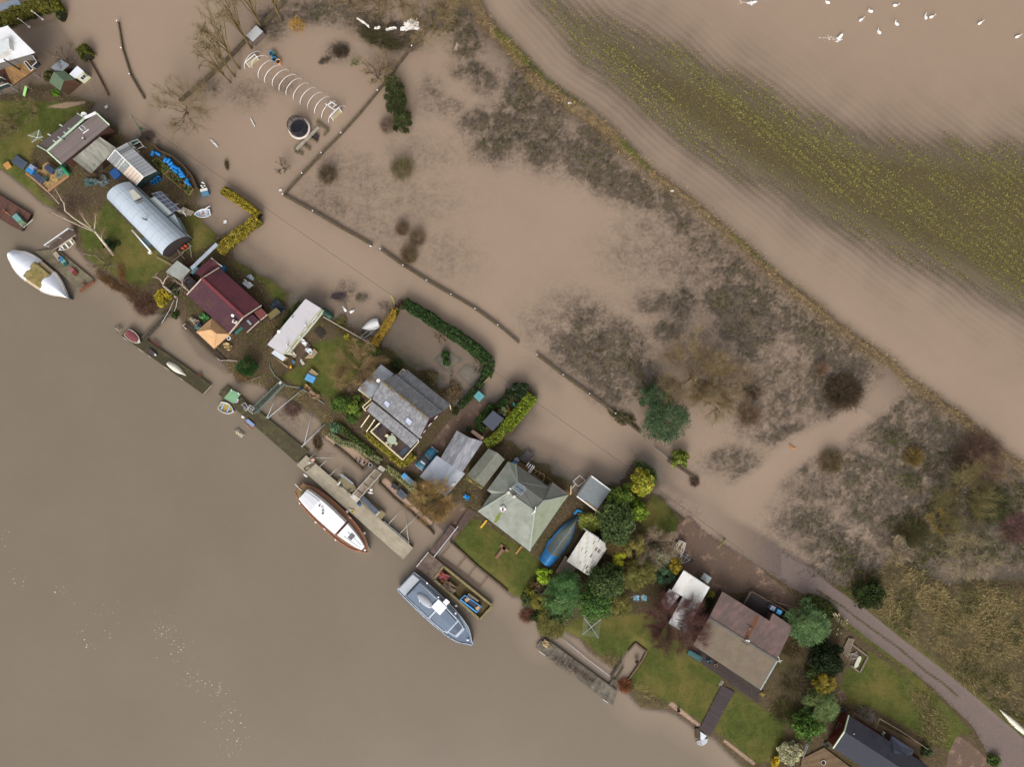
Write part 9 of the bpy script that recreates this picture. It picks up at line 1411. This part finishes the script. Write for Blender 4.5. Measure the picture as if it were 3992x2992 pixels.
planks('white_pergola','white bars over the steps at the bungalow front','pergola',r,[((1115,525),(1160,465)),((1140,560),(1195,490)),((1150,630),(1230,510)),((1170,645),(1255,530))],.16,WHT,1.4,'bar');planks('front_planters','row of timber framed planters along the bungalow front','planters',r,[((1240,570),(1430,680)),((1200,640),(1400,800)),((1430,690),(1400,800)),((1290,600),(1260,650)),((1350,640),(1330,690))],.14,mt('a8825c',.85,.15),.7,'edge_board')
st3=thing('flood_steps','dark slatted landing stairs leading into the flood beside the bungalow','stairs',W(r(1110,340),.2));
for q_ in range(12):tb(W(r(985+q_*14-8,375-q_*12+8),.6),W(r(1140+q_*11,460-q_*12+10),.6),.14,mt('4d4848' if q_%2 else '6a6262',.9),st3,'tread',.06)
tb(W(r(960,370),.9),W(r(1105,220),.9),.12,DKT,st3,'rail');tb(W(r(1120,500),.9),W(r(1265,340),.9),.14,mt('6a5a44'),st3,'rail');tb(W(r(960,480),.8),W(r(1175,620),.8),.9,mt('7c5a38',.85,.15),st3,'landing_board',.08)
planks('box_trailer','pale framed trailer standing in the flood edge by the summerhouse','trailer',r,[((1920,790),(2035,685)),((2035,685),(2130,770)),((2130,770),(2010,875)),((2010,875),(1920,790)),((1960,840),(1890,920))],.12,mt('d0c4b8',.7),.7,'frame_bar');tb(W(r(1885,860),.9),W(r(1870,1020),.9),.16,TIMBL,planks('leaning_timber','leaning pale timber at the bungalow corner by the trailer','timber',r,[((1890,900),(1885,1010))],.14,TIMBL,.8),'timber')
planks('rust_mooring_frame','rusty pipe frame between the barge planter and the lawn wall','mooring frame',s,[((960,330),(1130,130)),((1240,530),(1400,330)),((1430,680),(1590,470)),((1640,850),(1800,640)),((960,340),(1230,530)),((1240,540),(1430,680)),((1440,690),(1640,850))],.09,mt('6a4a38',.85),.3,'pipe')
for nm,X,Z,sx,hx in(('jumble of cut branches in the barge planter',(1110,830),s,2.4,'6a5848'),('red lattice in the barge planter',(1000,640),s,1.9,'8c4a48'),('orange stump in the barge planter',(1003,737),s,.7,'a8784c'),('green mat beside the tan gazebo',(430,1270),h,1.6,'4f8a4c'),('grey brown bench cover by the dock edge',(270,1340),h,1.7,'8a7f6e'),('teal pad beside the tan gazebo',(305,1445),h,.9,'6f9a90'),('navy heap beside the bench cover',(360,1390),h,1.1,'2c3446'),('white garden table in the maroon house yard',(1180,705),h,1.7,'d6d6da'),('grey tank in the maroon house yard',(1235,580),h,1.2,'98a0a8'),('pile of split logs at the gazebo corner',(2170,560),j,1.6,'c4a878'),('dark blue tarpaulin heap at the flood end of the maroon garden',(1700,1090),h,2.6,'34404a'),('turquoise tarpaulin over a heap in the fenced dark plot',(1410,1060),q,1.1,'2f98d4'),('white folding clutter on the mobile home steps',(820,1040),i_,1.3,'dcdcde'),('grey clutter on the mobile home deck',(640,1250),i_,1.2,'c8bca8'),('light blue cloth on the mobile home deck',(640,1380),i_,.7,'8fb4d0'),('pale sheet over the pallet heap on the lawn',(915,1190),i_,1.4,'ccd0d6'),('log pile at the top of the steel strut',(1770,490),k,1.1,'a8845c'),('long brushwood pile on the straw bank',(1880,630),k,2.,'80684c'),('blue bucket heap at the log pile',(1665,505),k,.5,'2c5c9c'),('dead brush on the upstream end of the old jetty',(580,500),x,1.6,'b09a74'),('blue turquoise net heap by the bench',(1370,1000),y,.9,'48707c'),('green round parasol in the clipped hedge garden',(1370,795),o_,1.1,'56a090'),('black covered mower by the red gable',(1260,680),ac,1.2,'33323c'),('white domed tank on the plank terrace',(1970,1090),ac,1.2,'d0d4c4'),('gold timber scraps on the boardwalk corner',(1630,400),ab,.9,'b09a5c')):
 hz=.5;crumple('heap',nm,'pile',W(Z(*X),.5 if Z is not ac else .7),sx,sx*.6,hx,-.65,hz)
# mobile home steps and pallets, green tank
for nm,c4,zt,n_,Z in(('white edged timber steps on the mobile home lawn',((715,1300),(750,1290),(835,1415),(790,1435)),.5,6,i_),('black slatted pallet stack beside the mobile home',((985,850),(1090,770),(1195,890),(1110,985)),.6,7,i_),('pale pallet crate on the mobile home lawn',((1775,235),(1835,170),(1950,260),(1890,310)),.9,5,k),('tan pallet heap on the mobile home deck edge',((830,1320),(990,1150),(1055,1210),(975,1315)),.7,9,i_),('brown timber deck of the mobile home',((640,1180),(760,1000),(940,1080),(700,1400)),.6,16,i_),('pinkish timber landing beside the mobile home wall',((600,1110),(720,970),(770,1010),(650,1150)),.9,10,i_),('tan pallet fence at the annexe corner',((260,1265),(380,1350),(540,1460),(530,1480)),.7,8,i_),('grey pallet on the grass below the laurels',((980,1390),(1085,1440),(1045,1500),(965,1465)),.5,6,v)):
 T_=[W(Z(*q_),zt)for q_ in c4];rt=thing('pallet_stack',nm,'pallets' if 'pallet' in nm else 'steps',(mid(T_).x,mid(T_).y,.3))
 for q_ in strips(*T_,n_,.18):MB().slab(q_,.06,R.uniform(-.1,.1)).build('slat',mt({'b':'3c3632','w':'d8d2c8','g':'7a6450'}.get(nm[0],'bfa888')if 'brown' not in nm else '6a5646',.85,.15),rt)
 for q_ in(0,3):tb(T_[q_]-V((0,0,.1)),T_[1 if q_==0 else 2]-V((0,0,.1)),.1,DKT,rt,'bearer')
gtk=thing('green_tank','long dark green cylindrical tank in the flood at the mobile home end','tank',W(i_(1230,545),.2));A_,B0=W(i_(1130,470),.6),W(i_(1310,615),.6);MB().tube([A_.lerp(B0,q_)for q_ in(0,.04,.5,.96,1)],[.3,.5,.5,.5,.3],14).build('drum',mt('24483e',.5,.1),gtk);tb(A_.lerp(B0,.2)+V((0,0,.5)),A_.lerp(B0,.8)+V((0,0,.5)),.08,mt('1c3830'),gtk,'seam')
lr=thing('lifebuoy','white lifebuoy hung at the gazebo corner','lifebuoy',W(j(2175,415),.5));MB().ring(W(j(2175,415),1.4),.3,.07,18,6).build('ring',WHT,lr);MB().ring(W(j(2175,415),1.4),.2,.02,8,4).build('grab_line',WHTD,lr)
# cabin extras: spar, steps, gas bottles, trellis
sp2=thing('white_spar','long white boat mast slung along the barrel roofed cabin','mast',W(d(660,1060),.5));MB().tube([W(d(505,870),1.6),W(d(830,1240),1.6)],.13,8).build('spar',WHT,sp2);[tb(W(d(*X),.2),W(d(*X),1.6),.1,WHTD,sp2,'bracket')for X in((520,870),(690,1085),(820,1235))];MB().box(W(d(830,1265),.8),.5,.4,.5,.4).build('spar_foot',WHTD,sp2)
stp=thing('cabin_steps','stone coloured steps with white handrails below the solar panels','steps',W(d(1420,520),.2))
for q_ in range(5):MB().slab([W(d(1290+q_*45,560+q_*12),1.2-q_*.2),W(d(1390+q_*38,470+q_*16),1.2-q_*.2),W(d(1425+q_*38,490+q_*16),1.2-q_*.2),W(d(1330+q_*45,585+q_*12),1.2-q_*.2)],.12).build('step',mt('a09282',.9,.15),stp)
for l0,l1 in(((1285,545),(1420,525)),((1380,545),(1440,635)),((1240,428),(1310,418))):tb(W(d(*l0),1.6),W(d(*l1),1.2),.08,WHT,stp,'hand_rail')
for nm,X in(('left orange gas bottle on the cabin end rack',(1395,1187)),('right orange gas bottle on the cabin end rack',(1442,1147))):gb2=thing('gas_bottle',nm,'gas bottle',W(d(*X),.9));MB().lathe(W(d(*X),.9),[(.2,0),(.21,.05),(.21,.5),(.12,.62),(.06,.66)],12,True).build('bottle',mt('d8503c',.45,.06),gb2);MB().ring(W(d(*X),1.58),.1,.025,10,5).build('collar',mt('b8402e'),gb2)
planks('timber_rack','bleached timber rack with a rope wrapped post at the dark cabin end','rack',d,[((1200,1410),(1400,1260)),((1320,1290),(1500,1170)),((1290,1210),(1415,1375)),((1455,1090),(1545,1160)),((1500,1130),(1535,1340))],.14,mt('8d8274',.9,.2),.9);planks('wall_sleepers','mossy sleeper lying between cabin and grey flat shed','sleeper',d,[((930,1335),(1200,1480))],.4,mt('7a6c4c',.92,.2),.4);planks('mossy_sleeper','mossy board at the pale canopy end of the lawn','sleeper',d,[((1970,1025),(2110,960))],.35,mt('6a5840',.92,.2),.4)
gq=thing('garden_set_stand','floating white table and pots at the flood edge off the planter','table',W(d(1755,190),.2));MB().slab([W(d(*q_),.6)for q_ in((1675,170),(1795,140),(1832,250),(1720,285))],.5).build('crate',mt('4f7c98',.7),gq);MB().slab([W(d(*q_),.75)for q_ in((1675,165),(1795,135),(1810,180),(1685,210))],.1).build('top',WHTD,gq)
for X in((1720,50),(1745,60),(1705,105),(1760,105),(1725,130)):MB().blob(W(d(*X),.6),.17,.14,.16,9,5).build('white_pot',WHT,gq)
bs_=thing('blue_skip','blue framed skip with tan boards standing in the barge planter','skip',W(s(1480,1130),.6));SQ=[W(s(*q_),1.1)for q_ in((1300,1060),(1380,985),(1660,1180),(1590,1280))];MB().prism(ccw([V((q_.x,q_.y,.95))for q_ in SQ]),.5).build('tank',mt('2f3a50',.6),bs_)
for q_ in range(4):tb(SQ[q_],SQ[(q_+1)%4],.22 if q_==3 else .12,mt('4f9cd8',.5),bs_,'frame')
for X in((1420,1060),(1605,1205)):MB().box(W(s(*X),1.1),.75,.55,.06,.6).build('board',mt('b89a70',.8),bs_)
for q_ in range(8):tb(W(s(1430+q_*24,1000+q_*14),.9),W(s(1460+q_*22,955+q_*16),.9),.12,mt('b8a898'),bs_,'pallet_slat')
